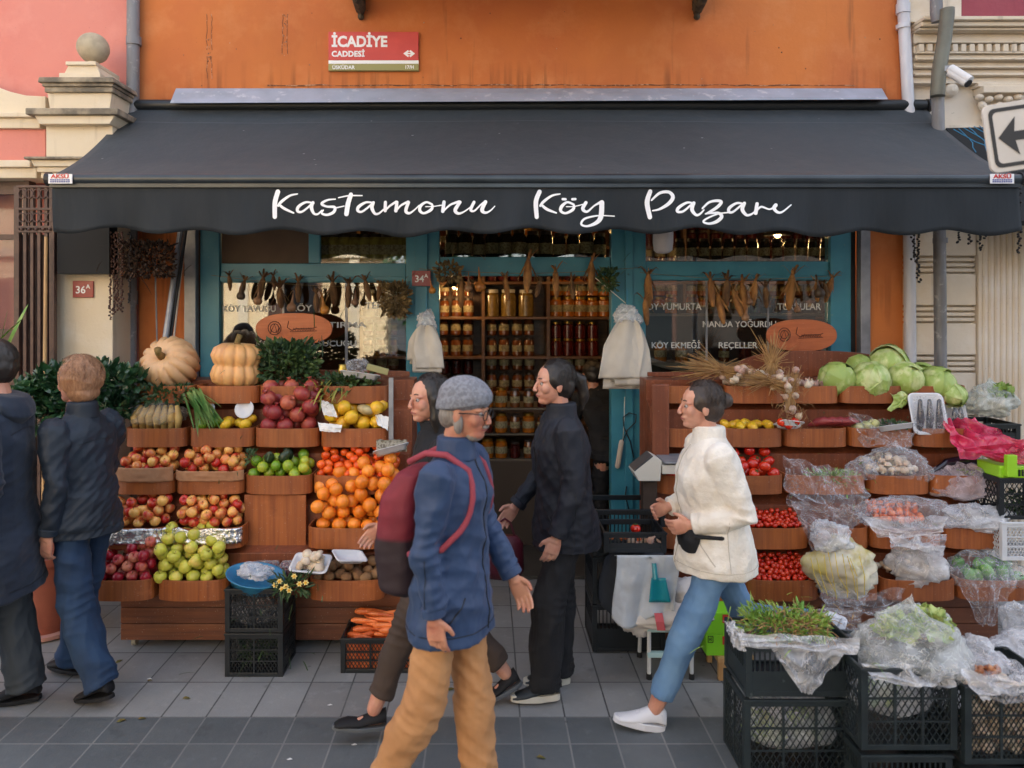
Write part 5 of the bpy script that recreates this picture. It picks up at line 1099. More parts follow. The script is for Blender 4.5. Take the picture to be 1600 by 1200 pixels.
s = thing('lime_basket', 'lime green plastic basket at the right edge under the red film', 'basket', P(1590, 735, 4.2))
m = MB(); m.box(PX(1562, 4.2), PX(1640, 4.2), 4.2, 4.4, PZ(748, 4.2), PZ(728, 4.2)); m.build('tub', LIMEP, s, bevel=.008)
m = MB(); m.box(PX(1572, 4.18), PX(1588, 4.18), 4.17, 4.2, PZ(745, 4.18), PZ(711, 4.18)); m.build('clip', LIMEP, s, bevel=.004)
m = MB()
for k in range(6): m.box(PX(1592 + k * 5, 4.195), PX(1594.5 + k * 5, 4.195), 4.194, 4.199, PZ(744, 4.195), PZ(734, 4.195))
m.build('slots', BLACK, s)
crate('black crate of dark greens under the lime basket', PX(1562, 4.18), .4, 4.18, .28, PZ(812, 4.18), .235, CRD, 'mesh', 'crates at the right end')
herbs('dark_greens', 'dark greens showing through the black crate under the lime basket', (PX(1600, 4.25), 4.26, PZ(790, 4.25)), (.1, .05, .07), 200, .03, HERB, 15)
crate('white lattice crate below the black crate at the right edge', PX(1566, 4.14), .4, 4.14, .28, PZ(876, 4.14), .215, WCR, 'fine', 'crates at the right end')
# ---------------- left stand extras
pbag('clear plastic bag of pale yellow roots in the left second row bin', 203, 291, 628, 672, 4.58, .1, filmm('yellowish_film', (.78, .7, .55), .12), 71, amp=.16)
for k in range(7):
    m = MB(); m.tube([P(212 + k * 11, 668, 4.56), P(210 + k * 11.5, 652, 4.52), P(220 + k * 9.5, 636, 4.56)], [.018, .024, .014], 12, round_ends=True); tag(m.build('root', mat('pale_root', hexc(206, 172, 104), .5, c2=hexc(190, 150, 84), scale=20), None, smooth=True, loc=P(240, 650, 4.55)), 'pale yellow root inside the clear plastic bag', 'root', 'roots in the clear bag')
for c, w in ((P(325, 640, 4.6), .05), (P(383, 640, 4.6), .06)):
    m = MB(); m.lathe([(.01, -.004), (w * .55, 0), (w, .02), (w * .97, .022), (w * .5, .006), (.001, .003)], c, 20, rot=(R(70), 0, 0)); tag(m.build('foam_cup', FOAM, None, smooth=True, loc=c), 'small white foam cup wrapping behind the ' + ('green fruit' if w == .05 else 'ribbed squash'), 'cup')
PAPER = mat('white_paper', hexc(226, 224, 222), .7)
for i, (a, b_, c, d) in enumerate((((500, 623, 4.56), (520, 632, 4.52), (528, 652, 4.5), (505, 648, 4.5)), ((497, 660, 4.46), (535, 664, 4.44), (532, 676, 4.43), (500, 674, 4.43)), ((585, 645, 4.54), (608, 652, 4.5), (606, 672, 4.46), (590, 664, 4.46)))):
    sheet('wrapping_paper', ('crumpled white paper flap at the upper left of the quince bin', 'white paper folded over the rim of the quince bin, left', 'white paper corner at the right of the quince bin')[i], q(*a), q(*b_), q(*c), q(*d), PAPER, 80 + i, .012, 0, 14, 'paper')
m = MB(); m.ball(P(571, 640, 4.52), (.055, .04, .03), 14, 8, (0, .3, 0)); tag(m.build('wrapped_pack', mat('brown_wrap', hexc(150, 126, 84), .35, c2=hexc(196, 178, 130), scale=16, bump=.5), None, smooth=True, loc=P(571, 640, 4.52)), 'wrinkled brown wrapped pack resting on the quinces', 'pack')
m = MB(); m.box(PX(608, 4.5), PX(615, 4.5), 4.48, 4.5, PZ(690, 4.5), PZ(590, 4.5)); tag(m.build('white_bracket', ALU, None, loc=P(611, 640, 4.5)), 'thin white metal upright at the right end of the left stand', 'bracket')
tray('foam_tray', 'white foam tray of grey mushrooms tilted on the mandarins', P(612, 708, 4.36), .19, .14, .03, (R(-18), R(-12), R(14)))
m = MB(); m.grid(lambda u, v: P(588 + u * 48, 706 - v * 18, 4.36 + .06 * v) + Vector((0, 0, .02 * math.sin(u * 3.1) * math.sin(v * 3.1) + .01 * abs(fz((u * 5, v * 5, 0), 1.5)))), 20, 14)
tag(m.build('wrapped_herbs', mat('speckled_wrap', hexc(150, 142, 124), .35, c2=hexc(96, 84, 66), scale=60, lo=.48, hi=.55), None, smooth=True, loc=P(612, 700, 4.38)), 'speckled grey wrapped mushrooms on the tilted foam tray', 'mushrooms')
tray('foam_tray', 'foam tray with dark red meat cuts at the top of the left stand', P(562, 592, 4.66), .23, .13, .03, (R(-14), R(8), R(4)))
m = MB(); m.ball(P(565, 585, 4.66), (.085, .045, .014), 16, 8, (0, R(8), 0)); tag(m.build('red_pack', mat('dark_red_pack', hexc(130, 20, 40), .3), None, smooth=True, loc=P(565, 585, 4.66)), 'dark red pack lying in the top foam tray', 'pack')
pbag('clear shiny bag behind the top foam tray', 540, 575, 560, 588, 4.75, .06, FILM, 91, amp=.3)
m = MB(); m.box(-.07, .07, -.02, .02, -.02, .02); o = tag(m.build('carton', mat('olive_carton', hexc(150, 144, 96), .5), None, bevel=.004), 'olive printed carton lying on the top foam tray', 'carton'); o.location = P(590, 577, 4.68); o.rotation_euler = (0, R(16), .1)
m = MB(); m.lathe([(.026, -.03), (.03, 0), (.022, .02), (.024, .035), (.001, .037)], P(535, 578, 4.72), 14); tag(m.build('gold_jar', mat('gold_foil', hexc(200, 164, 80), .3, .8), None, smooth=True, loc=P(535, 578, 4.72)), 'little gold topped jar beside the clear shiny bag', 'jar')
# punnets and mushroom tray between the crates and the potato bin
zf = .40
m = MB(); m.box(PX(372, 4.25), PX(482, 4.25), 4.14, 4.315, zf - .02, zf + .035); m.build('low_shelf', STAND, LS, bevel=.002)
for i, (x0, x1) in enumerate(((392, 430), (434, 464))):
    a, c = PX(x0, 4.2), PX(x1, 4.2); s = thing('berry_punnet', ('clear punnet of dark red cherries behind the blue tray, left', 'clear punnet of dark red cherries beside the mushroom tray')[i], 'punnet', ((a + c) / 2, 4.25, zf + .04))
    MB().box(a, c, 4.17, 4.30, zf + .036, zf + .125).build('tub', FILM, s, bevel=.01)
    rd = random.Random(i); m = MB()
    for k in range(60): m.ball((rd.uniform(a + .012, c - .012), rd.uniform(4.18, 4.29), zf + .05 + rd.random() * .06), .0105, 8, 6)
    m.build('cherries', mat('cherry_dark', hexc(104, 14, 26), .2, coat=.4), s, smooth=True)
tray('foam_tray', 'white foam tray of pale mushrooms tipped on the low shelf', P(486, 886, 4.1), .19, .13, .03, (R(22), R(3), R(-4)))
lumps('mushroom', 'pale mushroom on the tipped foam tray', 'mushrooms on the tipped foam tray', 470, 504, 866, 888, 4.08, 14, .03, 1.25, 3)
tray('foam_tray', 'empty foam tray corner lying on the potatoes', P(545, 874, 4.14), .16, .11, .025, (R(12), R(10), R(30)))
# left crates, blue tray, daffodils, carrots
xk = PX(351, 3.98)
g_ = 'black crates left of the carrots'
crate('lower black crate of the short stack in front of the left stand', xk, .315, 3.98, .27, 0, .235, CRD, 'fine', g_); crate('upper black crate of the short stack under the blue tray', xk, .315, 3.98, .27, .24, .235, CRD, 'fine', g_)
herbs('dark_greens', 'dark greens inside the lower crate of the short stack', (xk + .16, 4.08, .1), (.11, .07, .06), 300, .03, HERB, 17)
pbag('dim plastic bag inside the upper crate of the short stack', 362, 436, 935, 980, 4.1, .08, FILM, 92)
BLUEP = mat('blue_plastic', hexc(44, 120, 164), .35, c2=hexc(60, 140, 180), coat=.2)
s = thing('blue_tub', 'blue plastic tub tilted on the short black crate stack', 'tub', P(398, 915, 4.05))
m = MB(); c = P(398, 918, 4.08); Mx = Euler((R(10), R(9), 0)).to_matrix()
m.loft([[c + Mx @ Vector((a * math.cos(t * math.pi / 12), b_ * math.sin(t * math.pi / 12), z)) for t in range(24)] for a, b_, z in ((.12, .09, 0), (.155, .12, .075), (.165, .13, .08), (.165, .13, .074), (.15, .115, .072), (.115, .085, .006))])
m.build('tub', BLUEP, s, smooth=True)
pbag('crumpled clear plastic lying in the blue tub', 372, 428, 882, 908, 4.08, .07, MILKY, 93, amp=.35)
herbs('daffodil_leaves', 'dark green daffodil leaves fanned right of the blue tub', P(455, 915, 4.0), (.09, .05, .04), 160, .06, HERB, 18, cat='flowers', asp=.2)
for k, (x, y) in enumerate(((437, 908), (447, 916), (430, 914), (441, 920), (452, 922), (468, 912), (460, 900), (478, 910))):
    c = P(x, y, 3.93); m = MB()
    for j in range(6):
        a = j * math.pi / 3; e = Vector((math.cos(a), -.2, math.sin(a))); u = Vector((-math.sin(a), 0, math.cos(a))); m.add([c, c + e * .009 + u * .006, c + e * .018, c + e * .009 - u * .006], [(0, 1, 2, 3)])
    m.cur = 1; m.lathe([(.002, 0), (.005, .002), (.006, .01), (.003, .009)], c, 10, rot=(R(90), 0, 0)); tag(m.build('daffodil', [mat('petal_cream', hexc(236, 220, 150), .6), mat('petal_yellow', hexc(240, 180, 40), .5)], None, loc=c, solid=.0008), 'small yellow and cream daffodil in the bunch beside the blue tub', 'flower', 'daffodils beside the blue tub')
xq = PX(532, 4.02); crate('low black crate of carrots standing right of the left stand', xq, .46, 4.02, .25, 0, .19, CRD, 'fine', g_)
CARM = fruit_m('carrot_skin', hexc(206, 92, 36), hexc(222, 120, 60), stretch=(3, 3, 1), scale=20, rough=.5)
m = MB(); m.tube([(-.085, 0, 0), (-.07, 0, .002), (0, .004, 0), (.05, 0, -.002), (.09, -.003, 0)], [.012, .018, .016, .011, .003], 10, round_ends=True); KCAR = Kind(m.build('carrot', CARM, None, smooth=True))
for k in range(34): KCAR.put((xq + .09 + rp.random() * .3, 4.05 + .18 * rp.random(), .17 + .016 * (k // 6) + rp.random() * .01), (rp.uniform(-.1, .1), rp.uniform(-.12, .12), rp.gauss(0, .3) + (math.pi if k % 2 else 0)), rp.uniform(.8, 1.15), 'orange carrot heaped in the low black crate', 'carrots in the low black crate', 'carrot')
MB().box(xq + .02, xq + .44, 4.04, 4.25, .02, .155).build('carrot_bed', CARM, None)
o = bpy.data.objects['carrot_bed']; tag(o, 'packed lower layers of carrots filling the low black crate', 'carrots')
# ---------------- middle: crates, sacks on a step stool, scoop, green boxes
for k in range(3): crate(('bottom', 'middle', 'top')[k] + ' crate of the dark stack beside the door', PX(926, 4.25), .42, 4.25, .34, .01 + k * .275, .27, CRD, 'solid', 'dark crates beside the door')
crate('black crate with radishes in front of the scale', PX(938, 4.1), .34, 3.98, .26, PZ(862, 4.0), .11, CRD, 'solid', 'dark crates beside the door')
pbag('dark grey cloth bag slumped under the radish crate', 940, 1050, 838, 1000, 4.2, .1, mat('charcoal_cloth', hexc(52, 56, 64), .8), 95, amp=.15, cat='cloth bag')
lumps('garlic', 'pale garlic bulb on the dark cloth beside the sacks', 'garlic on the dark cloth', 985, 1035, 842, 852, 4.02, 7, .03, 1.1, 5)
K['tomato'].put(P(993, 826, 4.05), (0, 0, 0), .8, 'single red tomato in the radish crate', None, 'tomato')
lumps('carrotlet', 'small radish in the crate in front of the scale', 'radishes in the crate', 950, 1010, 834, 842, 4.08, 8, .04, .7, 6)
s = thing('step_stool', 'pale blue and white folding step stool under the sacks', 'stool', (PX(1045, 3.98), 3.98, 0))
LB = mat('pale_blue_plastic', hexc(170, 206, 214), .4, coat=.2); LW = mat('stool_white', hexc(200, 204, 208), .4)
sx0, sx1 = PX(1010, 3.98), PX(1082, 3.98)
m = MB(); m.box(sx0 - .01, sx1 + .01, 3.95, 4.2, .25, .28); m.build('seat', LB, s, bevel=.012)
for x in (sx0, sx1 - .02):
    for y in (3.96, 4.17): m = MB(); m.tube([(x + .01, y, .26), (x + .01, y + (.0 if y < 4 else .04), .02)], .011, 10); o = m.build('leg', LW, s, smooth='auto'); MB().tube([(x + .01, y + (.0 if y < 4 else .04), .03), (x + .01, y + (.0 if y < 4 else .04), 0)], .015, 10).build('foot', BLACK, o)
m = MB(); m.box(sx0, sx1, 3.945, 3.975, .118, .148); m.build('step', LB, s, bevel=.006)
SACK = mat('white_sackcloth', hexc(206, 202, 200), .85, c2=hexc(184, 180, 178), scale=8, bump=.5, bscale=30, bdist=.01)
def cloth_pile(lab, x0, x1, y0, y1, Y, dep, seed, mt=SACK, amp=.2): return pbag(lab, x0, x1, y0, y1, Y, dep, mt, seed, name='sack', amp=amp, cat='sack')
PBS = mat('pale_blue_sack', hexc(196, 204, 214), .85, c2=hexc(178, 184, 194), bump=.4, bscale=25, bdist=.01)
m = MB()
def drape(u, v):                         # cloth laid over the crates and hanging in folds down the front
    y = 868 + max(v - .25, 0) / .75 * (98 + 14 * math.sin(u * 5)); Y = 4.12 - .22 * min(v / .25, 1) + .02 * math.sin(u * 14 + 2 * v) * v + .012 * fz((u * 3, v * 3, 0), 1.5, 4)
    return P(960 + 98 * u + (4 * math.sin(v * 5)), y + (4 * math.sin(u * 9) if v > .3 else 0), Y)
m.grid(drape, 40, 36); tag(m.build('white_cloth', PBS, None, smooth=True, solid=.004, loc=P(1010, 900, 4)), 'pale white cloth hanging in folds over the stool pile', 'cloth')
cloth_pile('grey white sack drooping at the left of the stool pile', 968, 1030, 900, 1010, 4.02, .09, 102)
o = cloth_pile('folded white sack lying flat on the stool with pink stripe', 978, 1108, 940, 988, 3.98, .11, 103)
cloth_pile('rumpled white sack at the back of the stool pile', 1030, 1112, 905, 955, 4.06, .1, 104)
m = MB(); m.grid(lambda u, v: P(1022 + 13 * u + 5 * v, 958 + 27 * v, 3.862 + .02 * abs(v - .5)), 4, 10); tag(m.build('pink_stripe', mat('stripe_pink', hexc(206, 96, 106), .8), None, loc=P(1026, 960, 3.86), solid=.002), 'woven pink stripe across the folded white sack', 'stripe')
SC = mat('teal_plastic', hexc(24, 138, 156), .35, coat=.2)
s = thing('scoop', 'teal plastic hand shovel stuck in the white sacks', 'scoop', P(1025, 920, 3.86))
m = MB(); m.tube([P(1022, 880, 3.87), P(1024, 905, 3.85)], [.012, .014], 8); m.build('handle', SC, s, smooth='auto')
m = MB(); m.grid(lambda u, v: P(1012 + 34 * u + (1 - v) * (.5 - u) * 12 + 2 * v, 903 + 38 * v, 3.85 + .02 * math.cos((u - .5) * 3)) , 8, 8); m.build('blade', SC, s, smooth=True, solid=.003)
GRN = mat('green_carton', hexc(128, 206, 40), .5)
for k in range(2):
    s = thing('fruit_box', ('lower', 'upper')[k] + ' bright green printed carton on the small wooden stool', 'carton', P(1125, 1010 - 33 * k, 3.95))
    x0, x1 = PX(1104, 3.95), PX(1150, 3.95); z0 = PZ(1024.5, 3.95) + k * .116; MB().box(x0, x1, 3.95, 4.2, z0, z0 + .113).build('box', GRN, s, bevel=.002)
    m = MB(); zz = z0 + .085
    for a, b_ in (((.008, .02), (.008, -.014)), ((.008, -.014), (.034, -.014)), ((.034, -.014), (.034, .02)), ((.034, .02), (.008, .02)), ((.016, .01), (.016, -.004)), ((.016, .004), (.024, .004)), ((.024, .012), (.024, -.006))):
        m.bar((x0 + a[0], 3.948, zz + a[1]), (x0 + b_[0], 3.948, zz + b_[1]), .003, .0025)
    m.build('printed_mark', BLACK, s); MB().box(x0 + .085, x0 + .13, 3.9475, 3.949, z0 + .06, z0 + .105).build('printed_picture', mat('print_red', hexc(190, 60, 50), .5), s)
s = thing('wooden_stool', 'tiny pale wooden stool under the green cartons', 'stool', (PX(1140, 3.95), 3.95, 0))
x0, x1 = PX(1122, 3.93), PX(1180, 3.93); MB().box(x0, x1, 3.93, 4.18, .1, .128).build('seat', LWOOD, s, bevel=.003)
m = MB(); m.box(x0 + .01, x1 - .01, 3.94, 3.955, .06, .099); m.build('apron', LWOOD, s)
for x in (x0 + .006, x1 - .034):
    for y in (3.938, 4.14): MB().box(x, x + .028, y, y + .028, 0, .0995).build('leg', LWOOD, s, bevel=.003)
# scale on the stand
s = thing('scale', 'cream electronic shop scale beside the teal post', 'scale', P(1040, 745, 4.3)); SCW = mat('scale_cream', hexc(206, 202, 192), .4)
m = MB(); Y = 4.22; a = [P(990, 738, Y), P(1021, 713, Y), P(1034, 720, Y), P(1032, 752, Y), P(998, 752, Y)]
m.prism([(p.x, p.z) for p in a], Y, Y + .16); m.build('head', SCW, s, bevel=.004)
m = MB(); p0, p1 = P(991, 736, Y), P(1020, 712.5, Y); dv = (p1 - p0); nn = Vector((-dv.z, 0, dv.x)).normalized() * .004
m.add([p0 + nn, p1 + nn, p1 + nn + Vector((0, .15, 0)), p0 + nn + Vector((0, .15, 0)), p0 - nn, p1 - nn, p1 - nn + Vector((0, .15, 0)), p0 - nn + Vector((0, .15, 0))], [(0, 1, 2, 3), (7, 6, 5, 4), (0, 4, 5, 1), (2, 6, 7, 3), (1, 5, 6, 2), (3, 7, 4, 0)]); m.build('keypad', mat('keypad_grey', hexc(70, 72, 76), .4), s)
m = MB(); m.box(PX(1034.5, Y), PX(1090, Y), Y, Y + .25, PZ(741, Y), PZ(727, Y)); m.build('base', SCW, s, bevel=.004); m = MB(); m.box(PX(1038, Y), PX(1092, Y), Y - .01, Y + .24, PZ(724.5, Y), PZ(721.5, Y)); m.build('pan', ALU, s, bevel=.002)
m = MB(); m.box(PX(1008, Y), PX(1030, Y), Y + .05, Y + .12, PZ(1000, Y), PZ(752.5, Y)); m.build('support', mat('dark_support', hexc(56, 44, 38), .7), s)
# power strip on the post
Y = FR - .06
s = thing('power_strip', 'cream power strip with black cable hanging on the teal post', 'power strip', P(970, 710, Y))
m = MB(); m.tube([P(971, 691, Y), P(965, 728, Y)], .019, 12, .6, round_ends=True); m.build('housing', mat('strip_cream', hexc(190, 176, 160), .5), s, smooth='auto')
m = MB(); m.tube([P(973, 690, Y), P(980, 672, Y), P(993, 660, Y), P(994, 648, Y), P(983, 645, Y), P(974, 652, Y), P(975, 668, Y), P(985, 690, Y), P(990, 715, Y)], .0045, 6); m.tube([P(979, 760, Y), P(977, 775, Y), P(984, 800, Y)], .0045, 6); m.build('cable', BLACK, s, smooth=True)
m = MB(); m.tube([P(976, 620, Y), P(975, 660, Y), P(973, 692, Y)], .003, 6); m.build('lead', SCW, s, smooth=True)

# ---------------- hanging dried things
HUSK = fruit_m('dried_husk', hexc(120, 88, 54), hexc(84, 60, 40), scale=30, rough=.8, coat=0, bump=.4); HUSKT = fruit_m('dried_husk_tan', hexc(170, 120, 66), hexc(130, 88, 50), scale=30, rough=.75, coat=0, bump=.4)
GOUR = fruit_m('gourd_tan', hexc(150, 112, 80), hexc(110, 80, 60), rough=.5); GOUY = fruit_m('gourd_orange', hexc(190, 130, 40), hexc(160, 100, 40), rough=.5); GOUD = fruit_m('gourd_dark', hexc(50, 40, 34), hexc(70, 56, 44), rough=.5)
def cob(mt, seed, husks=9, L=.15):
    m = MB(); rd = random.Random(seed); m.lathe([(.002, -L), (.012, -L * .94), (.02, -L * .7), (.023, -L * .4), (.019, -L * .1), (.009, .01), (.004, .03)], n=12, fn=lambda a, z: 1 + .08 * math.sin(5 * a + z * 300))
    for i in range(husks):
        a = i * 6.28 / husks + rd.uniform(-.3, .3); e = Vector((math.cos(a), math.sin(a), 0)); l_ = rd.uniform(.05, .09); dn = rd.choice((1, 1, -1)); w = .008
        u = Vector((-math.sin(a), math.cos(a), 0)) * w; pp = [Vector((0, 0, 0)), e * l_ * .4 + Vector((0, 0, l_ * .5 * dn)), e * l_ * .7 + Vector((0, 0, l_ * (.75 if dn > 0 else -1.0))), e * l_ * 1.0 + Vector((0, 0, l_ * (.6 if dn > 0 else -1.5)))]
        vs = [p_ for p in zip(pp, (.5, 1, .7, .05)) for p_ in (p[0] - u * p[1], p[0] + u * p[1])]; m.add(vs, [(2 * k, 2 * k + 1, 2 * k + 3, 2 * k + 2) for k in range(3)])
    m.tube([(0, 0, .02), (.002, 0, .05)], .002, 5)
    return Kind(m.build('corn_cob', mt, None, smooth=True))
COB = [cob(HUSK, 1), cob(HUSK, 2, 16, .12), cob(HUSKT, 3, 7, .18)]
def gourd(mt): m = MB(); m.lathe([(.003, -.04), (.022, -.036), (.032, -.018), (.028, .004), (.012, .02), (.008, .04), (.005, .06), (.002, .1)], n=16); return Kind(m.build('gourd', mt, None, smooth=True))
GO = [gourd(GOUR), gourd(GOUY), gourd(GOUD)]
LN = [(358, 432, 0, .1), (382, 440, 0, .9), (411, 436, 0, 1.1), (427, 432, 0, .6), (437, 452, 1, 1.2), (466, 442, 0, 1.0), (494, 460, 0, .9), (503, 462, 2, .6), (520, 442, 0, 1.2), (545, 446, 0, 1.1), (571, 440, 0, 1), (593, 446, 0, .8), (720, 436, 2, 1.2), (738, 444, 0, .8), (790, 436, 2, .9), (825, 408, 2, 1.3), (868, 424, 2, 1.1), (924, 412, 2, 1.2), (844, 440, 0, .8), (893, 440, 0, .9),
 (1013, 432, 2, 1.3), (1008, 470, 2, 1), (1110, 438, 2, 1.1), (1122, 462, 2, 1.2), (1136, 440, 0, 1.2), (1146, 455, 2, 1.1), (1160, 446, 2, 1.2), (1180, 440, 2, 1), (1196, 450, 0, 1), (1238, 432, 2, 1.4), (1276, 442, 2, .8), (1288, 444, 0, .7), (1300, 436, 2, 1)]
for i, (x, y, k, s_) in enumerate(LN):
    s_ = max(s_, .7); where = 'left window' if x < 640 else 'shop doorway' if x < 960 else 'right window'
    COB[k].put(P(x, y, 5.3 + .03 * (i % 3)), (rp.uniform(-.15, .15), rp.uniform(-.3, .3), rp.uniform(0, 6)), s_, ('dried corn cob with husk hanging', 'spiky dried husk bundle hanging', 'tan dried corn with husk hanging')[k] + ' across the ' + where, 'dried corn hanging across the ' + where, 'dried corn')
for i, (x, y, k, s_) in enumerate(((403, 468, 0, 1), (456, 478, 0, 1.1), (507, 482, 1, 1.1), (555, 470, 0, .9), (377, 460, 2, 1), (750, 445, 1, 1.3), (732, 447, 0, 1), (675, 452, 1, .8), (1165, 494, 0, .9), (1246, 482, 0, .8), (1280, 455, 2, 1.2), (1171, 470, 0, .8))):
    where = 'left window' if x < 640 else 'shop doorway' if x < 960 else 'right window'
    GO[k].put(P(x, y, 5.28), (0, rp.uniform(-.2, .2), 0), s_, ('small tan bottle gourd hanging', 'small orange gourd hanging', 'dark round gourd hanging')[k] + ' on the string across the ' + where, 'gourds hanging across the ' + where, 'gourd')
for x0, y0, x1, y1, lab in ((330, 430, 640, 446, 'left window'), (655, 420, 1000, 418, 'shop doorway'), (1000, 426, 1315, 430, 'right window')):
    m = MB(); m.tube([P(x0 + (x1 - x0) * t, y0 + (y1 - y0) * t + 8 * math.sin(t * math.pi), 5.3) for t in [k / 16 for k in range(17)]], .002, 5); tag(m.build('cord', DRYL, None, loc=P(x0, y0, 5.3)), 'thin cord strung across the ' + lab + ' holding dried corn', 'cord')
herbs('dried_herbs', 'dense dried herb bundle at the right end of the left window', P(618, 472, 5.28), (.09, .05, .13), 420, .04, DRYL, 31, 'dried herbs'); herbs('dried_herbs', 'dark dried bundle hanging at the doorway top right', P(950, 440, 5.28), (.06, .04, .09), 220, .035, HERB, 32, 'dried herbs')
herbs('dried_herbs', 'dried bundle hanging over the teal door post top', P(700, 428, 5.26), (.08, .04, .07), 160, .04, DRYL, 33, 'dried herbs'); herbs('dried_herbs', 'big dark bundle of dried peppers under the awning left corner', P(232, 410, 5.0), (.17, .08, .13), 900, .035, mat('dark_dry', hexc(52, 38, 28), .8, c2=hexc(84, 56, 40), scale=12), 34, 'dried peppers')
def strand(x, y0, y1, Y, seed, lab, grp, mt, n=None, r=.008):
    rd = random.Random(seed); a, b_ = P(x, y0, Y), P(x, y1, Y); m = MB(); n = n or int((a - b_).length / (r * 1.5)); m.tube([a, b_], .0015, 4)
    for k in range(n): c = a.lerp(b_, (k + .5) / n) + Vector((rd.gauss(0, r * .7), rd.gauss(0, r * .6), 0)); m.ball(c, (r, r * .8, r * rd.uniform(.7, 1.4)), 6, 5, (rd.uniform(-1, 1), rd.uniform(-1, 1), 0))
    tag(m.build('chili_string', mt, None, loc=b_), lab, 'chili string', grp)
CH = mat('dried_chili', hexc(58, 34, 26), .6, c2=hexc(84, 50, 34), scale=30); CHB = mat('dried_dark', hexc(26, 20, 20), .6)
for i, (x, y1) in enumerate(((173, 500), (179, 492), (184, 486), (190, 488))): strand(x, 362, y1, 4.95, i, 'brown string of dried vegetables hanging left of the grey drainpipe', 'brown strings under the left awning corner', CH)
strand(203, 362, 474, 4.95, 9, 'dark string of dried peppers hanging before the grey drainpipe', None, CHB)
for i, (x, y1, Y) in enumerate(((1429, 410, 4.8), (1434, 442, 4.8), (1497, 380, 4.8), (1516, 382, 4.8), (1531, 392, 4.8), (1540, 374, 4.8), (1592, 396, 4.5))): strand(x, 290 if x > 1590 else 362, y1, Y, 20 + i, ('black string of dried peppers in front of the white drainpipe' if x < 1440 else 'black string of dried peppers under the right awning end' if x < 1590 else 'long black string of dried peppers at the far right edge'), 'black strings %s' % ('by the white pipe' if x < 1440 else 'under the awning end'), CHB, r=.009)
# hanging white bag bundles
CANV = mat('canvas_white', hexc(204, 198, 188), .8, c2=hexc(186, 178, 166), scale=3, bump=.35, bscale=14, bdist=.01)
def bundle(lab, x, y0, y1, Y, hw, seed):
    s = thing('paper_bag_bundle', lab, 'bag bundle', P(x, y0, Y)); rd = random.Random(seed)
    for k in range(5):
        dx, dy = rd.uniform(-hw * .35, hw * .35), rd.uniform(-12, 8); wd_ = hw * rd.uniform(.62, .8); an = rd.uniform(-.13, .13); yt = y0 + (y1 - y0) * .34 + dy * .5; yb = y1 + dy - (0 if k % 2 else 14)
        def f(u, v):
            pinch = .35 + .65 * min(1, v * 2.2) ** .6
            X = x + dx * v + (u - .5) * 2 * wd_ * pinch; Yp = y0 + 18 + (yb - y0 - 18) * v
            p = P(X + an * (Yp - yt), Yp, Y - .02 - k * .016); p.y -= .02 * math.sin(v * 2.6) + .016 * math.sin(u * 9 + k + seed) * (1 - v * .7) + .008 * fz((u * 3, v * 3, k), 1.5, seed); return p
        m = MB(); m.grid(f, 22, 20); m.build('bag', CANV, s, smooth=True, solid=.006)
    bag('gathered_top', None, P(x, y0 + 14, Y - .03), (hw * .5 / F * Y, .05, .085), MILKY, seed, parent=s, amp=.4)
    MB().tube([P(x, y0 - 30, Y + .02), P(x, y0 + 6, Y - .02)], .003, 6).build('hanging_cord', mat('blue_cord', hexc(40, 120, 160), .5), s)
bundle('bundle of white carrier bags hanging on the left door post', 666, 490, 584, 5.28, 31, 3); bundle('larger bundle of cream carrier bags hanging on the right door post', 980, 482, 606, 5.22, 42, 6)
m = MB(); m.tube([P(930, 434, 5.26), P(978, 474, 5.26)], .003, 5); tag(m.build('cord', SCW, None, loc=P(950, 450, 5.26)), 'white cord running slantwise to the right bag bundle', 'cord')
# oval wooden boards with burnt drawing
for cx, cy, hw, hh, Y, lab in ((459, 514, 60, 25, 5.2, 'oval wooden board hanging in front of the left window'), (1253, 524, 55, 25, 5.15, 'oval wooden board leaning before the right window')):
    s = thing('oval_sign', lab, 'sign', P(cx, cy, Y)); k_ = Y / F; m = MB(); c = P(cx, cy, Y)
    pts = [(c.x + hw * k_ * math.copysign(abs(math.cos(a)) ** .85, math.cos(a)), c.z + hh * k_ * math.copysign(abs(math.sin(a)) ** .9, math.sin(a))) for a in [i * math.pi / 24 for i in range(48)]]
    m.prism(pts, Y, Y + .02); m.build('board', WOODO, s, bevel=.003)
    ink = mat('burnt_line', hexc(86, 48, 34), .8); m = MB(); T = lambda u, v: Vector((c.x + u * hw * k_, Y - .0015, c.z + v * hh * k_))
    for i in range(2): m.tube([T(-.5 + (.17 - .06 * i) * math.cos(a), .05 + (.42 - .15 * i) * math.sin(a)) for a in [j * .45 for j in range(15)]], .003, 4)
    m.tube([T(-.62, -.3), T(-.5, .3), T(-.42, -.35), T(-.36, .1)], .003, 4); m.tube([T(-.13, .5), T(-.17, .1), T(-.05, -.1), T(.05, .02), T(.5, .05), T(.6, .12)], .0028, 4)
    m.tube([T(-.1, -.18), T(.6, -.12)], .0022, 4)
    for i in range(9): m.tube([T(-.02 + i * .065, -.12), T(.0 + i * .065, .06 + .05 * math.sin(i * 2.2)), T(.03 + i * .065, -.08)], .0022, 4)
    m.build('burnt_drawing', ink, s)
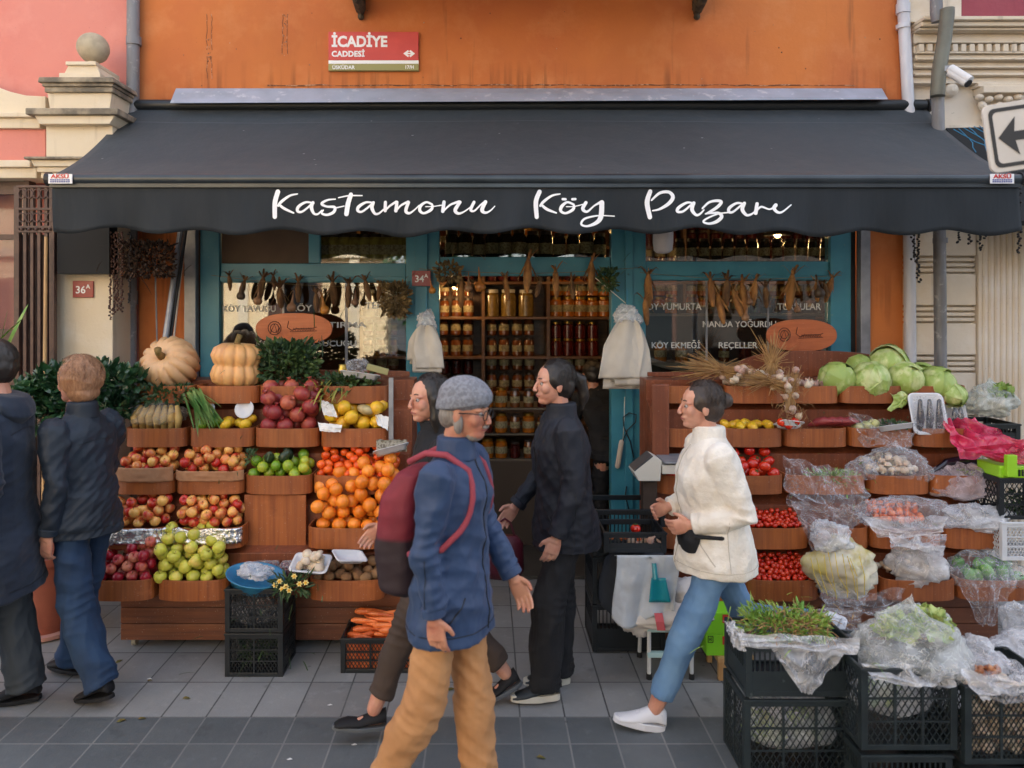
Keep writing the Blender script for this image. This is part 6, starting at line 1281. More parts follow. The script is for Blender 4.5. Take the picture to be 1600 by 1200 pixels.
# leaning poles on the left
for i, (a, b_, r, mt, lab) in enumerate((((282, 362, 5.2), (254, 560, 5.0), .02, ALU, 'thick pale awning pole leaning left of the shutter rail'), ((290, 362, 5.2), (262, 555, 5.05), .012, BLACK, 'thin black pole leaning beside the pale awning pole'), ((286, 400, 5.25), (268, 560, 5.1), .006, SCW, 'thin cream rod leaning behind the black pole'), ((243, 440, 5.3), (246, 560, 5.3), .006, ALU, 'thin chain hanging on the orange wall'))):
    aa, bb = P(*a), P(*b_); bb2 = bb + (bb - aa) * ((bb.z - 0.0) / (aa.z - bb.z)) if i < 3 else bb; m = MB(); m.tube([aa + (aa - bb) * .4, bb2], r, 10); tag(m.build('pole', mt, None, smooth='auto', loc=bb2), lab, 'pole')
# ---------------- hedge plants on the left
HEDGE = mat('hedge_leaf', hexc(34, 66, 40), .32, c2=hexc(52, 90, 52), scale=5, rnd=.1, coat=.35)
def hedge(lab, cx, cy, rx, ry, Y, n, seed, potx=None):
    t = thing('potted_shrub', lab, 'shrub', (PX(cx, Y), Y, 0)); m = MB(); rd = random.Random(seed); c = P(cx, cy, Y); k = Y / F
    cl = [(-.78, -.2, .34), (-.38, .05, .42), (.02, .1, .45), (.42, .22, .42), (.8, .1, .36), (-.1, -.5, .4), (.35, -.55, .35), (.75, -.45, .3), (-.6, -.75, .3)]
    def f(r):
        ox, oz, cr_ = r.choice(cl); a = r.uniform(0, 6.28); zz = r.uniform(-1, 1); q = math.sqrt(1 - zz * zz) * r.uniform(.5, 1.08); w_ = Vector((math.cos(a) * q, math.sin(a) * q, zz * r.uniform(.8, 1.1)))
        return c + Vector(((ox + w_.x * cr_) * rx * k, w_.y * .14, (oz * ry + w_.z * cr_ * rx * .62) * k)), w_ + Vector((0, 0, .25))
    leafcloud(m, n, f, .075, rd, .52, .35); m.build('foliage', HEDGE, t)
    m = MB()
    for i in range(9): e = c + Vector((rd.uniform(-.8, .8) * rx * k, rd.uniform(-.1, .1), rd.uniform(-.3, .6) * ry * k)); m.tube([Vector((c.x + rd.uniform(-.04, .04), Y, .45)), (Vector((c.x, Y, .45)) + e) / 2 + Vector((0, 0, -.05)), e], [.012, .008, .004], 6)
    m.build('stems', mat('bark', (.1, .08, .06)), t)
    m = MB(); m.lathe([(.115, 0), (.14, .005), (.145, .03), (.15, .05), (.165, .28), (.175, .44), (.195, .445), (.195, .49), (.175, .49), (.16, .46), (.01, .45)], (PX(potx or cx, Y), Y, 0), 28); m.build('pot', mat('terracotta', hexc(150, 84, 66), .8, c2=hexc(126, 70, 56), scale=5, bump=.15), t, smooth='auto')
    m = MB(); m.lathe([(.16, 0), (.2, .01), (.205, .035), (.17, .03)], (PX(potx or cx, Y), Y, -.0), 28); m.build('saucer', mat('saucer_pink', hexc(186, 140, 130), .7), t, smooth='auto')
hedge('wide glossy leafed shrub in a terracotta pot behind the man with fair hair', 116, 606, 88, 62, 4.55, 1700, 3, 72)
m = MB(); blades(m, P(-12, 545, 4.4), (.05, 0, 1), 9, .35, .3, random.Random(2), .022, .2); tag(m.build('spiky_plant', HERBL, None, loc=P(-12, 545, 4.4)), 'pale green spiky leaves rising at the far left edge', 'plant')

# ================================================================ INSIDE THE SHOP
SH = thing('jar_shelf', 'wooden shelf unit of jars along the back of the shop', 'shelf', (PX(820, 7.0), 7.1, .03))
Ys = 7.0; planks = [PZ(662, Ys), PZ(612, Ys), PZ(557, Ys), PZ(495, Ys), PZ(440, Ys), PZ(385, Ys), 3.1]
X0s, X1s = PX(560, Ys), PX(1330, Ys)
m = MB()
for z in planks: m.box(X0s, X1s, Ys, Ys + .34, z - .025, z)
m.build('shelf_board', SHELFW, SH, bevel=.003)
m = MB()
for x in (560, 640, 755, 857, 960, 1070, 1200, 1325): m.box(PX(x, Ys) - .015, PX(x, Ys) + .015, Ys + .002, Ys + .338, .04, 3.1)
m.build('upright', SHELFW, SH); MB().box(X0s, X1s, Ys + .345, Ys + .36, .04, 3.1).build('back_panel', SHELFW, SH)
def jarm(name, r, h, cc, lidc, label=None):
    m = MB(); m.lathe([(r * .9, 0), (r, .006), (r, h * .78), (r * .8, h * .86), (r * .8, h * .9)], n=16); m.cur = 1; m.lathe([(r * .84, h * .88), (r * .84, h), (r * .7, h * 1.01)], n=16)
    if label: m.cur = 2; m.lathe([(r * 1.012, h * .25), (r * 1.012, h * .6)], n=16)
    return Kind(m.build('jar', [cc, lidc] + ([label] if label else []), None, smooth='auto'))
def jm(n, c): return mat(n, c, .18, c2=tuple(q * .6 for q in c), scale=30, coat=.6)
LIDG = mat('lid_gold', hexc(150, 116, 50), .3, .8); LIDD = mat('lid_dark', hexc(50, 40, 36), .4); LIDW = mat('lid_white', hexc(190, 186, 176), .5); LABL = mat('jar_label', hexc(150, 140, 108), .6, c2=hexc(110, 100, 70), scale=60, lo=.5, hi=.55)
JK = [jarm('a', .055, .17, jm('honey', hexc(170, 96, 20)), LIDG, LABL), jarm('b', .045, .14, jm('dark_jam', hexc(70, 16, 14)), LIDD), jarm('c', .07, .24, jm('pickle', hexc(130, 104, 50)), LIDW), jarm('d', .05, .15, jm('red_jam', hexc(84, 24, 18)), LIDG), jarm('e', .045, .16, jm('brown_jam', hexc(110, 60, 26)), LIDD, LABL)]
rj = random.Random(12)
RN = ['fourth shelf from the top', 'lower middle shelf', 'middle shelf', 'shelf at eye height', 'upper shelf', 'top shelf']
for r in range(1, 6):
    z = planks[r]
    for bay in range(7):
        xs = [560, 640, 755, 857, 960, 1070, 1200, 1325]; a, c = PX(xs[bay], Ys) + .08, PX(xs[bay + 1], Ys) - .08; k = rj.choice((2, 0, 2, 4)) if r == 3 else rj.choice((1, 1, 3, 4, 0)); st = (.16 if k == 2 else .115); x = a
        while x < c:
            for yy, zz_ in (((Ys + .09, 0), (Ys + .1, .2)) if k != 2 and r > 0 else ((Ys + .1, 0),)): JK[k].put((x, yy, z + zz_ * (.82 if k in (1, 3) else 1)), (0, 0, rj.uniform(0, 6)), 1.1 * rj.uniform(.97, 1.03), ('honey coloured', 'dark lidded', 'large pale pickle', 'red preserve', 'brown labelled')[k] + ' jar on the ' + RN[r] + ' inside the shop', 'jars on the ' + RN[r] + ' inside the shop', 'jar')
            x += st * rj.uniform(.98, 1.1)
# jars in the transom windows
CT = JM = jarm('f', .06, .21, jm('olive_oil', hexc(150, 140, 70)), LIDD, LABL)
zt_ = PZ(409, 5.62)
TB = thing('transom_shelf', 'high shelf behind the transom windows', 'shelf', (0, 5.6, zt_)); MB().box(PX(345, 5.56), PX(1310, 5.56), 5.53, 5.78, zt_ - .02, zt_).build('board', SHELFW, TB)
for k in range(9): CT.put((PX(507 + k * 16.2, 5.62), 5.62, zt_), (0, 0, k * .4), 1.0, 'pale labelled bottle in the left transom window row', 'bottles in the left transom window', 'bottle')
DB = jarm('g', .055, .25, jm('dark_bottle', hexc(46, 34, 22)), LIDD, LABL)
for k in range(12): DB.put((PX(706 + k * 21, 5.62), 5.62, zt_), (0, 0, k), rj.uniform(.85, 1.0), 'dark bottle in the middle transom window row', 'dark bottles in the middle transom window', 'bottle')
for k in range(13): DB.put((PX(1062 + k * 19, 5.62), 5.62, zt_), (0, 0, k), .7, 'dark jar in the right transom window row', 'dark jars in the right transom window', 'jar')
# lamps that are lit
def lamp(x, y, Y, e, lab, shade=True):
    c = P(x, y, Y); s = thing('pendant_lamp', lab, 'lamp', c)
    t = NT('bulb_glow'); em = t.n('Emission'); em.inputs[0].default_value = (1, .55, .18, 1); em.inputs[1].default_value = 14; t.l(em.outputs[0], t.out.inputs[0])
    MB().ball(c, .03, 12, 8).build('bulb', t.m, s, smooth=True); MB().tube([c + Vector((0, 0, .03)), (c.x, c.y, 3.19)], .005, 6).build('cord', BLACK, s)
    if shade: MB().lathe([(.12, .0), (.06, .07), (.02, .09), (.018, .1)], c + Vector((0, 0, -.005)), 20).build('lamp_shade', BLACK, s, smooth=True, solid=.002)
    ld = bpy.data.lights.new('lamp_light', 'POINT'); ld.energy = e; ld.color = (1, .58, .24); ld.shadow_soft_size = .05; lo = bpy.data.objects.new('lamp_light', ld); col.objects.link(lo); lo.parent = s; lo.location = (0, 0, -.07)
lamp(896, 366, 6.3, 1.3, 'lit pendant lamp above the shop doorway', False); lamp(1215, 366, 6.2, 2.5, 'lit pendant lamp behind the right transom window'); lamp(712, 448, 6.75, 1.8, 'lit lamp near the left jars inside the shop'); lamp(500, 330, 6.8, 1.5, 'lit lamp deep behind the left window')
c = P(1036, 378, 5.3); m = MB(); m.lathe([(.002, -.085), (.045, -.08), (.066, -.06), (.072, .0), (.072, .09), (.06, .1), (.001, .1)], c, 24); tag(m.build('fly_trap_globe', mat('opal_plastic', hexc(206, 202, 206), .5), None, smooth=True, loc=c), 'white rounded plastic cover hanging under the awning by the right transom', 'lamp')
# counter inside the doorway with glass front jars
CTR = thing('counter', 'dark shop counter with glass display of jars in the doorway', 'counter', (PX(760, 6.2), 6.2, .03)); a, c = PX(640, 6.1), PX(868, 6.1)
MB().box(a, c, 6.1, 6.6, .03, PZ(720, 6.1)).build('cabinet', mat('counter_brown', hexc(70, 56, 44), .6), CTR, bevel=.005)
m = MB()
for z in (PZ(720, 6.1) + .001, PZ(680, 6.1), PZ(640, 6.1)): m.box(a, c, 6.1, 6.55, z, z + .012)
m.build('glass_shelf', mat('shelf_edge', hexc(110, 100, 86), .3), CTR)
for r, z in enumerate((PZ(720, 6.1) + .014, PZ(680, 6.1) + .013, PZ(640, 6.1) + .013)):
    x = a + .07
    while x < c - .03: JK[rj.choice((1, 4, 3, 0))].put((x, 6.17, z), (0, 0, x), .95, 'small jar on the %s tier of the doorway counter' % ('lowest', 'middle', 'top')[r], 'jars on the %s tier of the doorway counter' % ('lowest', 'middle', 'top')[r], 'jar'); x += .115
BR = thing('shelf_rack', 'low rack behind the right window with packs and bread', 'shelf', (PX(1150, 5.9), 5.9, .03)); m = MB()
for z in (PZ(490, 5.85), PZ(566, 5.85)): m.box(PX(1014, 5.85), PX(1296, 5.85), 5.85, 6.1, z - .02, z)
m.build('shelf_board', mat('rack_grey', hexc(120, 108, 92), .6), BR); MB().box(PX(1014, 5.85), PX(1296, 5.85), 6.101, 6.12, .03, PZ(480, 5.85)).build('back_panel', mat('rack_back', hexc(40, 48, 52), .7), BR)
for k in range(16): JK[(0, 4, 3, 1)[k // 4]].put((PX(1032 + k * 16.5, 5.92), 5.92, PZ(490, 5.85) if k % 2 else PZ(566, 5.85)), (0, 0, k), .9, 'small jar on the rack behind the right window', 'jars on the rack behind the right window', 'jar')
m = MB(); m.grid(lambda u, v: (PX(1014, 5.83) + u * 1.42, 5.84 - .03 * v, PZ(558 + 10 * abs(math.sin(u * 9.4)), 5.84) - .05 * v), 60, 3); tag(m.build('scalloped_trim', mat('trim_grey', hexc(130, 122, 108), .7), None, solid=.003, loc=P(1150, 560, 5.84)), 'grey scalloped trim along the rack behind the right window', 'trim')
drop_unused()

# ---------------- small litter on the pavement
rl = random.Random(77); FL = mat('fallen_leaf', hexc(110, 90, 46), .8, c2=hexc(84, 100, 46), scale=30)
for i in range(16):
    x, y = rl.uniform(-2.2, 2.4), rl.uniform(3.0, 4.2); m = MB(); a = rl.uniform(0, 6); s_ = rl.uniform(.012, .024); T_ = lambda u, v, z: (x + s_ * (u * math.cos(a) - v * math.sin(a)), y + s_ * (u * math.sin(a) + v * math.cos(a)), z)
    m.add([T_(-1, 0, .003), T_(-.3, .5, .009), T_(.5, .4, .007), T_(1, 0, .003), T_(.5, -.4, .009), T_(-.3, -.5, .005)], [(0, 1, 2, 3, 4, 5)]); tag(m.build('fallen_leaf', FL, None, solid=.0008, loc=(x, y, 0)), 'small dry leaf lying on the pavement', 'leaf', 'dry leaves on the pavement')
for i, (px, py) in enumerate(((233, 1062), (515, 1103), (553, 1165), (452, 1188))):
    Y = F * 2 / (py - CY); x = PX(px, Y); m = MB(); m.add([(x - .012, Y, .004), (x, Y - .008, .007), (x + .014, Y + .002, .004), (x + .002, Y + .01, .005)], [(0, 1, 2, 3)]); tag(m.build('paper_scrap', PAPER, None, solid=.001, loc=(x, Y, 0)), 'tiny white paper scrap on the pavement', 'scrap', 'paper scraps on the pavement')
# ================================================================ PEOPLE
from mathutils.bvhtree import BVHTree
def remesh(mb, vox, smooth=4, wr=None):
    me = bpy.data.meshes.new('tmp'); me.from_pydata([tuple(v) for v in mb.v], [], mb.f); me.update()
    o = bpy.data.objects.new('tmp', me); col.objects.link(o)
    r = o.modifiers.new('r', 'REMESH'); r.mode = 'VOXEL'; r.voxel_size = vox; r.use_smooth_shade = True
    s_ = o.modifiers.new('s', 'SMOOTH'); s_.iterations = smooth; s_.factor = .5
    bpy.context.view_layer.update()
    out = bpy.data.meshes.new_from_object(o.evaluated_get(bpy.context.evaluated_depsgraph_get()))
    bpy.data.objects.remove(o)
    if wr:
        n = len(out.vertices); co = np.empty(n * 3); out.vertices.foreach_get('co', co); co = co.reshape(-1, 3)
        no = np.empty(n * 3); out.vertices.foreach_get('normal', no); no = no.reshape(-1, 3)
        co = co + no * wr(co)[:, None]; out.vertices.foreach_set('co', co.ravel()); out.update()
    out.polygons.foreach_set('use_smooth', [True] * len(out.polygons)); return out
def folds(amp, seed, fx=1.0, joints=()):
    rg = np.random.RandomState(seed); ks = [(rg.normal(0, 9 * fx, 3) * np.array([1, 1, 1.3]), rg.uniform(0, 6.3)) for _ in range(7)] + [(rg.normal(0, 22 * fx, 3), rg.uniform(0, 6.3)) for _ in range(6)]
    def f(co):
        w = np.stack([np.sin(co @ np.array([3., 5, 4]) + 1), np.sin(co @ np.array([5., -4, 3])), np.sin(co @ np.array([-4., 3, 6]))], 1) * .05; c = co + w; s_ = np.zeros(len(co))
        for i, (k, p) in enumerate(ks): s_ += (1 - np.abs(np.sin(c @ k + p)) * 1.6) * (1 if i < 7 else .45)
        out = amp * s_ / 3.5
        for p, d, rad in joints:        # creases gathered round a bent joint
            q = co - np.array(p); ax = q @ np.array(d); per = np.linalg.norm(q - ax[:, None] * np.array(d), axis=1); g = np.exp(-(ax / rad) ** 2) * np.exp(-(per / .13) ** 2)
            ph = ax * 150 + 2.2 * np.sin(q @ np.array([14., 9, -7]) + seed) + 1.5 * np.sin(q @ np.array([-9., 17, 6])); out += g * .0042 * (.5 + np.sin(q @ np.array([21., 13, 8]) + seed * 2)) * (1 - 1.7 * np.abs(np.sin(ph * .5)))
        return out
    return f
def ell(c, u, v, a, b_, n=18, p=1.0):
    c = Vector(c); u = Vector(u).normalized(); v = Vector(v).normalized()
    return [c + u * a * math.copysign(abs(math.cos(t)) ** p, math.cos(t)) + v * b_ * math.copysign(abs(math.sin(t)) ** p, math.sin(t)) for t in [2 * math.pi * k / n for k in range(n)]]
V = Vector
def skel(H, lean=4, turn=0, legs=((25, 5, 0), (-22, 30, -35)), arms=((-20, 20, 6), (20, 25, 6)), headp=0, heady=0):
    """forward is +x, left is +y; angles in degrees: legs (hip forward, knee bend, foot pitch), arms (swing forward, elbow bend, out)"""
    k = H / 1.72; J = {'k': k}; hip = V((0, 0, 0)); ln = R(lean)
    def sp(h, dx=0): return V((math.sin(ln) * h + dx, 0, math.cos(ln) * h)) * k
    J['pelvis'] = V((0, 0, 0)); J['waist'] = sp(.15); J['chest'] = sp(.36); J['neck'] = sp(.52, -.012); J['head'] = sp(.69, .018)
    for i, s_ in enumerate((1, -1)):
        a, kn, ft = legs[i]; h = V((0, s_ * .088 * k, -.02)); A = R(a)
        knee = h + V((math.sin(A), .01 * s_, -math.cos(A))) * .425 * k; B = A - R(kn); ank = knee + V((math.sin(B), -.0 * s_, -math.cos(B))) * .41 * k
        J['hip', i], J['knee', i], J['ankle', i], J['foot', i] = h, knee, ank, R(ft)
        sw, el, out = arms[i]; S = J['neck'] + V((0, s_ * .175, -.055)) * k; a = R(sw); d = V((math.sin(a), s_ * math.sin(R(out)), -math.cos(a))).normalized(); elb = S + d * .285 * k
        b_ = a + R(el); d2 = V((math.sin(b_), -s_ * math.sin(R(max(el - 50, 0) * .45)), -math.cos(b_))).normalized(); J['sho', i], J['elb', i], J['wri', i] = S, elb, elb + d2 * .25 * k; J['had', i] = d2
    low = min(min((J['ankle', i] + V((.17 * k * math.cos(J['foot', i]), 0, -.085 * k * 1 + .17 * k * math.sin(J['foot', i])))).z, J['ankle', i].z - .085 * k) for i in (0, 1))
    J['lift'] = -low; return J
def head_mb(m, c, k, seed=0, male=False, hp=0, hy=0, beard=False):
    Rm = Euler((0, R(hp), R(hy))).to_matrix(); c = V(c); T = lambda x, y, z: c + Rm @ (V((x, y, z)) * k)
    def E(x, y, z, a, b_, d, n=16, q=10): m.ball(T(x, y, z), (a * k, b_ * k, d * k), n, q, (0, R(hp), R(hy)))
    E(-.008, 0, .03, .096, .076, .088); E(.018, 0, -.022, .068, .062, .082); E(.046, 0, -.078, .036 if not male else .042, .036 if not male else .044, .03); E(.03, 0, -.05, .058, .052, .045)
    m.tube([T(.084, 0, .02), T(.098, 0, -.006), T(.104, 0, -.026)], [.007 * k, .0095 * k, .0115 * k], 8, round_ends=True)
    for s_ in (1, -1):
        E(.1, s_ * .011, -.03, .009, .009, .007, 8, 6); E(.066, s_ * .034, .022, .02, .024, .008, 10, 6); E(.055, s_ * .038, -.018, .026, .026, .03, 12, 8); E(-.006, s_ * .078, -.008, .018, .009, .03, 10, 7)
    E(.082, 0, -.052, .013, .026, .0065, 12, 6); E(.079, 0, -.063, .014, .022, .0075, 12, 6); E(.068, 0, -.087, .017, .022, .015, 10, 6)
    m.tube([T(-.02, 0, -.03), T(-.028, 0, -.1), c - V((.035 * k, 0, .17 * k))], [.052 * k, .054 * k, .064 * k], 14)
    return T
SKIN = mat('skin', hexc(206, 152, 128), .5, c2=hexc(190, 130, 108), scale=14, sss=.12); SKIN2 = mat('skin_tan', hexc(196, 140, 112), .5, c2=hexc(176, 112, 90), scale=14, sss=.12)
LIPS = mat('lips', hexc(160, 84, 80), .45); EYEW = mat('eye_white', (.4, .36, .34), .45); EYED = mat('iris', (.03, .018, .012), .15)
def hand_mb(m, w, d, k, s_, curl=.5, palm=None):
    """palm with four unequal curled fingers and a thumb on its side"""
    d = V(d).normalized(); n_ = (V(palm) if palm else V((0, -s_, 0))); n_ = (n_ - d * n_.dot(d)).normalized(); t = d.cross(n_)    # n_ faces the palm side, t runs across the knuckles
    if t.x < 0: t = -t                                    # t points to the thumb side (forward)
    m.tube([w - d * .03 * k, w, w + d * .03 * k], [.026 * k, .026 * k, .03 * k], 10, .75, up=t)
    m.loft([ell(w + d * q * k, t, n_, a * k, b_ * k, 12) for q, a, b_ in ((-.002, .024, .017), (.03, .036, .016), (.065, .041, .014), (.088, .04, .011))])
    for j, (off, L) in enumerate(((.03, .068), (.0105, .078), (-.0095, .072), (-.029, .055))):
        p = w + d * .082 * k + t * off * k; a = curl * (1 + .18 * j); pts = [p]; dd = d.copy()
        for q, seg in enumerate((.44, .32, .26)):
            ang = a * (.6, 1.0, .8)[q]; dd = (dd * math.cos(ang) + n_ * math.sin(ang)).normalized(); p = p + dd * L * seg * k; pts.append(p); n_ = (n_ - dd * n_.dot(dd)).normalized() if q < 0 else n_
        m.tube(pts, [.0092 * k, .009 * k, .0082 * k, .007 * k], 8, round_ends=True)
    p = w + d * .025 * k + t * .03 * k; dd = (d * .7 + t * .65 + n_ * .25).normalized(); q = p + dd * .036 * k; dd2 = (d * .9 + t * .2 + n_ * .5).normalized()
    m.tube([p, q, q + dd2 * .028 * k], [.0125 * k, .011 * k, .0085 * k], 8, round_ends=True)
def shoe(name, J, i, P0, par, mt, sole, k, sneaker=True, flatshoe=False):
    an = J['ankle', i]; f = J['foot', i]; Rm = Matrix.Rotation(-f, 3, 'Y'); T = lambda x, y, z: P0 @ (an + Rm @ (V((x, y, z)) * k))
    m = MB(); rings = []
    prof_ = [(-.062, .026, -.045, .02), (-.055, .034, -.035, .05), (-.02, .037, -.03, .072), (.02, .038, -.035, .064), (.07, .041, -.048, .042), (.12, .044, -.056, .022), (.16, .038, -.062, .016), (.182, .02, -.066, .008)]
    for x, w, z, h in prof_:
        if flatshoe and x > -.03 and x < .09: h *= .55; z -= .012
        rings.append([T(x, w * math.cos(a) * (1.0), z + (h * math.sin(a) if math.sin(a) > 0 else .012 * math.sin(a))) for a in [2 * math.pi * q / 16 for q in range(16)]])
    m.loft(rings); o = m.build(name, mt, par, smooth=True)
    m = MB(); n = 22; out = []
    for q in range(n):
        a = 2 * math.pi * q / n; x = .062 + .13 * math.cos(a); out.append((x, (.043 - .006 * math.cos(a * 1)) * math.copysign(abs(math.sin(a)) ** .7, math.sin(a)) * (.86 if x < .02 else 1)))
    h = .03 if sneaker else .016
    m.loft([[T(x * .98, y * .96, -.084) for x, y in out], [T(x, y, -.08) for x, y in out], [T(x, y, -.084 + h) for x, y in out], [T(x * .98 + .001, y * .93, -.084 + h + .003) for x, y in out]]); m.build('sole', sole, o, smooth=False)
    if sneaker:
        m = MB()
        for q in range(4): m.tube([T(.035 + q * .018, -.016, .004 - q * .008), T(.035 + q * .018, 0, .010 - q * .008), T(.035 + q * .018, .016, .004 - q * .008)], .0028 * k, 5)
        m.tube([T(-.03, .03, .0), T(-.04, 0, .012), T(-.03, -.03, .0)], .008 * k, 6); m.build('laces', sole, o)
    return o
def person(lab, x, Y, yaw, H, J, top, bottom, shoe_m, sole_m, hairf, skin=SKIN, male=False, jl=-.12, wide=1.0, puff=.0, hp=0, hy=0, seed=1, sneaker=True, flatshoe=False, hemr=.062, thigh=.088, curl=(.4, .4), collar=None, extra=None, strand=None, light=False, coat_flare=.0, bare=False, cuff=.03, amp=.013, palms=(None, None)):
    k = J['k']; r = thing('person', lab, 'person', (PX(x, Y), Y, 0))
    P0 = Matrix.Translation(V((PX(x, Y), Y, J['lift']))) @ Matrix.Rotation(R(yaw), 4, 'Z')
    W_ = lambda p: P0 @ V(p)
    def put(mb, name, mt, vox, wr=None, sm=4, parent=r):
        me = remesh(mb, vox, sm, wr); me.transform(Matrix.Translation(-org(r)) @ P0); me.materials.clear(); me.materials.append(mt); me.polygons.foreach_set('material_index', [0] * len(me.polygons))
        o = bpy.data.objects.new(name, me); col.objects.link(o); o.parent = parent; ORG[o.name] = org(r); return o
    Xf, Yl = V((1, 0, 0)), V((0, 1, 0))
    # ---- body: one continuous figure
    m = MB(); T = head_mb(m, J['head'], k, seed, male, hp, hy)
    m.loft([ell(J['pelvis'] + V((0, 0, -.06 * k)), Yl, Xf, .13 * k, .09 * k), ell(J['pelvis'] + V((0, 0, .04 * k)), Yl, Xf, .15 * k, .1 * k), ell(J['waist'], Yl, Xf, .125 * k, .09 * k), ell(J['chest'], Yl, Xf, .155 * k, .105 * k), ell(J['neck'] - V((0, 0, .05 * k)), Yl, Xf, .14 * k, .075 * k), ell(J['neck'] + V((0, 0, .02 * k)), Yl, Xf, .06 * k, .055 * k)])
    for i in (0, 1):
        m.tube([J['hip', i], J['knee', i], J['knee', i].lerp(J['ankle', i], .3), J['ankle', i] + V((0, 0, .01))], [.075 * k, .052 * k, .055 * k, .036 * k], 12, round_ends=True)
        f = J['foot', i]; Rm = Matrix.Rotation(-f, 3, 'Y'); a = J['ankle', i]; (m if flatshoe else MB()).tube([a + Rm @ V((-.03, 0, -.04)) * k, a + Rm @ V((.05, 0, -.05)) * k, a + Rm @ V((.12, 0, -.066)) * k], [.024 * k, .024 * k, .012 * k], 10, round_ends=True)
        m.tube([J['sho', i] , J['elb', i], J['wri', i]], [.045 * k, .036 * k, .026 * k], 12, round_ends=True); hand_mb(m, J['wri', i], J['had', i], k, 1 if i == 0 else -1, curl[i], palms[i])
    put(m, 'body', skin, .0042, None, 4)
    for s_ in (1, -1):
        c = T(.0745, s_ * .031, .006); e = MB(); e.ball(W_(c), .0105 * k, 12, 8); e.cur = 1; e.ball(W_(T(.0802, s_ * .0315, .006)), .0066 * k, 10, 6); e.build('eye', [EYEW, EYED], r, smooth=True)
        e = MB(); e.tube([W_(T(.087, s_ * .016, .033)), W_(T(.0865, s_ * .03, .037)), W_(T(.079, s_ * .045, .034))], .0026 * k, 5); e.build('eyebrow', mat('brow', (.1, .065, .045), .8), r)
    e = MB(); e.tube([W_(T(.083, -.024, -.058)), W_(T(.093, 0, -.056)), W_(T(.083, .024, -.058))], [.002, .0055 * k, .002], 6); e.build('lips', LIPS, r, smooth=True)
    # ---- trousers
    m = MB(); m.loft([ell(J['pelvis'] + V((-.005, 0, -.1 * k)), Yl, Xf, .14 * k, .1 * k), ell(J['pelvis'], Yl, Xf, .168 * k, .118 * k), ell(J['pelvis'] + V((0, 0, .1 * k)), Yl, Xf, .15 * k, .11 * k)])
    for i in (0, 1):
        kn, an, hp_ = J['knee', i], J['ankle', i], J['hip', i]; e = an + (kn - an) * (-.055 if not bare else .2)
        m.tube([hp_ + V((0, 0, .02)), hp_.lerp(kn, .5), kn, kn.lerp(an, .5), e], [thigh * k * .95, thigh * k * .9, (thigh * .35 + hemr * .65) * 1.05 * k, hemr * 1.02 * k, hemr * k], 16)
    put(m, 'trousers', bottom, .0065, folds(amp * 1.1, seed + 5, 1.0, [(tuple(J['knee', i]), tuple((J['ankle', i] - J['hip', i]).normalized()), .1) for i in (0, 1)] + [(tuple(J['ankle', i]), tuple((J['ankle', i] - J['knee', i]).normalized()), .09) for i in (0, 1)]))
    # ---- jacket
    m = MB(); w = wide; Z = V((0, 0, 1)); hem = jl * k
    m.loft([ell(J['pelvis'] + V((0, 0, hem)), Yl, Xf, (.2 + coat_flare) * k * w, (.172 + coat_flare + puff) * k), ell(J['pelvis'] + V((0, 0, hem * .4 + .03)), Yl, Xf, (.2 + coat_flare * .5) * k * w, (.163 + puff) * k), ell(J['waist'], Yl, Xf, .175 * k * w, (.13 + puff) * k), ell(J['chest'], Yl, Xf, .19 * k * w, (.14 + puff) * k),
            ell(J['neck'] - Z * .07 * k, Yl, Xf, .19 * k * w, (.11 + puff * .6) * k), ell(J['neck'] - Z * .01 * k, Yl, Xf, .11 * k * w, .085 * k), ell(J['neck'] + Z * .03 * k, Yl, Xf, .072 * k, .07 * k)])
    for i in (0, 1):
        sh, el, wr_ = J['sho', i], J['elb', i], J['wri', i]; e = wr_ - (wr_ - el).normalized() * .008; q = 1 + puff * 4
        m.tube([sh + V((0, (-.03 if i == 0 else .03), 0)), sh, sh.lerp(el, .5), el, el.lerp(wr_, .55), e], [.07 * k, .076 * k * q, .066 * k * q, .058 * k * q, .052 * k * q, .042 * k * q], 14, round_ends=False)
        m.ball(sh, .07 * k * q, 14, 8)
    jk = put(m, 'jacket', top, .0065, folds(amp, seed, 1.2, [(tuple(J['elb', i]), tuple((J['wri', i] - J['sho', i]).normalized()), .09) for i in (0, 1)] + [(tuple(J['wri', i]), tuple((J['wri', i] - J['elb', i]).normalized()), .08) for i in (0, 1)]), 4)
    if collar: m = MB(); c = J['neck'] + V((.0, 0, .02 * k)); m.loft([ell(c + V((0, 0, z)) * k, Yl, Xf, a * k, b_ * k) for z, a, b_ in ((-.04, .09, .088), (0, .078, .082), (.045, .074, .08), (.055, .07, .074))]); put(m, 'collar', collar, .007, folds(.003, seed), 3)
    for i in (0, 1): shoe('shoe', J, i, P0, r, shoe_m, sole_m, k, sneaker, flatshoe)
    hm = MB(); hm2 = hairf(hm, T, k, J); put(hm, *hm2)
    if strand: strand(r, T, k, W_)
    for i in (0, 1):
        el, wr_ = J['elb', i], J['wri', i]; d_ = (wr_ - el).normalized(); q = 1 + puff * 4; m = MB(); m.tube([W_(wr_ - d_ * .038), W_(wr_ - d_ * .034), W_(wr_ - d_ * .006), W_(wr_ - d_ * .001)], [.043 * k, .0475 * k * q ** .5, .0475 * k * q ** .5, .042 * k], 18); m.build('cuff', top, r, smooth='auto')
    # seams, zip and pocket edges laid on the cloth
    me = jk.data; bv = BVHTree.FromPolygons([v.co + org(r) for v in me.vertices], [tuple(p.vertices) for p in me.polygons])
    ax = (J['neck'] - J['pelvis']).normalized()
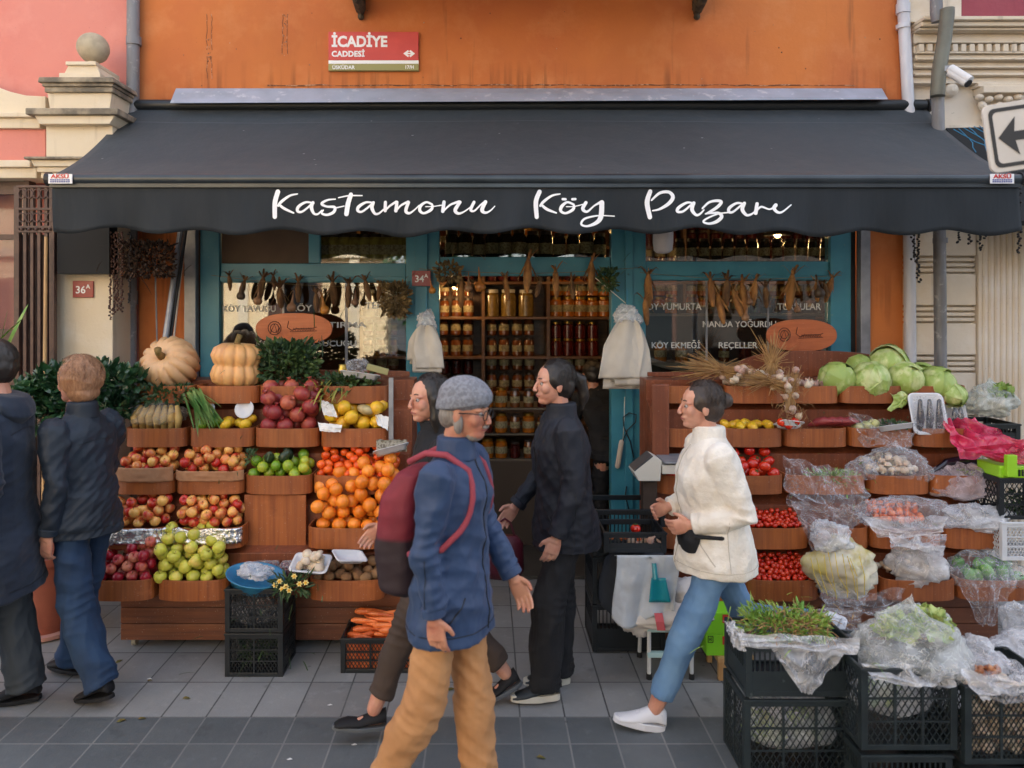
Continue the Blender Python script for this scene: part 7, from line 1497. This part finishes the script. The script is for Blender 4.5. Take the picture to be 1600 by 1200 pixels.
    def on(phi, z): c = J['pelvis'] + ax * z * k; a = R(phi); h = bv.ray_cast(W_(c + V((math.cos(a), math.sin(a), 0)) * .6), (W_(c) - W_(c + V((math.cos(a), math.sin(a), 0)))).normalized()); return (h[0] + h[1] * .0008) if h[0] is not None else None
    J['on'] = on
    def seam(pts, rad, name, mt):
        pp = [on(*p) for p in pts]; pp = [p for p in pp if p is not None]
        if len(pp) > 2 and max((pp[i + 1] - pp[i]).length for i in range(len(pp) - 1)) < .09: MB().tube(pp, rad, 5).build(name, mt, r)
    z0_, z1_ = jl + .03, .5; N = 26
    seam([(0, z0_ + (z1_ - z0_) * i / N) for i in range(N + 1)], .0032, 'zip', SEAM if not light else SEAML)
    sm_ = SEAM if not light else SEAML
    for s_ in (1, -1):
        seam([(s_ * 90, z0_ + .02 + (.2 - z0_) * i / 14) for i in range(13)], .0016, 'side_seam', sm_)
        seam([(s_ * (48 + i * 3), jl + .19 - i * .014) for i in range(9)], .0028, 'pocket_edge', sm_)
        seam([(180 + s_ * i * 7, .4 - .0015 * i * i * .2) for i in range(8)], .0016, 'yoke_seam', sm_)
    seam([(a_, jl + .045) for a_ in range(0, 361, 9)], .0018, 'hem_seam', sm_)
    if extra: extra(r, T, k, J, W_, put)
    return r
def hairmat(name, c, c2):
    t = NT(name); v = t.coord('Object', (60, 60, 6)); t.base(t.mix(t.ramp(t.noise(1.5, 4, v), .3, .7), c, c2)); t.set(Roughness=.45); t.bump(t.noise(2, 4, v), .6, .004); MATS[name] = t.m; return t.m
HB = hairmat('black_hair', (.012, .01, .009), (.03, .022, .018)); HF = hairmat('fair_brown_hair', hexc(182, 138, 104), hexc(140, 100, 74)); HG = hairmat('grey_hair', hexc(150, 142, 134), hexc(110, 102, 96)); HBR = hairmat('dark_brown_hair', (.03, .02, .016), (.06, .04, .03))
def cap(hm, T, k, full=1.0, low=-.05, back=.0):       # skull of hair, face left free
    hm.ball(T(-.022, 0, .042), (.1 * k, .086 * k, .092 * k), 18, 12); hm.ball(T(-.046, 0, -.0), (.074 * k, .082 * k, .085 * k), 16, 10)
    for s_ in (1, -1): hm.ball(T(-.0, s_ * .066, .03), (.05 * k, .022 * k, .05 * k), 10, 8)
def strands(mt, n, seed, ymin=-.08, back=1.0, face=False, rr=(.103, .089, .095), cen=(-.022, 0, .04)):
    def f(r, T, k, W_):
        rd = random.Random(seed); m = MB()
        for i in range(n):
            az = rd.uniform(0, 2 * math.pi); el0 = rd.uniform(.1, 1.45); L = rd.uniform(.25, .75); pts = []
            for q in range(6):
                el = el0 - L * q / 5; a = az + .12 * math.sin(q + i) * .5; o = 1.0 + rd.uniform(.0, .06)
                x, y, z = cen[0] + rr[0] * math.cos(a) * math.cos(el) * o, rr[1] * math.sin(a) * math.cos(el) * o, cen[2] + rr[2] * math.sin(el) * o
                if math.cos(el) * math.cos(a) > .2 and el < .75: break
                if z < ymin: break
                pts.append(W_(T(x, y, z)))
            if len(pts) < 3: continue
            s_ = (pts[-1] - pts[0]).cross(pts[1] - V(org(r)) ).normalized() * .0016; vs = [p for c_, p0 in enumerate(pts) for p in (p0 - s_ * (1 - c_ / 7), p0 + s_ * (1 - c_ / 7))]
            m.add(vs, [(2 * j, 2 * j + 1, 2 * j + 3, 2 * j + 2) for j in range(len(pts) - 1)])
        if m.v: m.build('loose_hair', mt, r)
    return f
hfold = folds(.004, 3, 2.5)
SEAM = mat('seam_dark', (.006, .007, .01), .6); SEAML = mat('seam_light', hexc(184, 174, 160), .8)
NAVY = mat('navy_wool', hexc(28, 40, 58), .85, c2=hexc(22, 32, 48), scale=5, bump=.3, bscale=300, sheen=.15); DKTR = mat('dark_trousers', hexc(60, 66, 72), .85, c2=hexc(50, 56, 62), scale=4, bump=.2, bscale=250)
LEATH = mat('dark_blue_leather', hexc(30, 42, 56), .62, c2=hexc(22, 32, 44), scale=6, bump=.3, bscale=40); JEAND = mat('dark_jeans', hexc(34, 60, 92), .85, c2=hexc(26, 46, 72), scale=5, bump=.2, bscale=250)
BLUEJ = mat('blue_jacket', hexc(38, 62, 98), .6, c2=hexc(30, 52, 86), scale=4, bump=.2, bscale=60, sheen=.1); TANT = mat('tan_trousers', hexc(188, 138, 92), .85, c2=hexc(172, 122, 78), scale=4, bump=.2, bscale=200)
BLK = mat('black_cloth', hexc(26, 26, 30), .85, c2=hexc(20, 20, 24), scale=5, bump=.2, bscale=200); BNAV = mat('black_navy_cloth', hexc(24, 28, 40), .7, c2=hexc(18, 22, 32), scale=5, bump=.2, bscale=120)
BRT = mat('brown_trousers', hexc(70, 56, 48), .85, c2=hexc(58, 46, 40), scale=5); CREAMJ = mat('cream_fleece', hexc(234, 228, 218), .95, c2=hexc(220, 210, 196), scale=9, bump=.7, bscale=60, bdist=.008, sheen=.3)
LJEAN = mat('light_jeans', hexc(104, 138, 172), .85, c2=hexc(84, 118, 156), scale=5, bump=.2, bscale=250); WSH = mat('white_leather', hexc(216, 216, 222), .45); BSH = mat('black_shoe', (.014, .014, .016), .65, spec=.25); SOLW = mat('white_sole', hexc(206, 200, 186), .6); SOLG = mat('grey_sole', hexc(90, 94, 98), .6)
# 1 far left man in a long navy coat, cut by the picture edge
def h1(hm, T, k, J): cap(hm, T, k); return 'hair', HB, .006, hfold, 3
J1 = skel(1.80, 2, legs=((14, 5, 0), (-1, 8, -3)), arms=((-12, 18, 7), (12, 22, 7)))
def ex1(r, T, k, J, W_, put):
    m = MB(); c = J['neck']; m.loft([ell(c + V((-.07 + dx, 0, z)) * k, V((0, 1, 0)), V((1, 0, .3)), a * k, b_ * k) for dx, z, a, b_ in ((-.0, -.1, .06, .03), (-.02, -.05, .12, .06), (-.0, .0, .125, .075), (.02, .045, .1, .07))]); put(m, 'hood', NAVY, .008, folds(.005, 8), 4)
person('man at the far left edge in a long navy hooded coat walking left', 0, 3.62, 188, 1.80, J1, NAVY, DKTR, BSH, BSH, h1, male=True, jl=-.36, wide=1.2, seed=11, sneaker=False, extra=ex1, coat_flare=.01, hemr=.085, thigh=.095)
# 2 man with fair hair seen from behind
def h2(hm, T, k, J): cap(hm, T, k); hm.ball(T(-.03, 0, .03), (.116 * k, .11 * k, .106 * k), 18, 12); hm.ball(T(-.05, 0, -.045), (.07 * k, .082 * k, .06 * k), 16, 10); return 'hair', HF, .006, folds(.006, 4, 2.5), 3
def ex2(r, T, k, J, W_, put):
    w = J['wri', 1] + J['had', 1] * .12; m = MB(); c = W_(w)
    for s_ in (-1, 1): m.tube([c + V((.0, .0, .01)), c + V((.03 * s_, .0, -.06)), c + V((.06 * s_, 0, -.12))], .004, 5)
    m.loft([[c + V((a * x, b_ * y, z)) for x, y in ((-1, -1), (1, -1), (1, 1), (-1, 1))] for a, b_, z in ((.075, .02, -.12), (.085, .04, -.2), (.08, .04, -.3))]); tag(m.build('shopping_bag', mat('grey_bag_cloth', hexc(96, 96, 102), .8, c2=hexc(84, 84, 90)), None, loc=c, bevel=.01), 'small grey shopping bag hanging from the hand of the fair haired man', 'bag')
J2 = skel(1.69, 3, legs=((-6, 18, -14), (15, 5, 0)), arms=((-14, 26, 8), (12, 26, 8)))
person('man with fair brown hair seen from behind in a dark blue leather jacket and jeans', 132, 3.84, 160, 1.69, J2, LEATH, JEAND, BSH, BSH, h2, male=True, jl=-.1, seed=12, sneaker=False, extra=ex2, strand=strands(HF, 900, 1, rr=(.12, .114, .112)), collar=LEATH, hemr=.082, thigh=.095)
# 3 man in the knit cap with the backpack
def h3(hm, T, k, J): hm.ball(T(-.05, 0, -.012), (.062 * k, .082 * k, .065 * k), 16, 10); hm.ball(T(.0, .07, -.035), (.022 * k, .016 * k, .045 * k), 8, 6); hm.ball(T(.0, -.07, -.035), (.022 * k, .016 * k, .045 * k), 8, 6); return 'hair', HG, .006, hfold, 2
def ex3(r, T, k, J, W_, put):
    m = MB(); m.ball(T(-.012, 0, .065), (.112 * k, .094 * k, .085 * k), 20, 12); m.loft([ell(T(-.012, 0, z), V((0, 1, 0)), V((1, 0, .12)), .094 * k * q, .112 * k * q) for z, q in ((.022, 1.02), (.03, 1.06), (.062, 1.05), (.07, 1.0))]); put(m, 'knit_cap', mat('grey_knit', hexc(132, 134, 142), .95, c2=hexc(112, 114, 122), scale=80, lo=.45, hi=.55, bump=.8, bscale=150, bstretch=(1, 1, .25)), .006, folds(.003, 3), 3)
    m = MB()
    for s_ in (1, -1):
        m.tube([W_(T(.098 + .0 * math.cos(a), s_ * .033 + .024 * math.cos(a), .004 + .019 * math.sin(a))) for a in [q * math.pi / 8 for q in range(17)]], .0022, 5); m.tube([W_(T(.095, s_ * .056, .01)), W_(T(.05, s_ * .079, .012)), W_(T(-.01, s_ * .083, .006))], .0022, 5)
    m.tube([W_(T(.1, -.01, .008)), W_(T(.104, 0, .011)), W_(T(.1, .01, .008))], .0022, 5); m.build('glasses', BLACK, r)
    m = MB(); m.ball(T(.045, 0, -.083), (.04 * k, .044 * k, .03 * k), 14, 8); m.ball(T(.092, 0, -.044), (.01 * k, .03 * k, .006 * k), 10, 6); put(m, 'beard', HG, .005, hfold, 1)
    c = J['chest'] + V((-.215, 0, -.12)) * k; m = MB(); Yl, Xf = V((0, 1, 0)), V((1, 0, 0)); m.loft([ell(c + V((dx, 0, z)) * k, Yl, Xf, a * k * .9, b_ * k * .85, 20, .6) for dx, z, a, b_ in ((.0, -.3, .1, .06), (-.01, -.27, .15, .1), (-.02, -.1, .16, .115), (0, .1, .15, .1), (.04, .2, .12, .07), (.06, .225, .06, .03))])
    t = NT('backpack_cloth'); z = t.xyz(t.coord('Object'))[2]; a = t.mix(t.ramp(t.noise(4, 4), .4, .6), hexc(128, 34, 48), hexc(106, 26, 40)); a = t.mix(t.ramp(z, 1.08, 1.1, 1, 0), a, hexc(40, 24, 30)); t.base(a); t.set(Roughness=.7); t.bump(t.noise(200, 3), .2, .003)
    pk = put(m, 'backpack', t.m, .008, folds(.005, 9), 5)
    for s_ in (1, -1):
        pp = [W_(J['neck'] + V((-.17, s_ * .085, -.03)) * k), W_(J['neck'] + V((-.09, s_ * .095, .012)) * k), W_(J['neck'] + V((.0, s_ * .1, .012)) * k)] + [p for p in (J['on'](s_ * ph, z) for ph, z in ((42, .47), (40, .42), (41, .37), (44, .32), (50, .28), (58, .25))) if p is not None]
        pp += [W_(J['chest'] + V((.02, s_ * .19, -.17)) * k), W_(J['chest'] + V((-.14, s_ * .15, -.22)) * k)]
        o_ = MB().tube(pp, .013, 8).build('shoulder_strap', mat('strap_pink_red', hexc(150, 60, 72), .8), pk, smooth=True); o_.location = (0, 0, 0)
J3 = skel(1.68, 4, legs=((9, 6, 0), (-9, 17, -12)), arms=((10, 20, 7), (-8, 16, 7)))
person('man walking right in grey knit cap, blue jacket, tan trousers and red backpack', 704, 2.93, -20, 1.68, J3, BLUEJ, TANT, mat('brown_shoe', hexc(96, 66, 46), .5), SOLG, h3, skin=SKIN2, male=True, jl=-.2, wide=1.0, seed=13, extra=ex3, collar=BLUEJ, hemr=.078, thigh=.094, puff=.0, hp=6)
# 4 woman in black behind him
def h4(hm, T, k, J): cap(hm, T, k); hm.ball(T(-.045, 0, -.07), (.065 * k, .08 * k, .1 * k), 16, 10); hm.tube([T(-.0, .07, .02), T(.0, .075, -.08), T(-.01, .07, -.17)], [.03 * k, .026 * k, .014 * k], 8); hm.tube([T(-.0, -.07, .02), T(.0, -.075, -.08), T(-.01, -.07, -.17)], [.03 * k, .026 * k, .014 * k], 8); return 'hair', HB, .006, hfold, 3
J4 = skel(1.66, 4, legs=((27, 6, 6), (-18, 14, -22)), arms=((-16, 24, 6), (16, 30, 6)))
person('woman in long black coat and flat shoes walking left behind the man with backpack', 690, 3.56, 192, 1.66, J4, BLK, BRT, BSH, SOLG, h4, jl=-.42, wide=.98, seed=14, sneaker=False, flatshoe=True, strand=strands(HB, 500, 2), hy=20, coat_flare=.035, hemr=.06, collar=BLK, bare=True)
# 5 woman in navy black with pony tail and maroon bag
def h5(hm, T, k, J): cap(hm, T, k); hm.tube([T(-.1, 0, .05), T(-.15, 0, .02), T(-.17, 0, -.06), T(-.16, 0, -.14)], [.026 * k, .036 * k, .032 * k, .012 * k], 10, round_ends=True); return 'hair', HB, .006, hfold, 3
def ex5(r, T, k, J, W_, put):
    c = W_(J['wri', 1] + J['had', 1] * .1 * k); m = MB(); c = c + V((0, -.02, .0))
    m.loft([[c + V((a * math.cos(t), b_ * math.sin(t), z)) for t in [q * math.pi / 8 for q in range(16)]] for a, b_, z in ((.07, .03, -.08), (.1, .045, -.12), (.105, .05, -.27), (.08, .035, -.31))]); b5 = tag(m.build('handbag', mat('maroon_bag', hexc(92, 26, 40), .5, bump=.2), None, smooth=True, loc=c), 'maroon handbag held low by the woman in navy black', 'bag')
    m = MB(); m.tube([c + V((-.06, 0, -.1)), c + V((-.03, 0, -.01)), c + V((0, 0, .012)), c + V((.03, 0, -.01)), c + V((.06, 0, -.1))], .006, 6); m.build('handle', MATS['maroon_bag'], b5)
    m = MB(); cc_ = J['chest'] + V((0, 0, .05)); m.tube([W_(cc_ + V((-.02, -.187, .03)) * 1), W_(cc_ + V((-.02, -.2, -.02)))], .003, 5); m.build('reflective_tab', SOLG, r)
J5 = skel(1.69, 4, legs=((16, 16, 0), (2, 1, 0)), arms=((-4, 24, 6), (10, 30, 8)))
person('woman with black pony tail in navy black jacket and white soled shoes', 884, 3.83, 186, 1.69, J5, BNAV, BLK, mat('dark_sneaker', (.02, .025, .03), .5), SOLW, h5, jl=-.16, wide=1.0, seed=15, hy=8, hemr=.085, thigh=.095, collar=BNAV, strand=strands(HB, 500, 3), extra=ex5, puff=.01)
# 6 woman in cream fleece
def h6(hm, T, k, J): cap(hm, T, k); hm.ball(T(-.125, 0, .03), .042 * k, 12, 8); return 'hair', HBR, .006, hfold, 3
def ex6(r, T, k, J, W_, put):
    c = J['waist'] + V((.14, .05, -.09)) * k; m = MB(); m.loft([ell(c + V((dx, 0, z)) * k, V((0, 1, 0)), V((1, 0, 0)), a * k, b_ * k, 18, .7) for dx, z, a, b_ in ((0, -.075, .05, .02), (0, -.06, .1, .035), (0, .0, .12, .045), (0, .05, .115, .035), (0, .06, .1, .02))]); m.tube([c + V((.0, .12, .03)) * k, c + V((-.12, .15, .03)) * k, c + V((-.26, .08, .03)) * k], .012 * k, 6); m.tube([c + V((.0, -.12, .03)) * k, c + V((-.1, -.22, .03)) * k, c + V((-.26, -.14, .03)) * k], .012 * k, 6); put(m, 'waist_bag', BLK, .006, folds(.002, 2), 3)
J6 = skel(1.67, 5, legs=((24, 2, 12), (-26, 60, -62)), arms=((-22, 96, 9), (-14, 94, 9)))
person('woman in cream fleece jacket, light blue jeans and white sneakers walking left, forearms raised', 1118, 3.58, 180, 1.67, J6, CREAMJ, LJEAN, WSH, WSH, h6, jl=-.12, wide=1.1, puff=.03, seed=16, hemr=.062, thigh=.088, bare=True, light=True, strand=strands(HBR, 600, 4), extra=ex6, curl=(.7, .8), amp=.009, collar=CREAMJ)
# 7 shopkeeper in the doorway
J7 = skel(1.6, 30, legs=((4, 4, 0), (-4, 4, 0)), arms=((20, 40, 6), (24, 50, 6)))
person('shopkeeper in dark clothes bending slightly inside the dark doorway', 955, 5.95, 110, 1.66, J7, BLK, BLK, BSH, BSH, h1, male=True, seed=17, sneaker=False, jl=-.1)
